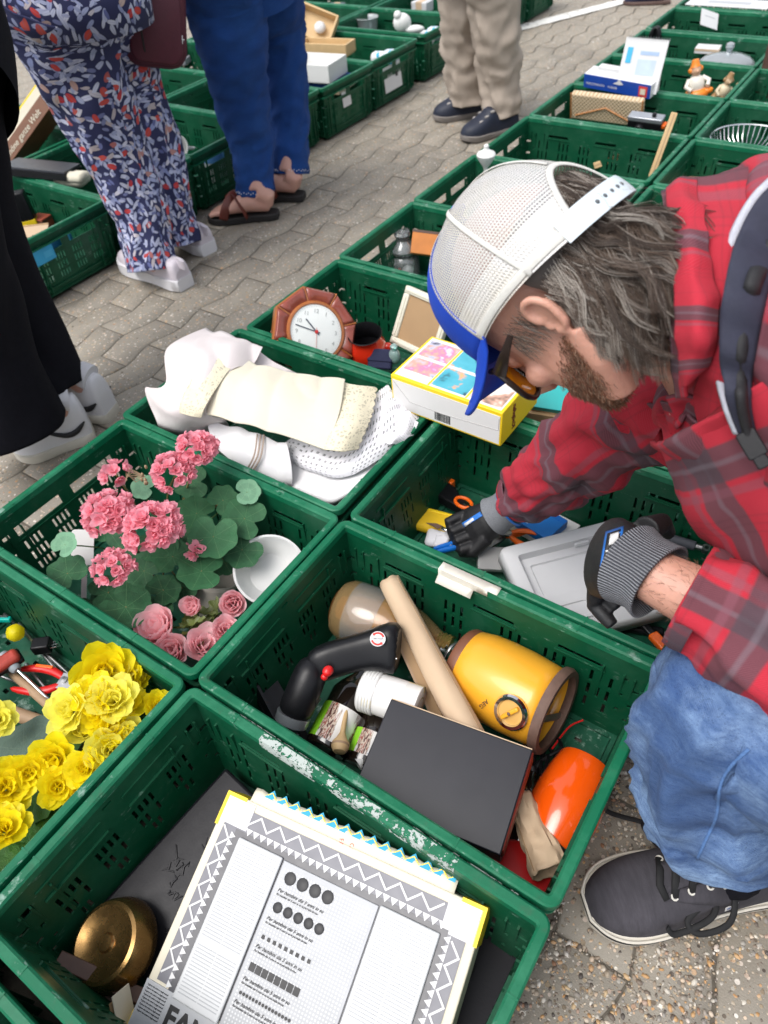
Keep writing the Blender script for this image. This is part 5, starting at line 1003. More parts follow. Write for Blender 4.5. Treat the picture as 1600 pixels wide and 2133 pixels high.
b = MB(); b.box(L, .03, .10, c=(L / 2, .01, .045)); b.build('body', STRAW, t, bevel=.006); LTH = M('tan_leather', (.42, .18, .06), .5, .2)
for x in (0, L): b = MB(); b.tube([V((x, -.003, -.002)), V((x, -.003, .096))], .0035, 8); b.build('leather_edge', LTH, t)
b = MB(); b.tube([V((.02, -.0065, .012)), V((L * .5, -.0075, .055)), V((L - .03, -.0065, .008))], .0028, 8); b.build('flap_piping', LTH, t)
A, B = G(1300, 250, .17), G(1392, 262, .17); t = thing('camera', 'black and silver compact film camera beside the woven purse', 'camera', frame((A + B) / 2, B - A, (0, -.2, 1)))
b = MB(); b.box(.125, .04, .05, c=(0, 0, -.012)); b.build('body', BLACKP, t, bevel=.004); b = MB(); b.box(.127, .042, .016, c=(0, 0, .020)); b.build('top_plate', SILV, t, bevel=.003); b = MB(); b.lathe([(.018, 0), (.018, .012), (.015, .016), (.012, .012), (0, .010)], 24, Matrix.Translation((-.015, -.02, -.012)) @ Matrix.Rotation(pi / 2, 4, 'X')); b.build('lens', BLACKP, t); b = MB(); b.lathe([(.008, .028), (.008, .038), (0, .039)], 14, Matrix.Translation((.028, 0, 0))); b.build('dial', BLACKP, t); b = MB(); b.box(.014, .03, .012, c=(.068, 0, .0)); b.build('orange_end', ORANGE, t, bevel=.002)
# books crate
A, B = G(1217, 160, .255), G(1357, 182, .255); T = frame(A, B - A, (0, -.15, 1)); L = (B - A).length
t = thing('blue_box', 'blue and white printed box resting on a crate rim with a red square', 'box', T)
b = MB(); b.box(L, .07, .05, c=(L / 2, .035, -.012)); b.build('carton', PRINTW, t, bevel=.002); b = MB(); b.box(L - .002, .002, .048, c=(L / 2, -.0012, -.012)); bf = b.build('blue_front', M('deep_blue_print', (.008, .06, .36), .4), t)
for x, s_ in ((.012, 'MUSCLE STIMULATOR'), (.105, 'MASSAGER')): text_part(s_, .0105, PRINTW, bf, frame((x, -.0026, -.022), (1, 0, 0), (0, -1, 0)), extrude=.0003, sx=.75)
b = MB(); b.box(.034, .002, .036, c=(L - .03, -.0028, -.014)); rd = b.build('red_square', REDP, bf); b = MB(); b.box(.02, .001, .02, c=(L - .03, -.0044, -.014)); b.build('inner_print', CREAM, rd)
b = MB(); b.poly([(-.02, -.006), (-.004, .002), (.004, .014), (.012, .004), (.022, -.004), (.006, -.008)], .001, frame((L * .52, -.0024, .002), (1, 0, 0), (0, -1, 0))); b.build('white_figure', PRINTW, bf)
b = MB(); b.box(L * .55, .03, .03, c=(L * .4, .055, .010)); b.build('upper_card', PRINTW, t)
A, B = G(1290, 172, .25), G(1365, 180, .25); T = frame(A, B - A, V((0, -.95, .30))); t = thing('spiral_calendar', 'white spiral bound calendar card standing behind the blue box', 'calendar', T); L = (B - A).length
b = MB(); b.box(L + .02, .17, .004, c=(L / 2, .06, 0)); b.build('page', PRINTW, t); b = MB(); b.box(.02, .05, .002, c=(.015, .09, .0026)); b.build('printed_figure', CYANP, t); b = MB(); b.box(L * .5, .012, .001, c=(L * .65, .10, .0024)); b.build('print_line', M('pale_blue_print', (.36, .48, .68), .5), t); b = MB(); b.box(L * .5, .05, .001, c=(L * .62, .055, .0024)); b.build('print_block', M('pale_blue_print2', (.50, .60, .75), .5), t)
text_part('IAN', .028, INK, t, Matrix.Translation((L * .45, -.002, .0026)))
b = MB()
for i in range(16): b.tube([V((i * (L + .01) / 15, .145 + .006 * cos(a), .006 * sin(a))) for a in [j * pi / 3 for j in range(7)]], .0009, 4)
tag(b.build('wire_binding', STEEL, t), kind='stuff')
def figurine(label, px, py, z, s, cols, lean):
    t = thing('clown_figurine', label, 'figurine', frame(G(px, py, z), IR, V((lean, 0, 1))) @ Matrix.Scale(s, 4), 'painted figurines'); ms = [M('fig_paint', c_, .35, .15) for c_ in cols]
    b = MB(); b.lathe([(0, -.01), (.034, -.008), (.038, .0), (.030, .012), (.016, .018)], 20); b.ball((-.03, -.012, .006), (.016, .012, .009), 10, 6); b.ball((.03, -.014, .004), (.018, .012, .010), 10, 6); b.build('seat', ms[0], t, ang=60)
    b = MB(); b.lathe([(.022, .010), (.026, .026), (.022, .044), (.010, .054)], 18); b.tube([V((-.02, 0, .044)), V((-.034, -.012, .03)), V((-.022, -.024, .018))], .007, 8); b.tube([V((.02, 0, .044)), V((.036, -.010, .032)), V((.026, -.024, .02))], .007, 8); b.build('torso', ms[1], t, ang=60)
    b = MB(); b.ball((0, -.002, .067), (.015, .015, .017), 14, 10); b.ball((0, -.017, .066), .004, 8, 6); b.build('head', ms[2], t); b = MB(); b.ball((-.015, 0, .069), .008, 8, 6); b.ball((.015, 0, .069), .008, 8, 6); b.lathe([(.016, .078), (.013, .082), (.010, .096), (.0, .098)], 14); b.build('hat', ms[0], t, ang=60)
figurine('larger clown figurine in orange trousers and a white top', 1450, 196, .165, 1.25, ((.75, .22, .02), (.70, .66, .58), (.62, .38, .24)), -.25)
figurine('smaller brown and cream figurine leaning to the right of the clown', 1500, 204, .160, .95, ((.30, .17, .07), (.60, .50, .34), (.60, .42, .26)), .25)
t = slab('gilt_frame', 'small gilt wooden piece with a knob beside the figurines', 'ornament', 1528, 196, .165, .05, .04, .012, 15, HANDLEW, 'plaque', (40, 0)); b = MB(); b.ball((.012, .03, .008), .011, 12, 8); b.build('knob', PALEWOOD, t)
t = slab('yellow_card', 'small yellow card on the floor of the figurine crate', 'card', 1392, 160, .13, .05, .03, .004, 10, YEL, 'card'); b = MB(); b.box(.03, .002, .001, c=(0, 0, .0025)); b.build('print_line', INK, t)
# dome, cards, black handle, paper, basket
t = thing('cake_dome', 'clear glass cake dome with a round knob resting in the crate at the right', 'cake dome', G(1512, 135, .16)); b = MB(); b.lathe([(.118, -.02), (.118, -.006), (.112, .012), (.09, .028), (.05, .038), (.014, .042), (.010, .048), (.012, .056), (.018, .066), (.016, .078), (.006, .084), (0, .0845)], 56, cap0=False); b.build('dome', glass('dome_glass', (.80, .86, .90), .06, .35), t, solid=.003); b = MB(); b.lathe([(.119, -.024), (.122, -.022), (.122, -.018), (.119, -.016)], 56, cap0=False, cap1=False); b.build('rim', CLEAR, t)
t = slab('white_cards', 'stack of cream white cards behind the glass cake dome', 'cards', 1475, 102, .18, .10, .07, .02, 5, PRINTW, 'stack'); b = MB(); b.box(.101, .03, .008, c=(.002, -.021, .004)); b.build('tan_band', KRAFT, t)
t = thing('black_bag', 'black handle standing up at the aisle corner of its crate', 'handle', G(1355, 78, .20)); b = MB(); b.tube([V((0, 0, -.06)), V((0, 0, 0)), V((.012, 0, .04)), V((.03, 0, .045)), V((.036, 0, .0)), V((.034, 0, -.05))], .015, 12); b.build('loop', BLACKP, t, sub=1); b = MB(); b.box(.09, .06, .05, c=(.02, 0, -.08)); b.build('body', BLACKP, t, bevel=.008)
t = slab('white_card', 'loose white card standing up in the crate at the far right', 'card', 1478, 40, .20, .10, .075, .002, 45, PRINTW, 'card', (50, 20)); b = MB(); b.box(.06, .003, .0006, c=(0, .01, .0013)); b.build('print_line', LGREY, t)
t = slab('paper_sheet', 'large white sheet of paper lying over the farthest crate', 'paper', 1520, 6, .225, .38, .15, .003, 0, PRINTW, 'sheet', bevel=0); b = MB(); b.box(.2, .05, .0008, c=(0, 0, .002)); b.build('print_block', LGREY, t)
t = slab('black_case', 'flat black case on the floor of the far right crate', 'case', 1530, 50, .10, .16, .06, .03, 10, BLACKP, 'body'); b = MB(); b.box(.05, .061, .006, c=(0, 0, 0)); b.build('band', STEEL, t)
t = thing('wire_basket', 'shallow silver wire basket in the crate at the right edge', 'basket', G(1565, 288, .19)); b = MB()
for i in range(44): a = i * 2 * pi / 44; b.tube([V((.13 * cos(a), .13 * sin(a), 0)), V((.115 * cos(a), .115 * sin(a), -.035)), V((.085 * cos(a), .085 * sin(a), -.05))], .0014, 5)
tag(b.build('wire', CHROME, t), kind='stuff')
for r, z in ((.13, 0), (.085, -.05)): b = MB(); b.tube([V((r * cos(i * pi / 24), r * sin(i * pi / 24), z)) for i in range(49)], .0026, 6); b.build('ring', CHROME, t)
t = thing('beige_hat', 'beige round object just above the plaid collar', 'tin', G(1440, 388, .10)); b = MB(); b.lathe([(0, -.02), (.05, -.02), (.052, .01), (.03, .016), (0, .017)], 28); b.build('body', KRAFT, t); b = MB(); b.lathe([(.053, .004), (.054, .008), (.053, .012)], 28, cap0=False, cap1=False); b.build('rim', CARD, t)
t = thing('wooden_stand', 'dark brown wooden post of a stand at the top right corner', 'stand', G(1592, 150, .2)); b = MB(); b.box(.06, .06, .40, c=(.02, 0, .1)); b.build('post', DKWOOD, t, bevel=.006); b = MB(); b.box(.09, .09, .03, c=(.02, 0, .28)); b.build('cap', HANDLEW, t, bevel=.006)
# ------------------------------------------------------------------ goods across the aisle
def gslab(*a, **k): return slab(*a, **k)
A, B = G(18, 318, .20), G(128, 262, .20); L = (B - A).length; T = frame(A, B - A, V((.55, -.75, .5))); t = thing('old_book', 'brown book case with cream lettering standing beside the black trousers', 'book', T)
b = MB(); b.box(L + .1, .055, .13, c=(L / 2 - .05, .0, -.065)); b.build('brown_spine', M('brown_print', (.16, .06, .025), .5, .3), t, bevel=.002); b = MB(); b.box(L + .09, .03, .12, c=(L / 2 - .05, .042, -.066)); b.build('page_block', CREAM, t); b = MB(); b.box(L + .09, .006, .12, c=(L / 2 - .05, .060, -.066)); b.build('yellow_board', YEL, t)
text_part('Schöne ganze Welt', .030, CREAM, t, Matrix.Translation((-.03, -.012, .0012)), shear=.35)
t = gslab('black_board', 'dark grey flat board lying slanted over the crate rim by the floral trousers', 'board', 85, 345, .24, .24, .12, .008, 25, M('slate_board', (.045, .048, .058), .35, .15), 'board', (-8, 6)); b = MB(); b.box(.25, .13, .02, c=(0, -.004, -.0145)); b.build('black_under', BLACKP, t)
t = gslab('white_cloth', 'bundle of cream cloth under the slate board', 'cloth', 150, 372, .20, .12, .08, .04, 20, LIN_C, 'bundle', bevel=.016); b = MB(); b.box(.08, .05, .03, c=(.03, -.02, .014)); b.build('fold', LIN_C, t, bevel=.012)
t = thing('yellow_tin', 'black and yellow tin standing upright beside the black trousers', 'tin', frame(G(52, 470, .10), (1, 1, 0), (-.1, 0, 1))); b = MB(); b.box(.10, .045, .19, c=(0, 0, .02)); b.build('black_body', BLACKP, t, bevel=.006); b = MB(); b.box(.101, .046, .085, c=(.0, 0, -.02)); b.build('yellow_band', YEL, t, bevel=.004); b = MB(); b.box(.05, .002, .035, c=(-.01, -.024, -.01)); b.build('white_patch', PRINTW, t); b = MB(); b.box(.1012, .0462, .012, c=(0, 0, -.064)); b.build('red_foot', REDP, t)
for px, py, lb in ((80, 530, 'bright light blue packet showing through the crate opening, nearer one'), (118, 500, 'darker blue packet showing through the crate opening, farther one')):
    t = gslab('blue_packet', lb, 'packet', px, py, .15, .05, .09, .05, 0, M('packet_blue', (.03, .36, .62) if px < 100 else (.02, .16, .34), .4), 'packet', bevel=.004, group='blue packets'); b = MB(); b.box(.051, .03, .02, c=(0, .02, .0)); b.build('band', CYANP, t)
t = gslab('tan_card', 'tan cardboard piece leaning below the yellow tin', 'cardboard', 68, 482, .20, .10, .05, .004, 40, KRAFT, 'sheet', (20, 0)); b = MB(); b.box(.1, .006, .006, c=(0, .024, 0)); b.build('fold', CARD, t)
t = gslab('red_box', 'small dark red box at the bottom of the yellow tin crate', 'box', 88, 462, .10, .06, .05, .04, 10, M('dull_red', (.30, .06, .03), .5), 'box'); b = MB(); b.box(.061, .051, .006, c=(0, 0, .012)); b.build('lid_line', DKWOOD, t)
t = thing('white_cup', 'white enamel cup lying in the crate by the floral trousers', 'cup', frame(G(368, 305, .17), IR, CAMDIR(G(368, 305, .17)) + V((0, 0, .6)) + IU * -.4)); b = MB(); b.lathe([(0, -.06), (.034, -.06), (.042, -.02), (.045, 0), (.043, .002), (.038, -.02), (.03, -.055), (0, -.056)], 32); b.build('cup', WHITE, t); b = MB(); b.tube([V((.043, 0, -.012)), V((.066, 0, -.02)), V((.062, 0, -.045)), V((.040, 0, -.05))], .004, 8); b.build('handle', WHITE, t)
for i, (px, py) in enumerate(((445, 345), (468, 335))):
    t = thing('blue_cup', ['nearer blue and white cup behind the crate slits by the sandals', 'farther blue and white cup behind the crate slits by the sandals'][i], 'cup', G(px, py, .12), 'blue and white cups'); b = MB(); b.lathe([(0, -.06), (.03, -.06), (.034, .03), (.033, .05), (.030, .05), (.028, -.05)], 24, cap1=False); b.build('cup', M('cup_white', (.7, .72, .75), .3), t); b = MB(); b.lathe([(.0345, .02), (.035, .022), (.034, .048)], 24, cap0=False, cap1=False); b.build('blue_band', M('sky_blue', (.12, .32, .68), .3), t)
def wbox(label, px, py, z, sx, sy, sz, ang, mat=PALEWOOD, tilt=(0, 0), name='wooden_tray', cat='tray', th=.010):
    T = Matrix.Translation(G(px, py, z)) @ Euler((radians(tilt[0]), radians(tilt[1]), radians(ang))).to_matrix().to_4x4(); t = thing(name, label, cat, T)
    b = MB(); b.box(sx, sy, th, c=(0, 0, -sz / 2)); b.build('floor', mat, t)
    for x, y, a, c_ in ((0, sy / 2, sx + th, th), (0, -sy / 2, sx + th, th), (sx / 2, 0, th, sy - th - .001), (-sx / 2, 0, th, sy - th - .001)): b = MB(); b.box(a, c_, sz, c=(x, y, 0)); b.build('side', mat, t, bevel=.0015)
    return t
t = wbox('pale wooden tray standing on edge right of the blue jeans', 655, 52, .26, .20, .14, .05, 20, tilt=(45, 20)); b = MB(); b.ball((.03, 0, .0), (.03, .03, .02), 10, 6); b.build('shell_piece', PRINTW, t)
t = wbox('low tan wooden box right of the blue jeans, above the white basket', 680, 97, .20, .26, .10, .05, 10)
t = wbox('white plastic basket with openwork sides beside the blue jeans', 655, 140, .22, .24, .17, .07, 8, WHITE, name='white_basket', cat='basket', th=.005)
for k, (z, m_, lb, c_) in enumerate(((.165, M('book_blue', (.02, .06, .30), .4), 'blue covered book under the white basket', 'book'), (.14, KRAFT, 'tan book at the bottom of the pile under the white basket', 'book'))):
    t = gslab('book', lb, 'book', 672, 165 + k * 12, z, .26, .16, .022, 8, m_, 'cover', bevel=.002); b = MB(); b.box(.252, .155, .016, c=(.005, 0, 0)); b.build('pages', CREAM, t)
t = thing('orange_lamp', 'small orange globe with a silver cap beside the white basket', 'ornament', G(722, 150, .16)); b = MB(); b.ball((0, 0, 0), (.036, .036, .03), 18, 12); b.build('globe', M('amber_globe', (.62, .27, .03), .25), t); b = MB(); b.lathe([(.012, .026), (.014, .034), (.008, .046), (.0, .048)], 14); b.build('cap', CHROME, t)
t = thing('white_figure', 'white china figure lying over a crate rim left of the beige trousers', 'figurine', frame(G(838, 52, .24), IR, V((0, 0, 1)))); b = MB(); b.ball((0, 0, .01), (.045, .03, .042), 16, 10); b.ball((.06, -.01, -.02), (.05, .022, .018), 14, 8); b.build('body', WHITE, t); b = MB(); b.ball((-.02, -.01, .045), (.02, .018, .02), 12, 8); b.build('head', WHITE, t)
t = thing('plastic_tub', 'clear plastic tub in the crate left of the white china figure', 'tub', G(765, 52, .16)); b = MB(); b.lathe([(0, -.05), (.05, -.05), (.06, .03), (.064, .034), (.064, .038)], 32, cap1=False); b.build('tub', glass('tub_plastic', (.8, .84, .86), .12, .45), t, solid=.001); b = MB(); b.lathe([(.065, .034), (.067, .04), (.064, .042)], 32, cap0=False, cap1=False); b.build('rim', CLEAR, t)
for i, (px, py, z, col) in enumerate(((815, 118, .17, (.62, .68, .76)), (790, 122, .16, (.75, .75, .75)), (905, 70, .17, (.62, .68, .76)), (890, 78, .17, (.75, .75, .75)))):
    t = gslab('china_piece', ['pale blue china piece behind the large white label', 'white china piece left of the pale blue one, behind the large label', 'pale blue china piece in the opening beside the beige trousers', 'white china piece in the opening beside the beige trousers'][i], 'china', px, py, z, .08, .06, .06, 20, M('china', col, .25), 'piece', bevel=.02); b = MB(); b.box(.03, .061, .061); b.build('band', CYANP, t, bevel=.018)
for px, py, z, sx, sy, sz, an, col, lb in ((400, 250, .10, .10, .08, .05, 10, (.40, .38, .34), 'grey carton in the crate between the floral trousers and blue jeans'), (420, 195, .12, .16, .05, .02, 30, (.55, .52, .46), 'cream folded paper in the crate behind the blue jeans'), (430, 268, .12, .08, .02, .02, -10, (.62, .62, .62), 'white strip lying by the wall of the crate behind the blue jeans'), (372, 125, .14, .12, .09, .03, 20, (.30, .30, .33), 'grey tray behind the maroon bag'), (575, 20, .18, .15, .06, .03, 5, (.45, .40, .30), 'tan box between the jeans legs'), (700, 14, .14, .10, .08, .03, 15, (.12, .14, .16), 'dark case in the crate above the wooden tray'), (880, 12, .18, .10, .08, .05, 0, (.55, .56, .57), 'pale box in the far crate left of the beige trousers')):
    t = gslab('goods_box', lb, 'box', px, py, z, sx, sy, sz, an, M('goods', col, .5, .15), 'carton', bevel=.004); b = MB(); b.box(sx * .4, sy * 1.004, sz * 1.004); b.build('band', KRAFT, t)
# stickers on the aisle ends of the far crates
def sticker(c, y0, y1, z0, z1, mat, dark=0):
    b = MB(); z = (z0 + z1) / 2; x = HX - inset(z) + .004
    b.box(.001, y1 - y0, z1 - z0, c=(x, (y0 + y1) / 2, z)); o = b.build('paper_label', mat, c); o.rotation_euler = (0, -.088, 0); o.location = (z * .088 - .0, 0, 0)
    o.location = (.0885 * z, 0, (1 - 1) ); return o
sticker(acr[4], -.045, .015, .075, .135, PRINTW); lb = sticker(acr[5], -.085, .06, .03, .135, PRINTW)
for y, z, a, c_ in ((.03, .06, .03, .05), (.04, .09, .02, .02), (-.01, .05, .04, .02), (-.05, .055, .02, .03)): b = MB(); b.box(.0006, a, c_, c=(HX - inset(z) + .0052, y - .02, z)); b.build('print_mark', INK, lb)
sticker(acr[6], -.01, -.002, .07, .12, PRINTW)
t = thing('shoe', 'dark shoe of a far passer-by at the top edge by the white line', 'shoe', frame(G(1350, 8, 0), (-.8, -.3, 0))); b = MB(); b.tube([V((-.10, 0, .05)), V((-.04, 0, .05)), V((.05, 0, .038)), V((.12, 0, .025)), V((.145, 0, .02))], [(.035, .045), (.040, .045), (.045, .034), (.038, .022), (.012, .012)], 16, up=(0, 0, 1)); b.build('upper', NAVYC, t, sub=1); b = MB(); b.poly([(-.13, -.03), (.0, -.045), (.1, -.045), (.15, -.01), (.15, .01), (.1, .045), (.0, .045), (-.13, .03)], .02); b.build('sole', M('brown_sole', (.10, .06, .05), .7), t, bevel=.005)
# ------------------------------------------------------------------ people: cloth and skin
def skinmat(name, col, red=(.62, .22, .17)):
    q = NT(name); n = q.noise(22, None, 5); n2 = q.noise(160, None, 3)
    c = q.mix(n, tuple(x * .88 for x in col), tuple(min(1, x * 1.08) for x in col)); c = q.mix(q.math('MULTIPLY', q.noise(9, None, 2), .42), c, red); c = q.mix(q.math('MULTIPLY', n2, .40), c, tuple(x * .6 for x in col))
    q.P(Base_Color=c, Roughness=.48, Subsurface_Weight=.12); q.p.inputs['Subsurface Radius'].default_value = (.012, .004, .002); q.p.inputs['Subsurface Scale'].default_value = .6
    q.bump(q.math('ADD', n2, q.noise(420, None, 2)), .45, .0009); return q.m
SKIN, SKINF = skinmat('skin', (.60, .335, .245)), skinmat('skin_fair', (.64, .38, .30))
def plaid(name, scale=1.0):
    q = NT(name); uv = q.coord('UV'); wr = q.vm('ADD', uv, q.vm('MULTIPLY', q.n('TexNoise', Vector=uv, Scale=7.0, Detail=2.0).outputs['Color'], (.012, .012, 0)))
    s = q.n('SeparateXYZ', i0=wr); P = .175 * scale
    def band(x, lo, hi, off=0): 
        f = q.math('FRACT', q.math('ADD', q.math('DIVIDE', x, P), off + 10)); a = q.math('MULTIPLY', q.math('SUBTRACT', f, lo), 60, clamp=True); b = q.math('MULTIPLY', q.math('SUBTRACT', hi, f), 60, clamp=True); return q.math('MULTIPLY', a, b)
    u, v = s.outputs[0], s.outputs[1]; red, gray, mauve, blk = (.43, .0085, .027), (.034, .035, .046), (.19, .060, .085), (.030, .008, .013)
    n1 = q.noise(6, uv, 4); c = q.mix(n1, red, (.40, .005, .020))
    for x, o in ((u, .0), (v, .13)):
        c = q.mix(q.math('MULTIPLY', band(x, .03, .27, o), .80), c, gray); c = q.mix(q.math('MULTIPLY', band(x, .29, .36, o), .5), c, mauve); c = q.mix(q.math('MULTIPLY', band(x, .12, .17, o), .40), c, (.15, .145, .17))
        for a in (.48, .53, .58, .84): c = q.mix(q.math('MULTIPLY', band(x, a, a + .018, o), .6), c, blk)
    tw = q.math('SINE', q.math('MULTIPLY', q.math('ADD', u, v), 2600)); c = q.mix(q.math('MULTIPLY_ADD', tw, .06, .06), c, (.50, .18, .22))
    q.P(Base_Color=c, Roughness=.92); q.bump(tw, .25, .0006); return q.m
PLAID = plaid('red_plaid_flannel'); PLAIDC = plaid('collar_plaid_flannel', .42)
def denim(name, lo, hi, worn, wamt=.6, sc=1.0):
    q = NT(name); P = q.coord(); dot = lambda v: q.n('VectorMath', {'operation': 'DOT_PRODUCT'}, i0=P, i1=v).outputs['Value']
    t = q.math('SINE', q.math('MULTIPLY', dot((.5, .35, .85)), 3600)); sp = q.n('TexNoise', Scale=620.0, Detail=4.0, Roughness=.8); q.set(sp.inputs['Vector'], q.vm('MULTIPLY', P, (.5, .5, 1.1))); sl = q.n('TexNoise', Scale=150.0, Detail=4.0, Roughness=.75); q.set(sl.inputs['Vector'], q.vm('MULTIPLY', P, (.25, .25, 1)))
    c = q.mix(q.noise(11, P, 6, .7), lo, hi); wear = q.math('MULTIPLY', q.math('SUBTRACT', q.noise(7.0, P, 5, .6), .44), 4.5, clamp=True)
    f = q.math('MULTIPLY', q.math('MULTIPLY', q.math('SUBTRACT', q.math('ADD', sp.outputs[0], sl.outputs[0]), .62), 1.5, clamp=True), q.math('MULTIPLY_ADD', wear, wamt, .22))
    c = q.mix(f, c, worn); c = q.mix(q.math('MULTIPLY', q.math('GREATER_THAN', sp.outputs[0], .56), .55), c, lo)
    q.P(Base_Color=c, Roughness=.95); q.bump(q.math('ADD', q.math('MULTIPLY', t, .6), q.math('MULTIPLY', sp.outputs[0], 2.0)), .45, .0009); return q.m
DENIM = denim('washed_denim', (.005, .026, .105), (.018, .068, .22), (.32, .48, .72), .95); DENIMB = denim('bright_blue_denim', (.0015, .024, .135), (.004, .060, .28), (.02, .10, .32), .3)
def floral():
    q = NT('floral_print_cloth'); uv = q.coord('UV'); uv = q.vm('ADD', uv, q.vm('MULTIPLY', q.n('TexNoise', Vector=uv, Scale=6.0).outputs['Color'], (.05, .05, 0))); c = q.mix(q.noise(8, uv, 3), (.012, .016, .065), (.03, .035, .11))
    def layer(c, scale, seed, asp, cols, rmax, amt):
        vv = q.vm('ADD', q.vm('MULTIPLY', uv, (scale, scale, 1)), (seed, seed * 1.7, 0)); vo = q.n('TexVoronoi', {'feature': 'F1', 'voronoi_dimensions': '2D'}, Vector=vv, Scale=1.0, Randomness=1.0); d = q.vm('SUBTRACT', vv, vo.outputs['Position'])
        cc = q.n('SeparateColor', Color=vo.outputs['Color']); ro = q.n('VectorRotate', {'rotation_type': 'Z_AXIS'}, Vector=d, Angle=q.math('MULTIPLY', cc.outputs[0], 6.283)).outputs[0]; s = q.n('SeparateXYZ', i0=ro)
        x = q.math('DIVIDE', s.outputs[0], rmax); y = q.math('DIVIDE', s.outputs[1], rmax * asp); r2_ = q.math('ADD', q.math('MULTIPLY', x, x), q.math('MULTIPLY', y, y)); m = q.math('MULTIPLY', q.math('SUBTRACT', 1, r2_), 5, clamp=True)
        m = q.math('MULTIPLY', m, q.math('LESS_THAN', cc.outputs[1], amt)); vein = q.math('LESS_THAN', q.math('ABSOLUTE', y), .14); col = q.ramp(cc.outputs[2], cols); col = q.mix(q.math('MULTIPLY', r2_, .4), col, q.mix(.5, col, (.05, .05, .16))); col = q.mix(q.math('MULTIPLY', vein, .3), col, (.12, .12, .26)); return q.mix(m, c, col)
    W_ = [(0, (.42, .46, .66)), (.35, (.62, .64, .78)), (.6, (.26, .31, .55)), (.8, (.66, .66, .76)), (1, (.48, .40, .38))]; R_c = [(0, (.46, .02, .02)), (.5, (.60, .06, .03)), (.8, (.42, .10, .08)), (1, (.52, .40, .34))]
    c = layer(c, 31, 3, .36, W_, .60, .62); c = layer(c, 35, 11.3, .33, W_, .56, .50); c = layer(c, 44, 21.7, .5, [(0, (.10, .12, .30)), (1, (.40, .44, .62))], .5, .5); c = layer(c, 33, 31.1, .55, R_c, .50, .22); c = layer(c, 40, 5.9, .36, W_, .50, .40)
    q.P(Base_Color=c, Roughness=.8); return q.m
FLORAL = floral(); BLACKC = M('black_wool', (.006, .006, .009), .95, .3, 60, .3, 500, spec=.15); BEIGE = M('beige_cotton', (.40, .335, .275), .9, .1, 12, .2, 500); SNEAK = M('white_sneaker', (.70, .69, .71), .55, .06); SNEAKP = M('lilac_white_sneaker', (.62, .57, .62), .6, .08); SOLEW = M('off_white_rubber', (.62, .58, .50), .6, .10, 40); NAVYL = M('navy_suede', (.012, .017, .035), .6, .3, 50, .2, 400); SANDAL = M('brown_leather', (.13, .028, .018), .4, .2); SOLEB = M('black_rubber', (.016, .014, .014), .7, .2); BAGM = M('maroon_nylon', (.075, .008, .020), .6, .2, 40, .2, 500)
def folds(b, n, amp, freq, seed=0, sh=1.8, fade=None):
    """sharp cloth folds that run across a limb: rings of the loft pushed out along ridges"""
    m = len(b.v) // n; cen = [sum((V(b.v[i * n + j]) for j in range(n)), V()) / n for i in range(m)]; L = 0; out = list(b.v)
    for i in range(m):
        if i: L += (cen[i] - cen[i - 1]).length
        k = fade(i / (m - 1)) if fade else 1
        for j in range(n):
            a = 2 * pi * j / n; p = V(b.v[i * n + j]); d = (p - cen[i]).normalized()
            q_ = V((cos(a) * 1.1 + seed, sin(a) * 1.1, L * freq + 1.2 * sin(a + seed))); r = (1 - min(1, sqrt((noise.noise(q_) * 2.0) ** 2 + .012))) ** sh; r2_ = (1 - min(1, sqrt((noise.noise(q_ * 1.7 + V((7, 3, 1))) * 2.0) ** 2 + .02))) ** sh
            out[i * n + j] = tuple(p + d * amp * k * (r + .5 * r2_ - .35))
    b.v = out
def person(label): return thing('person', label, 'person', (0, 0, 0))
def wrinkle(b, amp, ws, zsq=1.0, seed=0, fn=None):
    """push loft points in and out along their surface: folds of cloth"""
    c = {}
    out = []
    for i, p in enumerate(b.v):
        p = V(p); w_ = (abs(noise.noise(V((p.x * ws + seed, p.y * ws, p.z * ws * zsq)))) - .22) * amp * 2 + noise.noise(V((p.x * ws * 2.3, p.y * ws * 2.3 + seed, p.z * ws * 2.3 * zsq))) * amp * .6
        if fn: w_ += fn(p)
        out.append(w_)
    n_ = [V((0, 0, 0)) for _ in b.v]
    for f in b.f:
        if len(f) > 4: continue
        a, b1, c1 = V(b.v[f[0]]), V(b.v[f[1]]), V(b.v[f[2]]); nn_ = (b1 - a).cross(c1 - a)
        for q_ in f: n_[q_] += nn_
    b.v = [tuple(V(p) + (n_[i].normalized() if n_[i].length > 0 else V((0, 0, 0))) * out[i]) for i, p in enumerate(b.v)]
def leg(pts, rad, n=48, m=70, up=None): # smooth loft with many rings
    S_ = spline([(*p, *(r if isinstance(r, tuple) else (r, r))) for p, r in zip(pts, rad)], m); b = MB(); b.tube([V(s[:3]) for s in S_], [(s[3], s[4]) for s in S_], n, up or (0, 1, 0), caps=False); return b
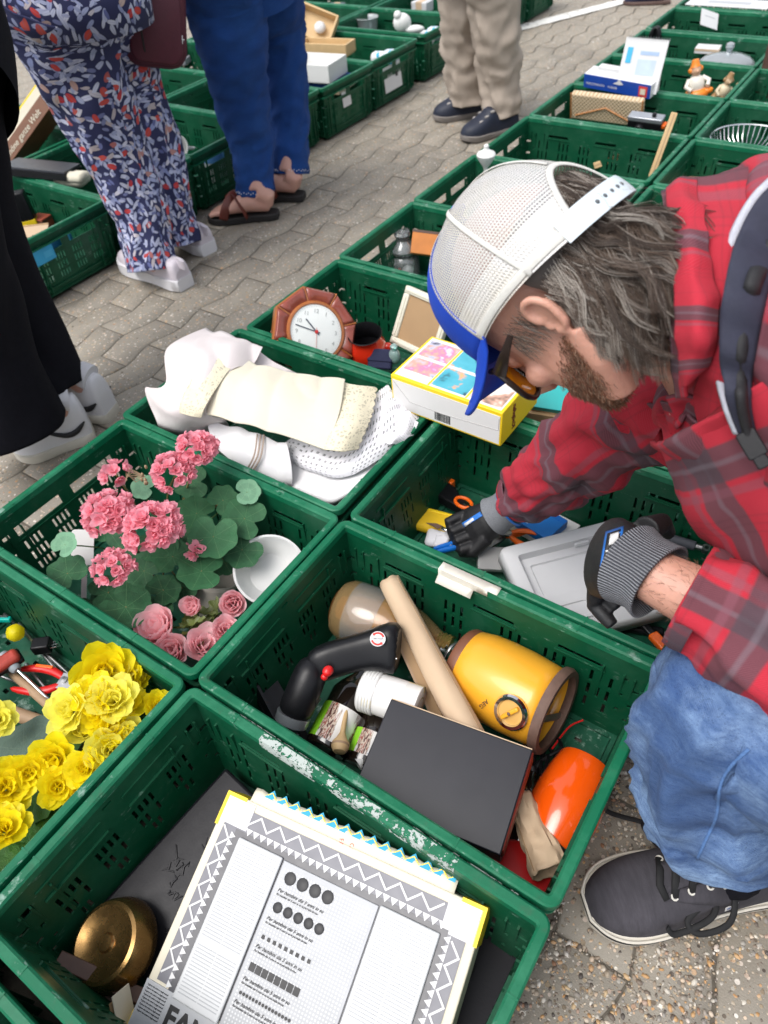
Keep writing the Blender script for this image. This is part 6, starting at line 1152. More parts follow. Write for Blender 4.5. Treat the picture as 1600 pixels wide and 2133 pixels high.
def shoe(parent, heel, toe, wd, hgt, up_m, sole_m, name='shoe', sole=.03, flare=1.0, high=.09, wave=0):
    heel, toe = V(heel), V(toe); L = (toe - heel).length; T = frame(heel, toe - heel, (0, 0, 1)); t = bpy.data.objects.new(name, None); COL.objects.link(t); t.parent = parent; t.matrix_local = T
    prof = [(-.02, .55), (.03, .72), (.10, .80), (.25, .78), (.42, .80), (.58, .94), (.72, 1.0), (.85, .93), (.94, .70), (1.0, .32)]; pr2 = spline(prof, 40)
    out = [(x * L, y * wd / 2) for x, y in pr2] + [(x * L, -y * wd / 2) for x, y in pr2[::-1]]
    b = MB(); rows = [[V((x, y * .94, .0 + (max(0, x / L - .8) * .05))) for x, y in out], [V((x * 1.0, y * flare, .006 + (max(0, x / L - .8) * .05))) for x, y in out], [V((x, y * (flare * .6 + .4) * 1.01 + (0), sole + wave * sin(x * 60) + max(0, x / L - .8) * .03)) for x, y in out], [V((x * .99, y * .93, sole + .003 + max(0, x / L - .8) * .03)) for x, y in out]]
    g = b.grid(rows, True); b.face(g[0][::-1]); b.face(g[-1]); so = b.build('sole', sole_m, t, ang=50)
    secs = [(-.015, high * .55, .55), (.02, high, .66), (.12, high * 1.02, .74), (.24, high * .98, .76), (.34, high * .86, .78), (.48, hgt * .80, .84), (.62, hgt * .62, .93), (.76, hgt * .46, .95), (.88, hgt * .36, .82), (.96, hgt * .24, .55), (1.0, .008, .25)]
    S_ = spline(secs, 36); b = MB(); rows = []
    for x, h, w_ in S_:
        row = []
        for j in range(21):
            a = pi * j / 20; ca, sa = cos(a), sin(a); row.append(V((x * L, (abs(ca) ** .75) * (1 if ca > 0 else -1) * w_ * wd / 2 * .97, sole + h * (sa ** (.75 if x > .4 else .55)))))
        rows.append(row)
    b.grid(rows); b.face([b.vert(p) for p in rows[0]][::-1]); up_ = b.build('upper', up_m, t, ang=180); return t, up_, so, L
def foot(b, heel, toe, ankle, fs=1.0):
    heel, toe, ankle = V(heel), V(toe), V(ankle)
    if fs < 1: b.tube([ankle, lerp(heel, toe, .35) + V((0, 0, .045)), lerp(heel, toe, .7) + V((0, 0, .035))], [.032, .022, .016], 14); return
    d = (toe - heel); L = d.length; d.normalize(); s = d.cross(V((0, 0, 1)))
    b.tube([ankle, lerp(ankle, heel + V((0, 0, .04)), .6) , heel + d * .035 + V((0, 0, .032))], [.036, .034, .030], 14); b.tube([heel + d * .02 + V((0, 0, .03)), heel + d * L * .35 + V((0, 0, .042)), heel + d * L * .62 + V((0, 0, .033)), heel + d * L * .80 + V((0, 0, .02))], [(.030, .028), (.034, .036), (.043, .026), (.040, .014)], 16, up=(0, 0, 1))
    for i in range(5):
        o_ = (i - 2) * .0165; l_ = [.20, .215, .205, .19, .165][i] * L; r = [.0115, .009, .0085, .008, .0075][i]; p0 = heel + d * L * .74 + s * o_ + V((0, 0, .016)); b.tube([p0, p0 + d * l_ * .6 + V((0, 0, .004)), p0 + d * l_ * 1.1 - V((0, 0, .003))], [r, r * .95, r * .7], 10)
def lower_body(parent, feet, hips, mat, fs=1.0):
    """one continuous skin: pelvis, thighs, calves and feet"""
    b = MB()
    for (hl, to, an, kn), hp in zip(feet, hips):
        foot(b, hl, to, an, fs); b.tube([V(q_[:3]) for q_ in spline([an] + [lerp(V(k_), V(kn[0]) * 0 + V(k_), 0) for k_ in kn], 12)], [.034, .036, .042, .046, .048, .048, .05, .054, .058, .062, .066, .07], 16)
    c = (V(hips[0]) + V(hips[1])) / 2; b.ball(c + V((0, 0, .04)), (.105, .09, .10), 18, 12)
    o = b.build('body', mat, parent); return remesh(o, .006, 6)

# ---------------------------------------------------------------- woman in floral trousers
p = person('person in navy trousers printed with red and white flowers and pale lilac sneakers')
LA = [G(318, 562, .055), G(290, 440, .22), G(232, 300, .42), G(172, 165, .60), G(120, 30, .76), G(100, -60, .86)]
LB = [G(368, 505, .06), G(348, 420, .19), G(312, 300, .37), G(262, 165, .55), G(205, 40, .72), G(175, -60, .84)]
heelA, toeA, heelB, toeB = G(388, 600, .0), G(262, 552, .0), G(436, 528, .0), G(322, 475, .0)
lower_body(p, [(heelA, toeA, LA[0] + V((0, 0, .03)), LA[1:5]), (heelB, toeB, LB[0] + V((0, 0, .03)), LB[1:5])], [LA[4], LB[4]], SKINF, .7)
for pts, rad in ((LA, [.080, .082, .100, .122, .150, .16]), (LB, [.072, .074, .084, .098, .120, .15])):
    b = leg(pts, rad, 56, 90); wrinkle(b, .014, 9, .35, 3); folds(b, 56, .012, 5, 3); b.build('trouser_leg', FLORAL, p, ang=180, solid=.002)
b = MB(); c = (LA[5] + LB[5]) / 2; b.tube([c - V((0, 0, .12)), c - V((0, 0, .04)), c + V((0, 0, .06)), c + V((0, 0, .14))], [(.205, .17), (.215, .18), (.205, .17), (.19, .15)], 40, up=(0, 1, 0)); b.build('trouser_seat', FLORAL, p, ang=180)
b = leg([G(104, -108, .888), G(85, -210, .96), G(60, -290, 1.03)], [(.250, .215), (.23, .19), (.22, .18)], 40, 20); wrinkle(b, .008, 10, .3, 5); b.build('blue_top', M('teal_blue_cotton', (.01, .17, .36), .8, .12), p, ang=180, solid=.003)
for h_, t_ in ((heelA, toeA), (heelB, toeB)):
    t, up_, so, L = shoe(p, h_, t_, .105, .10, SNEAKP, SNEAK, sole=.038, flare=1.12, high=.058, wave=.003); b = MB(); b.tube([V((-.004, 0, .075)), V((-.010, 0, .105))], [(.02, .006)] * 2, 10); b.build('heel_tab', SNEAKP, t)
    b = MB()
    for i in range(4): b.tube([V((.12 + i * .022, -.026, .098 - i * .011)), V((.128 + i * .022, 0, .112 - i * .012)), V((.136 + i * .022, .026, .098 - i * .011))], .0028, 6)
    tag(b.build('laces', SNEAK, t), kind='stuff')
# her bag
BF = frame(D(318, 48, 2.03), IR * 1 + CR @ V((0, 0, -.2)), CAMDIR(D(318, 48, 2.03))); bag = thing('shoulder_bag', 'maroon nylon shoulder bag with front zip hanging beside the floral trousers', 'bag', BF)
def rbox(w_, h_, d_, r, mat, name, parent, c=(0, 0, 0), wr=.0):
    b = MB(); rows = []
    for k, (ins, z) in enumerate(((.5, -.5), (.22, -.42), (.06, -.25), (0, 0), (.06, .25), (.22, .42), (.5, .5))):
        rows.append([V((c[0] + x, c[1] + y, c[2] + z * d_)) for x, y in rr(-w_ / 2 + ins * d_ * .5, -h_ / 2 + ins * d_ * .5, w_ / 2 - ins * d_ * .5, h_ / 2 - ins * d_ * .5, max(.004, r - ins * d_ * .3), 6)])
    g = b.grid(rows, True); b.face(g[0][::-1]); b.face(g[-1]); 
    if wr: wrinkle(b, wr, 18)
    return b.build(name, mat, parent, ang=180)
rbox(.185, .235, .085, .05, BAGM, 'body', bag, (0, .01, 0), .003); rbox(.145, .17, .03, .035, BAGM, 'front_pocket', bag, (.006, -.012, .042), .002)
b = MB(); b.tube([V((-.03, .08, .059)), V((-.034, .0, .060)), V((-.025, -.07, .058))], .0022, 6); b.build('zip', SOLEB, bag)
for x, y in ((-.030, .075), (.048, .085)): b = MB(); b.poly(rr(-.006, -.014, .006, .014, .004), .002, Matrix.Translation((x, y, .064)) @ Matrix.Rotation(.25, 4, 'Z')); b.build('zip_puller', M('copper', (.45, .2, .13), .3, .2, 30, 0, 90, 1), bag)
b = MB(); b.box(.003, .02, .001, c=(.078, -.03, .050)); b.box(.012, .003, .001, c=(.078, -.03, .0512)); b.build('white_mark', PRINTW, bag)
b = MB(); b.tube([V((.07, .12, 0)), V((.05, .25, -.01)), V((.0, .5, -.02))], [(.018, .003)] * 3, 10); b.build('strap', BAGM, bag)
# ---------------------------------------------------------------- woman in blue jeans and sandals
p = person('person in bright blue jeans with stitched split hems and brown strap sandals')
LA = [G(533, 404, .075), G(522, 300, .24), G(500, 190, .42), G(484, 90, .57), G(468, -10, .70), G(455, -90, .80)]; LB = [G(607, 362, .080), G(602, 258, .24), G(592, 150, .41), G(575, 50, .56), G(556, -30, .68), G(540, -100, .77)]
hA, tA, hB, tB = G(578, 452, .0), G(438, 462, .0), G(632, 415, .0), G(520, 412, .0)
lower_body(p, [(hA + V((0, 0, .022)), tA + V((0, 0, .022)), lerp(hA, tA, .22) + V((0, 0, .10)), LA[1:5]), (hB + V((0, 0, .022)), tB + V((0, 0, .022)), lerp(hB, tB, .22) + V((0, 0, .10)), LB[1:5])], [LA[4], LB[4]], SKINF)
for pts, rad, sp in ((LA, [.068, .076, .094, .112, .13, .14], 1), (LB, [.068, .068, .080, .095, .12, .13], 0)):
    b = leg(pts, rad, 48, 80); wrinkle(b, .006, 11, 1.3, 7); folds(b, 48, .009, 11, 5); o = b.build('jeans_leg', DENIMB, p, ang=180, solid=.002)
    if sp:                                             # split hem: cut the lowest faces over the instep
        me = o.data; bm = bmesh.new(); bm.from_mesh(me); low = min(v.co.z for v in bm.verts); fw = (V(tA) - V(hA)).normalized(); ax_ = pts[0]
        dv = [f for f in bm.faces if (f.calc_center_median().z - low) < .075 and abs(((f.calc_center_median() - V(ax_)).cross(V((0, 0, 1)))).normalized().dot(fw)) < .22 * (1 - (f.calc_center_median().z - low) / .08) and (f.calc_center_median() - V(ax_)).dot(CAMDIR(V(ax_))) > 0]
        bmesh.ops.delete(bm, geom=dv, context='FACES'); bm.to_mesh(me); bm.free()
    b = MB(); ring = [V(o.data.vertices[i].co) for i in range(48)]; cz = sum(ring, V()) / 48
    for i in range(0, 48):
        q_ = cz + (ring[i] - cz) * 1.02 + V((0, 0, .012 + .004 * (i % 2))); b.ball(q_, (.0022, .0022, .0022), 6, 4)
    tag(b.build('hem_stitches', PRINTW, p), kind='stuff')
b = leg([lerp(LA[4], LB[4], .5), lerp(LA[5], LB[5], .5), lerp(LA[5], LB[5], .5) + V((0, 0, .12))], [(.17, .15)] * 3, 40, 12); b.build('jeans_seat', DENIMB, p, ang=180)
for h_, t_ in ((hA, tA), (hB, tB)):
    L = (V(t_) - V(h_)).length; t = bpy.data.objects.new('sandal', None); COL.objects.link(t); t.parent = p; t.matrix_local = frame(h_, V(t_) - V(h_), (0, 0, 1))
    prof = spline([(-.03, .5), (.08, .72), (.3, .70), (.5, .82), (.72, 1.0), (.9, .85), (1.02, .3)], 30); b = MB(); b.poly([(x * L, y * .047) for x, y in prof] + [(x * L, -y * .047) for x, y in prof[::-1]], .024); b.build('sole', SOLEB, t, bevel=.004)
    for s in (1, -1):
        S_ = spline([(L * .40, s * -.047, .024), (L * .47, s * -.042, .070), (L * .57, s * .0, .094 if s > 0 else .088), (L * .68, s * .040, .066), (L * .75, s * .049, .024)], 18); b = MB(); b.tube([V(q_) for q_ in S_], [(.017, .0022)] * 18, 10, up=(0, 0, 1)); b.build('strap', SANDAL, t, ang=180)
# ---------------------------------------------------------------- man in beige trousers
p = person('person in creased beige trousers and navy slip-on shoes with cut-outs')
LA = [G(975, 210, .07), G(967, 105, .27), G(960, 5, .45), G(957, -80, .58), G(957, -160, .70)]; LB = [G(1046, 238, .06), G(1040, 150, .22), G(1032, 50, .40), G(1022, -50, .56), G(1012, -130, .68)]
hA, tA, hB, tB = G(1005, 238, 0), G(903, 252, 0), G(1072, 268, 0), G(962, 296, 0)
lower_body(p, [(hA, tA, LA[0] + V((0, 0, .03)), LA[1:5]), (hB, tB, LB[0] + V((0, 0, .03)), LB[1:5])], [LA[3], LB[3]], SKIN, .7)
for pts, rad, sd_ in ((LA, [.082, .088, .092, .10, .11], 2), (LB, [.078, .086, .094, .105, .12], 9)):
    b = leg(pts, rad, 48, 80); wrinkle(b, .012, 8, 1.5, sd_); folds(b, 48, .014, 8, sd_); b.build('trouser_leg', BEIGE, p, ang=180, solid=.002)
b = leg([lerp(LA[3], LB[3], .5), lerp(LA[4], LB[4], .5), lerp(LA[4], LB[4], .5) + V((0, 0, .15))], [(.18, .15)] * 3, 40, 12); b.build('trouser_seat', BEIGE, p, ang=180)
for h_, t_ in ((hA, tA), (hB, tB)):
    t, up_, so, L = shoe(p, h_, t_, .105, .115, NAVYL, M('grey_sole', (.20, .18, .165), .7), sole=.022, high=.062); bv = BVHTree.FromObject(up_, bpy.context.evaluated_depsgraph_get()) if False else None
    for i in range(3):
        for s in (-1, 1): b = MB(); b.ball((L * (.50 + i * .10), s * .030, .022 + .115 * (.70 - i * .13)), (.012, .0028, .006), 8, 5, Matrix.Identity(4)); b.build('cut_out', M('pale_cut_out', (.45, .42, .40), .8), t)
# ---------------------------------------------------------------- person in black at the left edge
p = person('person in wide black trousers and white sneakers with a black curved stripe')
LA = [G(88, 812, .125), G(2, 640, .33), G(-72, 440, .55), G(-130, 200, .76), G(-130, 60, .86)]; LB = [G(30, 892, .13), G(-50, 730, .33), G(-130, 500, .58), G(-200, 200, .8), G(-230, 60, .88)]
hA, tA, hB, tB = G(238, 868, 0), G(105, 850, 0), G(196, 905, 0), G(38, 955, 0)
lower_body(p, [(hA, tA, lerp(hA, tA, .2) + V((0, 0, .10)), LA[1:4]), (hB, tB, lerp(hB, tB, .2) + V((0, 0, .10)), LB[1:4])], [LA[3], LB[3]], SKINF, .7)
for pts, rad, sd_ in ((LA, [.105, .105, .108, .12, .13], 1), (LB, [.125, .125, .125, .13, .14], 6)):
    b = leg(pts, rad, 48, 70); wrinkle(b, .014, 6, .3, sd_); b.build('trouser_leg', BLACKC, p, ang=180, solid=.003)
b = leg([lerp(LA[3], LB[3], .5), lerp(LA[4], LB[4], .5), lerp(LA[4], LB[4], .5) + V((0, 0, .15))], [(.2, .17)] * 3, 40, 12); b.build('black_top', BLACKC, p, ang=180)
for h_, t_ in ((hA, tA), (hB, tB)):
    t, up_, so, L = shoe(p, h_, t_, .10, .125, SNEAK, SOLEW, sole=.026, high=.105)
    for s in (-1, 1):
        S_ = spline([(L * .02, s * .037, .072), (L * .16, s * .0395, .052), (L * .30, s * .0400, .050), (L * .48, s * .0375, .072), (L * .56, s * .030, .088)], 14); b = MB(); b.tube([V(q_) for q_ in S_], [(.0008, .002), (.003, .004), (.004, .0065), (.005, .008), (.005, .0085), (.005, .0085), (.005, .008), (.005, .007), (.005, .006), (.005, .005), (.005, .004), (.004, .003), (.003, .002), (.002, .0008)], 8, up=(0, 0, 1)); b.build('side_stripe', INK, t, ang=180)
    b = MB()
    for i in range(5): b.tube([V((L * (.36 + i * .065), -.028, .116 - i * .012)), V((L * (.38 + i * .065), 0, .132 - i * .014)), V((L * (.40 + i * .065), .028, .116 - i * .012))], .0032, 6)
    b.tube([V((L * .36, 0, .13)), V((L * .34, .03, .14)), V((L * .40, .05, .118)), V((L * .42, .02, .125))], .0026, 6); tag(b.build('laces', SNEAK, t), kind='stuff')
    b = MB(); b.tube([V((.02, 0, .125)), V((.05, 0, .135))], [(.036, .032)] * 2, 20); b.build('sock', SNEAK, t)
# ---------------------------------------------------------------- the man in the cap
man = person('man in white mesh cap and red plaid shirt bending over the tool crate')
Fh, Uh = (CR @ V((-.24, -.60, -.763))).normalized(), (CR @ V((-.78, .595, -.223))).normalized(); Uh = (Uh - Fh * Uh.dot(Fh)).normalized(); Lh = Uh.cross(Fh)
HS = 1.0; HO = D(1140, 665, .665) - Lh * .077 * HS
HM = Matrix((Fh * HS, Lh * HS, Uh * HS)).transposed().to_4x4(); HM.translation = HO
hp = lambda x, y, z: HM @ V((x, y, z))
CC = lambda v: CR @ V(v)
NB = D(1440, 650, .705)                                         # base of the neck
SHL, ELL, WRL = D(1830, 790, .585), D(1850, 1450, .665), D(1352, 1195, .765)
SHR, ELR, WRR = D(1460, 800, .90), D(1285, 885, 1.06), G(1062, 1052, .165)
HIP = V((1.02, .72, .40)); KNEE = D(1485, 1500, .785); HEM = D(1500, 1745, .955)
b = MB()
b.ball((.014, 0, .052), (.086, .074, .088), 28, 20, HM)                                   # cranium
b.tube([hp(.028, 0, .02), hp(.038, 0, -.03), hp(.045, 0, -.070), hp(.050, 0, -.092)], [(.068, .070), (.063, .060), (.051, .043), (.034, .028)], 24, up=Fh)   # face and jaw
for s in (1, -1):
    b.tube([hp(-.005, s * .060, -.025), hp(.010, s * .055, -.058), hp(.045, s * .034, -.085)], [.020, .020, .020], 14)                     # jaw line
    b.ball((.070, s * .040, -.012), (.022, .024, .018), 14, 10, HM); b.ball((.085, s * .032, .022), (.012, .014, .012), 12, 8, HM)                            # cheek, eye
    ec = V((-.004, s * .079, .004)); es = lambda q_: tuple(ec + (V(q_) - ec) * .70 + V((-.004, s * -.001, -.004)))
    he = [(.010, s * .077, -.018), (-.006, s * .080, -.022), (-.016, s * .086, -.008), (-.022, s * .092, .012), (-.016, s * .094, .030), (.000, s * .090, .036), (.012, s * .083, .024), (.012, s * .078, .006)]
    b.tube([hp(*(V(es(q_)) + V((0, s * .0035, 0)))) for q_ in spline(he, 26)], .0042, 10); b.tube([hp(*es(q_)) for q_ in ((.000, s * .076, -.022), (-.006, s * .080, -.004), (-.008, s * .083, .014), (-.002, s * .084, .030))], [(.007, .004), (.010, .004), (.011, .004), (.006, .0035)], 12, up=Lh)
    b.ball(es((.012, s * .079, -.004)), (.0042, .0045, .007), 10, 8, HM); b.ball(es((.004, s * .080, -.024)), (.006, .0045, .007), 10, 8, HM); b.tube([hp(*es(q_)) for q_ in ((.0, s * .084, .024), (-.008, s * .086, .010), (-.006, s * .083, -.008))], .0028, 8)
b.tube([hp(.095, 0, .040), hp(.112, 0, .015), hp(.122, 0, -.008), hp(.105, 0, -.018)], [.010, .012, .015, .012], 14); b.ball((.085, 0, -.045), (.014, .026, .010), 14, 8, HM); b.ball((.074, 0, -.078), (.018, .022, .018), 14, 10, HM)
b.tube([hp(-.012, 0, .0), hp(-.012, 0, -.06), lerp(hp(-.015, 0, -.08), NB, .6), NB + CC((.05, 0, 0))], [.062, .060, .060, .075], 28)
# trunk and limbs under the clothes, one skin with the head
TR_ = [NB, D(1540, 680, .70), D(1640, 740, .70), lerp(D(1640, 740, .70), HIP, .6), HIP]
SHX = (SHL - SHR).normalized()
b.tube(TR_, [(.08, .07), (.15, .09), (.16, .10), (.15, .10), (.16, .12)], 28, up=CC((0, 1, 0)))
for a, e, w_ in ((SHL, ELL, WRL), (SHR, ELR, WRR)): b.tube([lerp(TR_[1], a, .5), a, lerp(a, e, .5), e, lerp(e, w_, .35), lerp(e, w_, .75), w_], [.06, .052, .046, .040, .041, .034, .0285], 18)
b.tube([HIP + V((0, -.1, 0)), lerp(HIP, KNEE, .5), KNEE, lerp(KNEE, HEM, .5), V((.775, .640, .10)), V((.765, .63, .06))], [.085, .075, .058, .052, .036, .034], 18)
HIPR, KNR = HIP + V((-.02, .14, 0)), V((.80, 1.02, .12)); b.tube([HIPR, lerp(HIPR, KNR, .5), KNR, V((1.15, 1.08, .09))], [.085, .075, .058, .045], 18); b.ball(HIP + V((0, .02, 0)), (.15, .17, .13), 20, 14)
body = remesh(b.build('body', SKIN, man), .0024, 2)
# ---- shirt
def clothloft(pts, rad, name, mat, seed, amp, ws, up, n=56, m=90, zs=1, par=man, thick=.003, fn=None, fo=(.013, 8)):
    b = leg(pts, rad, n, m, up); wrinkle(b, amp, ws, zs, seed, fn); folds(b, n, fo[0], fo[1], seed, 1.8, fo[2] if len(fo) > 2 else None); return b.build(name, mat, par, ang=180, solid=thick)
trunk = clothloft([D(1438, 600, .722), D(1470, 603, .720), D(1520, 615, .715), D(1590, 650, .715), D(1695, 735, .71), lerp(D(1695, 735, .71), HIP, .55), HIP], [(.062, .088), (.080, .112), (.125, .132), (.175, .152), (.20, .165), (.20, .17), (.19, .17)], 'shirt_body', PLAID, 4, .010, 9, CC((.1, 1, 0)), 72, 100)
def fold(p): return 0
slR = clothloft([SHR + CC((.05, .0, .06)), SHR, lerp(SHR, ELR, .5), ELR, lerp(ELR, WRR, .45), lerp(ELR, WRR, .80), lerp(ELR, WRR, .86)], [.080, .082, .078, .070, .062, .050, .047], 'shirt_sleeve', PLAID, 9, .015, 13, CC((0, 0, 1)), 48, 80)
slL = clothloft([SHL + CC((-.03, .05, -.05)), SHL, lerp(SHL, ELL, .5), ELL + CC((.0, -.01, .0)), lerp(ELL, WRL, .35), lerp(ELL, WRL, .72), lerp(ELL, WRL, .80)], [.088, .090, .082, .078, .074, .056, .053], 'shirt_sleeve', PLAID, 14, .013, 11, CC((0, 0, 1)), 56, 90)
# cuffs
for A, B, r in ((lerp(ELR, WRR, .80), lerp(ELR, WRR, .875), .0505), (lerp(ELL, WRL, .725), lerp(ELL, WRL, .815), .0565)):
    b = leg([A, lerp(A, B, .5), B], [r, r * 1.02, r * .99], 40, 10, CC((0, 0, 1))); wrinkle(b, .002, 20); b.build('cuff', PLAID, man, ang=180, solid=.003)
def dsurf(rows, nu, nv):
    R1 = [spline([tuple(D(*p)) for p in r], nu) for r in rows]; C = [spline([r[i] for r in R1], nv) for i in range(nu)]
    return [[V(C[i][j]) for i in range(nu)] for j in range(nv)]
def dpatch(rows, name, mat, nu=30, nv=40, amp=.004, ws=16, seed=0, thick=.003, uvs=1):
    P = dsurf(rows, nu, nv); b = MB(); L = (P[0][0] - P[0][-1]).length; H = sum((P[i][0] - P[i + 1][0]).length for i in range(nv - 1)); b.grid(P, False, lambda i, j: (j / (nu - 1) * L * uvs + seed * .037, i / (nv - 1) * H * uvs)); wrinkle(b, amp, ws, 1, seed); return b.build(name, mat, man, ang=180, solid=thick, off=0)
# open front hanging below the chest, with its turned placket edge
dpatch([[(1372, 838, .74), (1440, 860, .70), (1540, 900, .66), (1640, 930, .64)], [(1405, 920, .76), (1470, 930, .73), (1560, 960, .69), (1660, 980, .66)], [(1450, 1020, .78), (1510, 1030, .755), (1590, 1040, .72), (1680, 1050, .69)], [(1500, 1130, .80), (1550, 1120, .775), (1620, 1120, .75), (1700, 1120, .71)], [(1560, 1200, .81), (1600, 1190, .79), (1660, 1180, .77), (1730, 1180, .73)], [(1640, 1250, .82), (1680, 1240, .80), (1720, 1220, .78), (1780, 1210, .74)]], 'shirt_front', PLAID, 40, 60, .010, 13, 2)
dpatch([[(1390, 822, .70), (1420, 815, .685), (1450, 822, .675)], [(1420, 900, .735), (1445, 880, .715), (1480, 890, .70)], [(1425, 960, .745), (1470, 935, .715), (1495, 945, .71)], [(1432, 1030, .765), (1465, 1015, .745), (1500, 1020, .735)], [(1485, 1120, .785), (1515, 1110, .765), (1545, 1110, .75)], [(1555, 1200, .80), (1580, 1185, .785), (1605, 1180, .77)]], 'placket', PLAIDC, 16, 50, .007, 17, 5)
dpatch([[(1240, 830, .92), (1330, 830, .90), (1400, 850, .82)], [(1300, 900, .96), (1370, 900, .92), (1430, 930, .84)], [(1380, 960, .98), (1430, 1000, .92), (1480, 1040, .86)]], 'shirt_far_front', PLAID, 24, 24, .008, 14, 7)
b = MB(); b.lathe([(0, 0), (.0045, 0), (.005, .001), (.004, .0018), (0, .0015)], 14, frame(D(1404, 858, .736), IR, CAMDIR(D(1404, 858, .72)))); b.build('button', CREAM, man)
# ---- rucksack strap, laid on the shirt
dg = bpy.context.evaluated_depsgraph_get(); dg.update(); bvs = [BVHTree.FromObject(o, dg) for o in (trunk, slL)]
def on_shirt(px, py, lift):
    d = ray(px, py); hs_ = [h for h in (b_.ray_cast(CAM_P, d) for b_ in bvs) if h[0]]
    p = min((h[0] for h in hs_), key=lambda q_: (q_ - CAM_P).length) if hs_ else None; return (p - d * lift) if p else None
pack = thing('backpack_strap', 'padded dark blue rucksack strap with a pale mesh edge over the plaid shoulder', 'strap', (0, 0, 0))
def straps(le, ri, name, mat, lift, n=50, k=10, thick=.006, par=pack):
    a, c = spline(le, n), spline(ri, n); rows = []; last = None
    for p, q_ in zip(a, c):
        row = []
        for j in range(k):
            t = j / (k - 1); s_ = on_shirt(lerp(p[0], q_[0], t), lerp(p[1], q_[1], t), lift); row.append(s_)
        rows.append(row)
    # smooth depths so the strap spans the folds instead of sinking into them
    dep = [[(-(CR.transposed() @ (x - CAM_P)).z if x else None) for x in r] for r in rows]; flat = [x for r in dep for x in r if x]; 
    rowm = [min([x for x in r if x] or [sum(flat) / len(flat)]) for r in dep]
    for _ in range(14): rowm = [min(rowm[i], (rowm[max(0, i - 1)] + rowm[min(n - 1, i + 1)]) / 2 + .0006) for i in range(n)]
    b = MB(); b.grid([[D(lerp(a[i][0], c[i][0], j / (k - 1)), lerp(a[i][1], c[i][1], j / (k - 1)), rowm[i] + .0035 * (2 * j / (k - 1) - 1) ** 2) for j in range(k)] for i in range(n)], False, lambda i, j: (j * .006, i * .01)); return b.build(name, mat, par, ang=180, solid=thick, off=0)
dpatch([[(1386, 388, .700), (1415, 372, .690), (1450, 376, .690)], [(1397, 450, .650), (1430, 440, .628), (1466, 450, .628)], [(1404, 540, .618), (1440, 540, .595), (1480, 548, .600)], [(1410, 625, .605), (1452, 625, .578), (1498, 632, .585)], [(1412, 700, .605), (1452, 700, .580), (1498, 700, .588)], [(1414, 760, .618), (1444, 755, .598), (1480, 748, .605)], [(1417, 808, .635), (1430, 802, .622), (1444, 796, .625)]], 'collar', PLAIDC, 18, 60, .0035, 22, 3)
dpatch([[(1380, 400, .725), (1402, 388, .705)], [(1387, 470, .680), (1412, 468, .655)], [(1392, 560, .648), (1420, 560, .620)], [(1396, 650, .635), (1426, 655, .606)], [(1400, 745, .645), (1428, 755, .618)], [(1408, 830, .670), (1432, 826, .645)]], 'collar_stand', PLAIDC, 8, 50, .002, 20, 6)
dpatch([[(1440, 372, .700), (1500, 366, .690), (1580, 352, .68)], [(1458, 450, .640), (1520, 450, .630), (1580, 460, .62)], [(1472, 545, .612), (1515, 550, .600), (1560, 560, .595)], [(1490, 632, .598), (1515, 640, .590), (1545, 650, .585)], [(1488, 710, .600), (1510, 715, .592), (1540, 720, .59)], [(1466, 765, .625), (1500, 780, .61), (1540, 790, .60)], [(1440, 830, .67), (1490, 850, .645), (1550, 860, .63)], [(1460, 920, .70), (1510, 930, .68), (1580, 940, .66)]], 'shoulder_yoke', PLAID, 24, 60, .005, 14, 11)
NAVYS = M('navy_mesh_fabric', (.022, .024, .045), .8, .25, 80, .5, 900); MESHW = M('pale_mesh_edge', (.48, .49, .56), .85, .2, 200, .6, 1200); WEB = M('black_webbing', (.012, .012, .014), .7, .3, 200, .5, 700)
le = [(1650, 350), (1582, 412), (1538, 488), (1514, 570), (1502, 660), (1502, 750), (1516, 830), (1544, 905)]; ri = [(1760, 380), (1672, 450), (1626, 530), (1598, 600), (1578, 690), (1564, 770), (1560, 840), (1570, 905)]
straps(le, ri, 'padding', NAVYS, .006)
straps([(x - 11, y - 4) for x, y in le], [(x + 1, y) for x, y in le], 'mesh_edge', MESHW, .012, k=5)
straps([(1596, 500), (1556, 575), (1540, 660), (1530, 750), (1536, 850), (1556, 925)], [(1626, 510), (1590, 585), (1568, 670), (1556, 755), (1558, 845), (1574, 925)], 'webbing', WEB, .016, k=5, thick=.002)
c = D(1566, 925, .60); K = on_shirt(1566, 925, .02); K = K if K else c; T = frame(K, IR + IU * .5, CAMDIR(K)) @ Matrix.Scale(.62, 4)
b = MB(); b.poly(rr(-.013, -.020, .013, .020, .004), .006, T); b.poly(rr(-.009, -.036, .009, -.018, .004), .008, T); b.build('buckle', BLACKP, pack, bevel=.001)
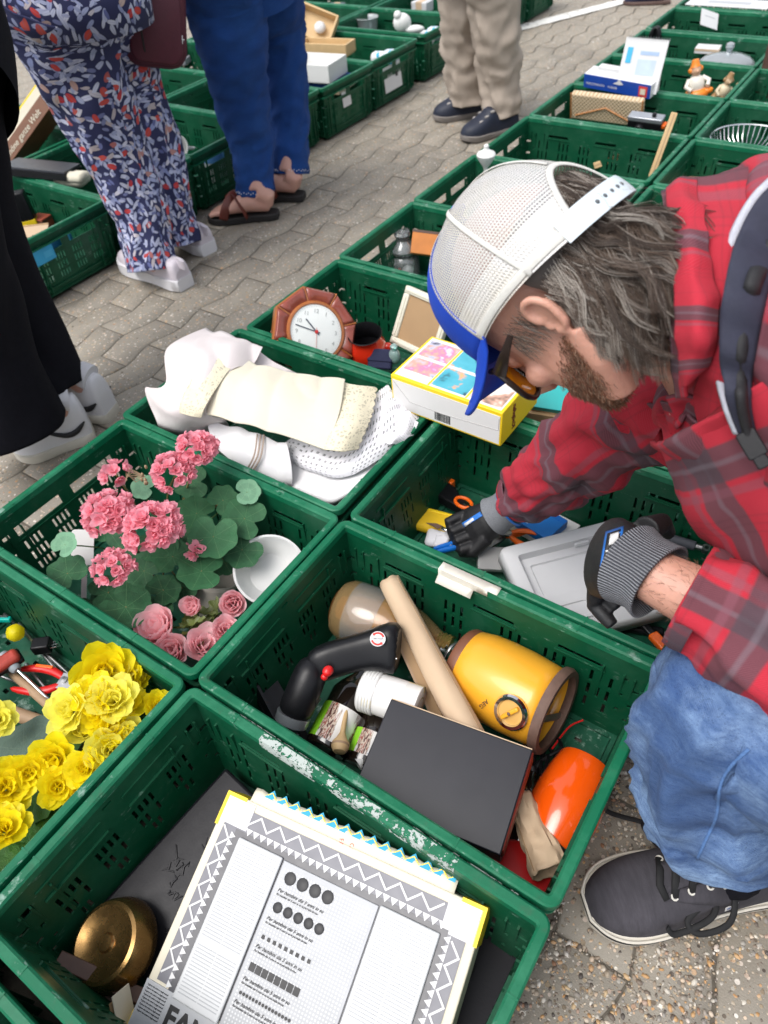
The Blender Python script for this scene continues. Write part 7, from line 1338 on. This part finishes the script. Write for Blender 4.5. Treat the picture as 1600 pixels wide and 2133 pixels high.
# ---- cap
cap = bpy.data.objects.new('cap', None); COL.objects.link(cap); cap.parent = man; cap.matrix_local = HM @ Matrix.Translation((.002, 0, -.013))
def edge_z(a): return .045 + .020 * cos(a) - .006 * cos(2 * a)
def cap_pt(a, f, g=0):
    """a: azimuth from the front, f: 0 at the button, 1 at the lower edge"""
    th = f * pi / 2; ze, za = edge_z(a), .167; fr = max(0, cos(a)) ** 2
    rx = lerp(.094, .121, .5 + .5 * cos(a)); rx_ = sqrt((rx * cos(a)) ** 2 + (.093 * sin(a)) ** 2); rr2 = rx_ * (sin(th) ** .86) * (1 - .05 * (1 - f) * 0); z = ze + (za - ze) * (cos(th) ** .78) + .010 * fr * sin(th * 2); return V(((rr2 + g) * cos(a) - .002, (rr2 + g) * sin(a), z + g * cos(th)))
def capgrid(a0, a1, na, nf, skip=None, g=0, f0=0.02, f1=1):
    b = MB(); A_ = [lerp(a0, a1, i / na) for i in range(na + 1)]; FF = [lerp(f0, f1, i / nf) for i in range(nf + 1)]; ids = {}
    for i in range(na):
        for k in range(nf):
            if skip and skip(.5 * (A_[i] + A_[i + 1]), .5 * (FF[k] + FF[k + 1])): continue
            q_ = [(i, k), (i, k + 1), (i + 1, k + 1), (i + 1, k)]; f_ = []
            for e in q_:
                if e not in ids: ids[e] = b.vert(cap_pt(A_[e[0]], FF[e[1]], g))
                f_.append(ids[e])
            b.face(f_, [(A_[e[0]] * .1, FF[e[1]] * .165) for e in q_])
    return b
arch = lambda a, f: abs(a - pi) < .62 and f > .74 + .24 * (abs(a - pi) / .60) ** 2
q = NT('cap_mesh_net'); uv = q.coord('UV'); s = q.n('SeparateXYZ', i0=uv)
rowi = q.math('FLOOR', q.math('DIVIDE', s.outputs[1], .0034)); uu = q.math('ADD', s.outputs[0], q.math('MULTIPLY', q.math('MODULO', rowi, 2), .00165))
su = q.math('ABSOLUTE', q.math('SINE', q.math('MULTIPLY', uu, pi / .0033))); sv = q.math('ABSOLUTE', q.math('SINE', q.math('MULTIPLY', s.outputs[1], pi / .0028))); pr = q.math('MULTIPLY', su, sv)
band = q.math('GREATER_THAN', s.outputs[1], .142); hole = q.math('MULTIPLY', q.math('GREATER_THAN', pr, .50), q.math('SUBTRACT', 1, q.math('MULTIPLY', band, .85)))
stain = q.math('MULTIPLY', q.math('SUBTRACT', q.noise(14, None, 3), .45), 4, clamp=True); cc_ = q.mix(q.math('MULTIPLY', stain, .5), (.69, .68, .67), (.62, .56, .42))
q.P(Base_Color=cc_, Roughness=.8, Alpha=q.math('SUBTRACT', 1, q.math('MULTIPLY', hole, .72))); q.bump(q.math('SUBTRACT', 1, pr), .8, .0012); NET = q.m
capgrid(radians(59), radians(301), 130, 40, arch).build('mesh_panel', NET, cap, ang=180)
BLUEC = M('royal_blue_cotton', (.003, .055, .48), .75, .12, 60, .3, 700); WHC = M('white_binding', (.62, .61, .57), .85, .1, 150, .4, 800)
capgrid(radians(-60), radians(60), 50, 30, None, .001).build('front_panel', BLUEC, cap, ang=180, solid=.002)
b = MB(); b.lathe([(.0105, .0), (.0105, .004), (.007, .0085), (0, .010)], 20, Matrix.Translation(cap_pt(0, 0) + V((.0, 0, -.002)))); b.build('button', BLUEC, cap)
for a in (59, 112, 180, 248, 301):
    b = MB(); b.tube([cap_pt(radians(a), f / 24, .0012) for f in range(1, 25 if a != 180 else 18)], [(.0026, .0007)] * (24 if a != 180 else 17), 8, up=cap_pt(radians(a), .5)); b.build('seam_tape', WHC if 59 < a < 301 else NET, cap, ang=180)
arc = [(pi + d_, min(1.0, .74 + .24 * (abs(d_) / .60) ** 2)) for d_ in [lerp(-.63, .63, i / 40) for i in range(41)]]
b = MB(); b.tube([cap_pt(a, f, .0012) for a, f in arc], [(.0034, .0012)] * 41, 8, up=cap_pt(pi, .8)); b.build('opening_binding', WHC, cap, ang=180)
b = MB(); ee = [lerp(radians(59), pi - .63, i / 30) for i in range(31)]
for sgn in (1, -1): b = MB(); b.tube([cap_pt(sgn * a, .985, .0010) for a in ee], [(.0008, .0045)] * 31, 8, up=(0, 0, 1)); b.build('sweatband', WHC, cap, ang=180)
b = MB(); b.tube([cap_pt(pi + lerp(-.76, .76, i / 30), .97, .0015 + .004 * (1 - (2 * i / 30 - 1) ** 2)) + V((0, 0, -.004)) for i in range(31)], [(.0014, .0125)] * 31, 10, up=(0, 0, 1)); strap = b.build('snap_strap', M('white_snap_plastic', (.62, .70, .74), .35, .05), cap, ang=60)
for i in range(5):
    a = pi + .1 - i * .11; p0 = cap_pt(a, .97, .0062 - .002 * abs(a - pi)) + V((0, 0, -.004)); b = MB(); b.ball(p0, (.0024, .0024, .0024), 8, 6); b.build('snap_hole', M('strap_hole', (.09, .10, .11), .6), strap)
b = MB(); rows = []
for k in range(13):
    t = k / 12; row = []
    for i in range(33):
        a = lerp(radians(-62), radians(62), i / 32); e = cap_pt(a, .99); w_ = (cos(a * 90 / 62 * .98 * pi / 180 * 57.3 * .0175 * 57.3 / 57.3) if 0 else max(.0, cos(a * 1.42))) ** .48; ext = .080 * t * w_
        x, y = e.x + ext, e.y * (1 - .04 * t); row.append(V((x, y, e.z - .002 - 6.5 * y * y * ext / .080 - .002 * t + .06 * ext)))
    rows.append(row)
b.grid(rows); b.build('brim', BLUEC, cap, ang=180, solid=.0035, off=0)
for k in (3, 6, 9): b = MB(); b.tube([p_ + V((0, 0, .0021)) for p_ in rows[k][2:-2]], .0006, 5); b.build('brim_stitching', M('blue_thread', (.01, .09, .6), .7), cap, ang=180)
# ---- sunglasses
gl_ = bpy.data.objects.new('sunglasses', None); COL.objects.link(gl_); gl_.parent = man; gl_.matrix_local = HM
FR = M('dark_frame', (.020, .012, .010), .25, .3); q = NT('amber_lens'); q.P(Base_Color=(.85, .30, .008), Roughness=.08, Coat_Weight=.6); LENS = q.m
for s in (1, -1):
    lp = [(.112, s * .012, .030), (.110, s * .036, .034), (.098, s * .060, .032), (.084, s * .074, .022), (.086, s * .074, .002), (.098, s * .060, -.014), (.110, s * .036, -.018), (.114, s * .014, -.008)]
    ring = spline(lp + [lp[0]], 40); b = MB(); b.tube([V(q_) for q_ in ring], .0032, 8); b.build('lens_rim', FR, gl_)
    b = MB(); cen = V((.106, s * .044, .008)); b.grid([[lerp(cen, V(q_), f) for q_ in ring] for f in (.02, .5, .98)]); b.build('lens', LENS, gl_, ang=180)
    b = MB(); b.tube([V((.084, s * .076, .018)), V((.066, s * .081, .019)), V((.050, s * .083, .021)), V((.034, s * .081, .024))], [(.0022, .0085), (.0022, .007), (.002, .005), (.002, .003)], 10, up=(0, 0, 1)); b.build('temple', FR, gl_)
b = MB(); b.tube([V((.112, -.014, .022)), V((.118, 0, .026)), V((.112, .014, .022))], .0028, 8); b.build('bridge', FR, gl_)
# ---- hair and beard
HC = [M('hair_dark', (.046, .031, .023), .42, .3), M('hair_brown', (.11, .076, .056), .42, .3), M('hair_grey', (.24, .205, .175), .42, .2), M('hair_light', (.40, .36, .315), .42, .2)]
grav = HM.to_3x3().inverted() @ V((0, 0, -1)); grav.normalize(); rh = random.Random(21); NBl = HM.inverted() @ NB
def push(p, lay):
    c = V((.0, 0, .05)); e = V(((p.x - c.x) / .084, (p.y - c.y) / .078, (p.z - c.z) / .094)); l_ = e.length
    if l_ < 1 + lay * 10: e = e.normalized() * (1 + lay * 10); p = V((e.x * .084 + c.x, e.y * .078 + c.y, e.z * .094 + c.z))
    a0 = V((-.012, 0, -.02)); ax = NBl - a0; t = max(0, min(1, (p - a0).dot(ax) / ax.length_squared)); o_ = a0 + ax * t; d_ = p - o_
    if d_.length < .062 + lay: p = o_ + d_.normalized() * (.062 + lay)
    return p
b = MB(); rows = []
for k in range(15):                                                # dark under-layer of hair on the back and sides of the head
    z = lerp(.070, -.075, k / 14); row = []
    for i in range(41):
        a = lerp(radians(103), radians(257), i / 40); zz = z if abs(a - pi) < 1.25 or z > -.03 else -.03 + (z + .03) * max(.15, 1 - (abs(a - pi) - 1.25) * 2.2)
        f = sqrt(max(.02, 1 - ((zz - .05) / .105) ** 2)) if zz > .05 else lerp(1, .80, min(1, (.05 - zz) / .13)); row.append(push(V((.082 * cos(a) * f, .077 * sin(a) * f, zz)), .001) + V((noise.noise(V((a * 9, z * 40, 0))) * .003,) * 3))
    rows.append(row)
b.grid(rows); o = b.build('hair_mass', HC[0], man, ang=180); o.matrix_local = HM
hb = MB()
def strand(path, r, m):
    hb.m = m; hb.tube(path, [r * (1 - .75 * (i / (len(path) - 1)) ** 2) for i in range(len(path))], 3, caps=False)
def guide(a, z, lay, L, curl, seed, n=13, gk=.75):
    f = sqrt(max(.05, 1 - ((z - .05) / .105) ** 2)); p = push(V((.084 * cos(a) * f, .079 * sin(a) * f, z)), lay * .05); path = [p]; st = L / n
    for i in range(1, n + 1):
        nx_ = NBl - V((-.012, 0, -.02))
        if i > 4 and (path[-1] - V((-.012, 0, -.02))).dot(nx_) / nx_.length_squared > .66: break
        t = i / n; out = V((cos(a), sin(a), 0)); cw = V((noise.noise(V((seed, t * 2.2, 1))), noise.noise(V((seed, t * 2.2, 5))), noise.noise(V((seed, t * 2.2, 9))))) * curl
        wv = sin(t * 8 + (seed // 9) * 2.1) * .85 * (.25 + t); tg_ = V((-sin(a), cos(a), 0))
        d = V((-.12 * cos(a), 0, -1)) * .9 + grav * (gk * t) + out * (.10 * t) + cw * (.4 + t) + tg_ * wv; p = push(p + d.normalized() * st, lay * (.08 + 1.12 * min(1, t * 1.6))); path.append(p)
    return path
for g_ in range(640):
    a = radians(rh.choice((1, 1, -1)) * rh.uniform(93, 180)) % (2 * pi); back = abs(a - pi) < .72; z = rh.uniform(.020, .070) if abs(a - pi) < .40 and rh.random() < .55 else rh.uniform(-.006, .020)
    side = max(0, 1 - abs(a - radians(100)) / .6); L = rh.uniform(.085, .140) if side < .5 else rh.uniform(.060, .095); sd = rh.uniform(0, 99); lay = rh.uniform(.0015, .012) if a < 2.5 or rh.random() < .45 else rh.uniform(.006, .026); cu = rh.uniform(.2, .9); gk_ = .75 if lay < .013 else .25; L *= 1.15 if lay > .013 else 1
    base = guide(a, z, lay, L, cu, sd, 15, gk_)
    if any((q_ - V((-.002, .086, .002))).length < .024 or (q_.x > .028) for q_ in base): continue
    pg = .10 + .50 * side; m0 = rh.choices((0, 1, 2, 3), (.42 - .3 * side, .42 - .15 * side, .10 + .25 * side, .06 + .2 * side))[0]
    for k in range(20):
        off = V((rh.uniform(-1, 1), rh.uniform(-1, 1), rh.uniform(-1, 1))) * .0046; m = m0 if rh.random() < .68 else rh.choices((0, 1, 2, 3), (.35, .35, .2, .12))[0]
        strand([p_ + off * (1 - .55 * i / len(base)) for i, p_ in enumerate(base)], rh.uniform(.00018, .00036), m)
for g_ in range(150):
    p = V((rh.uniform(.004, .046), .0745 + rh.uniform(0, .004), rh.uniform(.008, .034))); d0 = V((-.35 + rh.uniform(-.3, .5), .10, -1)).normalized(); strand([p + d0 * (i * .0042) + V((noise.noise(V((g_, i * .3, 0))) * .003, .001 * (i < 3), 0)) for i in range(7)], rh.uniform(.0002, .00035), rh.choice((0, 1, 1, 2)))
for g_ in range(45):                                              # flyaway hairs
    a = radians(rh.uniform(105, 240)); z = rh.uniform(.01, .06) if abs(a - pi) < .4 else rh.uniform(.0, .02); path = guide(a, z, rh.uniform(.012, .035), rh.uniform(.06, .11), rh.uniform(1.2, 2.2), rh.uniform(0, 99), 16, .3); strand(path, .00017, rh.choice((0, 1, 2, 3, 3)))
for g_ in range(0):                                               # the looped tuft that stands up at the nape
    a = radians(rh.uniform(170, 215)); p = V((-.085, rh.uniform(-.045, -.01), rh.uniform(-.03, .02))); o_ = rh.uniform(-.006, .006); u_ = HM.to_3x3().inverted() @ IU; u_.normalize(); r_ = HM.to_3x3().inverted() @ IR; r_.normalize()
    pts = spline([p, p + u_ * .035 + r_ * (.012 + o_), p + u_ * .058 + r_ * (.032 + o_), p + u_ * .050 + r_ * (.052 + o_), p + u_ * (.015 + o_) + r_ * .060], 16); strand([V(q_) for q_ in pts], .0005, rh.choice((0, 1, 1, 2)))
hair = tag(hb.build('hair', HC, man, ang=180), kind='stuff'); hair.matrix_local = HM
bv = BVHTree.FromObject(body, bpy.context.evaluated_depsgraph_get()); hb = MB(); BR = [M('beard_red', (.22, .085, .038), .5, .3), M('beard_brown', (.14, .07, .04), .5, .3), M('beard_pale', (.36, .24, .16), .5, .2)]
hmi = HM.inverted(); sst = lambda x: max(0, min(1, x)) ** 2 * (3 - 2 * max(0, min(1, x))); me_ = body.data; cand = []
for pl in me_.polygons:
    c_ = hmi @ pl.center
    if c_.z > .01 or c_.z < -.16 or c_.x < -.02 or c_.x > .13: continue
    d_ = lerp(-.006, -.046, max(0, min(1, c_.x / .085))) - c_.z; w_ = sst((d_ + .006) / .024) * sst((.066 - d_) / .035) * sst((c_.x - .000 - max(0, d_ - .02) * .55) / .022)
    if w_ > .02: cand.append((pl.center.copy(), pl.normal.copy(), w_))
for p0, n0, w_ in cand:
    for _ in range(3):
        if rh.random() > w_: continue
        p1 = p0 + V((rh.uniform(-1, 1), rh.uniform(-1, 1), rh.uniform(-1, 1))) * .0018; d = (n0 * rh.uniform(.35, .8) - Uh * .8 + Fh * rh.uniform(-.3, .5) + V((rh.uniform(-.4, .4), rh.uniform(-.4, .4), rh.uniform(-.4, .4)))).normalized(); l_ = rh.uniform(.003, .009); hb.m = rh.choices((0, 1, 2), (.5, .28, .22))[0]; hb.tube([p1 - n0 * .0006, p1 + d * l_ * .5, p1 + (d - Uh * .25).normalized() * l_], [.00030, .00026, .00008], 3, caps=False)
tag(hb.build('beard', BR, man, ang=180), kind='stuff')
# arm hair
hb = MB()
for (A, B, rad_) in ((lerp(ELL, WRL, .78), WRL, .034),):
    for i in range(420):
        t = rh.random(); p = lerp(A, B, t) + V((rh.gauss(0, 1), rh.gauss(0, 1), rh.gauss(0, 1))).normalized() * .05; h = bv.find_nearest(p)
        if h[0] is None: continue
        d = ((B - A).normalized() * .7 + h[1] * .4 + V((rh.uniform(-.5, .5), rh.uniform(-.5, .5), rh.uniform(-.5, .5)))).normalized(); hb.m = 0; hb.tube([h[0], h[0] + d * .004, h[0] + (d - h[1] * .3) * .009], [.00016, .00014, .00006], 3, caps=False)
tag(hb.build('arm_hair', [BR[1]], man, ang=180), kind='stuff')
# ---- gloves
GLB = M('black_glove', (.0085, .0085, .010), .6, .3, 60, .4, 500); q = NT('grey_knit'); P_ = q.coord('UV'); s_ = q.n('SeparateXYZ', i0=P_); rb = q.math('SINE', q.math('MULTIPLY', s_.outputs[0], 2 * pi / .0032)); sp = q.noise(420, P_, 2)
q.P(Base_Color=q.mix(q.math('MULTIPLY_ADD', rb, .5, .5), (.055, .06, .075), q.mix(sp, (.22, .23, .26), (.42, .43, .46))), Roughness=.95); q.bump(rb, 1.0, .002); KNIT = q.m
q = NT('grey_marl'); q.P(Base_Color=q.mix(q.noise(500, None, 3, .8), (.06, .065, .075), (.28, .29, .31)), Roughness=.95); q.bump(q.noise(500, None, 2), .5, .001); MARL = q.m
def glove(W, K, fingers, thumb, pr_w, pr_t, side, name_knit, knit, cuff, clen):
    """W wrist, K knuckle centre, side: direction across the knuckles; fingers: tip and middle joint per finger"""
    b = MB(); ax = (K - W).normalized(); sd = (side - ax * side.dot(ax)).normalized(); nn2 = ax.cross(sd)
    b.tube([W, lerp(W, K, .35), lerp(W, K, .75), K + ax * .006], [(pr_t * .95, pr_w * .75), (pr_t * 1.05, pr_w * .92), (pr_t, pr_w), (pr_t * .8, pr_w * .96)], 24, up=sd)
    for i, (mid, tip) in enumerate(fingers):
        k0 = K + sd * ((i - 1.5) * pr_w * .52); b.tube([k0 - ax * .018, k0, lerp(k0, mid, .55), mid, lerp(mid, tip, .55), tip], [.0105, .0112, .0108, .0106, .0100, .0082], 12)
    b.tube([thumb[0], lerp(thumb[0], thumb[1], .5), thumb[1], thumb[2]], [.017, .0145, .0125, .0092], 12)
    g = remesh(b.build('glove', GLB, man), .0022, 2)
    b = MB(); A = W - ax * clen; b = leg(cuff, [pr_w * .86, pr_w * .80, pr_w * .82, pr_w * .90], 64, 24, sd); b.build(name_knit, knit, g, ang=180, solid=.003, off=1); return g, ax, sd, nn2
Wl, Kl = D(1302, 1172, .795), D(1262, 1160, .868); sdl = (D(1300, 1235, .86) - D(1345, 1085, .86)).normalized()
fl = []
for i in range(4):
    k0 = Kl + sdl * ((i - 1.5) * .043 * .52); fl.append((k0 + CC((.002, -.028, -.020)), k0 + CC((.020, -.052, -.006))))
gL, ax, sd, nn2 = glove(Wl, Kl, fl, (D(1345, 1105, .825), D(1378, 1090, .850), D(1392, 1110, .885)), .050, .028, sdl, 'ribbed_cuff', KNIT, [D(1375, 1215, .765), D(1350, 1198, .775), D(1332, 1188, .783), D(1312, 1176, .794)], .04)
# printed strip across the back of the glove
c = D(1275, 1140, .79); h = BVHTree.FromObject(gL, bpy.context.evaluated_depsgraph_get())
def on_glove(bt, px, py, lift=.0012):
    d = ray(px, py); r_ = bt.ray_cast(CAM_P, d); 
    if r_[0] is None: r_ = bt.find_nearest(CAM_P + d * .8)
    return r_[0] - d * lift
def gpatch(bt, quad, mat, name, par, n=8, lift=.0012):
    b = MB(); b.grid([[on_glove(bt, lerp(lerp(quad[0][0], quad[1][0], j / n), lerp(quad[3][0], quad[2][0], j / n), i / n), lerp(lerp(quad[0][1], quad[1][1], j / n), lerp(quad[3][1], quad[2][1], j / n), i / n), lift) for j in range(n + 1)] for i in range(n + 1)]); return b.build(name, mat, par, ang=180, solid=.0006)
STR = M('glove_blue_print', (.02, .16, .55), .5)
pt_ = gpatch(h, [(1262, 1108), (1300, 1096), (1284, 1195), (1248, 1192)], STR, 'printed_strip', gL); gpatch(h, [(1266, 1112), (1294, 1102), (1279, 1190), (1252, 1187)], GLB, 'strip_centre', gL, lift=.0020)
gpatch(h, [(1272, 1113), (1290, 1108), (1286, 1132), (1268, 1136)], PRINTW, 'white_oval', gL, lift=.0028)
for y in (1146, 1156, 1166, 1178): gpatch(h, [(1262, y), (1284, y - 2), (1283, y + 2), (1261, y + 4)], PRINTW, 'print_line', gL, 3, .0028)
Wr, Kr = G(1052, 1062, .150), G(985, 1102, .098); sdr = (G(985, 1128, .09) - G(965, 1085, .11)).normalized(); fr_ = []
for i in range(4):
    k0 = Kr + sdr * ((i - 1.5) * .042 * .52); fr_.append((k0 + (G(945, 1120, .09) - G(985, 1102, .098)) * .9 + V((0, 0, .004)), k0 * .25 + G(938, 1142, .062) * .75))
gR, ax, sd, nn2 = glove(lerp(Wr, Kr, .30), Kr, fr_, (G(1012, 1120, .10), G(985, 1150, .075), G(958, 1152, .062)), .042, .024, sdr, 'knit_cuff', MARL, [Wr + (Wr - Kr) * .16, lerp(Wr, Kr, .05), lerp(Wr, Kr, .2), lerp(Wr, Kr, .36)], .04)
hR = BVHTree.FromObject(gR, bpy.context.evaluated_depsgraph_get()); gpatch(hR, [(962, 1090), (1000, 1066), (1006, 1074), (968, 1098)], STR, 'printed_strip', gR); gpatch(hR, [(966, 1092), (985, 1078), (988, 1083), (970, 1097)], PRINTW, 'print_line', gR, 4, .002)
b = leg([Wr + (Wr - Kr) * .12, Wr + (Wr - Kr) * .17], [.0375, .0375], 40, 4, sdr); b.build('blue_edge', STR, gR, ang=180, solid=.003, off=1)
# ---- jeans
b = MB()
S_ = spline([(*(HIP + V((0, -.10, 0))), .10, .10), (*lerp(HIP + V((0, -.1, 0)), KNEE, .55), .095, .095), (*D(1560, 1490, .77), .085, .085), (*KNEE, .080, .078), (*D(1470, 1540, .815), .078, .078), (*D(1478, 1620, .875), .083, .083), (*D(1488, 1685, .915), .086, .082), (*D(1492, 1715, .935), .090, .082)], 110)
b.tube([V(s[:3]) for s in S_], [(s[3], s[4]) for s in S_], 64, CC((0, 0, 1)), caps=False)
def kneefold(p):
    c_ = CR.transposed() @ (p - CAM_P); px = 800 + FPX * c_.x / -c_.z; py = 1066.5 - FPX * c_.y / -c_.z; return 0
wrinkle(b, .010, 10, 1.2, 12); folds(b, 64, .017, 7, 4, 1.7, lambda t: .4 + .9 * math.exp(-((t - .66) / .14) ** 2) + .35 * (t > .8)); jl = b.build('jeans_leg', DENIM, man, ang=180, solid=.003)
b = leg([HIPR, lerp(HIPR, KNR, .5), KNR, V((1.15, 1.08, .09))], [.11, .10, .08, .08], 40, 40); wrinkle(b, .012, 10); b.build('jeans_leg', DENIM, man, ang=180, solid=.003)
b = leg([HIP + V((.05, .04, -.12)), HIP + V((0, .03, 0)), HIP + V((-.06, .03, .08))], [(.19, .17), (.20, .18), (.19, .17)], 40, 30); b.build('jeans_seat', DENIM, man, ang=180, solid=.003)
b = MB(); sm_ = [D(1502, 1590, .80), D(1498, 1660, .80), D(1470, 1745, .86), D(1445, 1800, .9)]; bvj = BVHTree.FromObject(jl, bpy.context.evaluated_depsgraph_get())
def on(bt, px, py, lift): r_ = bt.ray_cast(CAM_P, ray(px, py)); return (r_[0] - ray(px, py) * lift) if r_[0] else None
pts = [on(bvj, x, y, .001) for x, y, *_ in spline([(1560, 1560), (1520, 1600), (1500, 1640), (1492, 1700), (1470, 1750), (1452, 1790)], 40)]; pts = [p_ for p_ in pts if p_]
if len(pts) > 4: b.tube(pts, [(.0020, .0012)] * len(pts), 6, up=CAMDIR(pts[0])); b.build('side_seam', M('seam_denim', (.07, .15, .33), .95, .5, 300), man, ang=180)
# ---- canvas shoe
hl, to = V((.838, .690, 0)), V((.626, .489, 0))
q = NT('charcoal_canvas'); n_ = q.n('TexNoise', Scale=160.0, Detail=4.0, Roughness=.7); q.set(n_.inputs['Vector'], q.vm('MULTIPLY', q.coord(), (1, .15, .3))); q.P(Base_Color=q.mix(q.math('MULTIPLY', q.noise(14, None, 4), n_.outputs[0]), (.022, .021, .026), (.115, .105, .125)), Roughness=.92); q.bump(q.noise(700, None, 2), .5, .001); CANV = q.m
t, up_, so, L = shoe(man, hl, to, .112, .112, CANV, SOLEW, sole=.030, high=.066)
b = MB(); prof = spline([(-.02, .55), (.03, .72), (.10, .80), (.25, .78), (.42, .80), (.58, .94), (.72, 1.0), (.85, .93), (.94, .70), (1.0, .32)], 40); o_ = [V((x * L * 1.002, y * .0573, .0215 + max(0, x - .8) * .03)) for x, y in prof] + [V((x * L * 1.002, -y * .0573, .0215 + max(0, x - .8) * .03)) for x, y in prof[::-1]]
b.tube(o_ + [o_[0]], .0011, 6); b.build('foxing_stripe', BLACKP, t, ang=180); b = MB(); b.tube([p_ + V((0, 0, .011)) for p_ in o_] + [o_[0] + V((0, 0, .011))], .0022, 6); b.build('welt', SOLEW, t, ang=180)
dgx = bpy.context.evaluated_depsgraph_get(); dgx.update(); up_b = BVHTree.FromObject(up_, dgx); 
def onup(x, y, lift=.0015):
    r_ = up_b.ray_cast(V((x, y, .4)), V((0, 0, -1))); return (r_[0] + r_[1] * lift) if r_[0] else V((x, y, .05))
for s in (1, -1):
    b = MB(); b.grid([[onup(lerp(.36, .665, i / 14) * L, s * lerp(.015 + .004 * sin(pi * i / 14), .040 - .004 * (i / 14) ** 3 * 4, j / 6), .0018) for j in range(7)] for i in range(15)]); b.build('eyestay', CANV, t, ang=180, solid=.0022)
    for i in range(4):
        x = L * (.42 + i * .072); p0 = onup(x, s * .023, .004); b = MB(); e_ = frame(p0, (1, 0, 0), (0, s * .45, 1)); b.tube([e_ @ V((.0042 * cos(a), .0042 * sin(a), 0)) for a in [k * pi / 8 for k in range(17)]], .0014, 6); b.build('eyelet', M('cream_eyelet', (.62, .60, .54), .4), t)
b = MB(); b.grid([[onup(lerp(.20, .66, i / 14) * L, lerp(-.017, .017, j / 6), .004 + .014 * max(0, .4 - i / 14)) for j in range(7)] for i in range(15)]); b.build('tongue', CANV, t, ang=180, solid=.003)
LACE_ = M('black_lace', (.007, .007, .008), .8, .3)
for i in range(4):
    x = L * (.42 + i * .072); b = MB(); b.tube([onup(x, -.024, .004), onup(x + .004, -.01, .009), onup(x + .012, .008, .010), onup(x + (.072 * L if i < 3 else .01), .024, .004)], [(.0052, .0018)] * 4, 8, up=(0, 0, 1)); b.build('lace', LACE_, t, ang=180)
for pts in ([(.40, .0, .020), (.36, .03, .026), (.42, .062, .012), (.56, .066, .004), (.60, .05, .010), (.50, .034, .022), (.41, .006, .020)], [(.40, 0, .02), (.40, -.05, .016), (.50, -.085, -.006), (.60, -.085, -.006), (.58, -.04, .016), (.42, -.01, .022)], [(.41, .01, .02), (.48, .05, .014), (.66, .060, .002), (.70, .052, .010)], [(.40, -.01, .02), (.52, -.07, .0), (.70, -.11, -.02), (.74, -.12, -.022)]):
    sp_ = spline([(x * L, y, .060 + z) for x, y, z in pts], 40); b = MB(); b.tube([V(q_) for q_ in sp_], [(.0042, .0018)] * 40, 8, up=(0, 0, 1)); b.build('lace', LACE_, t, ang=180)
p0 = onup(.375 * L, .041, .003); p1 = p0 + V((.0, .0, .001)); nrm = up_b.ray_cast(V((.375 * L, .041, .4)), V((0, 0, -1)))[1] or V((0, .5, .8)); b = MB(); e_ = frame(p0, (-1, 0, 0), nrm); b.box(.020, .009, .0006, e_); tg = b.build('side_tag', PRINTW, t); text_part('VANS', .0062, M('tag_blue', (.05, .09, .25), .5), tg, e_ @ Matrix.Translation((-.0085, -.0023, .0005)))
b = MB(); b.ball((.765, .63, .085), (.05, .05, .04), 16, 10); b.build('black_sock', BLACKC, man)
t2, up2, so2, L2 = shoe(man, V((1.20, 1.10, .0)), V((.94, 1.05, 0)), .11, .11, CANV, SOLEW, sole=.03, high=.066)
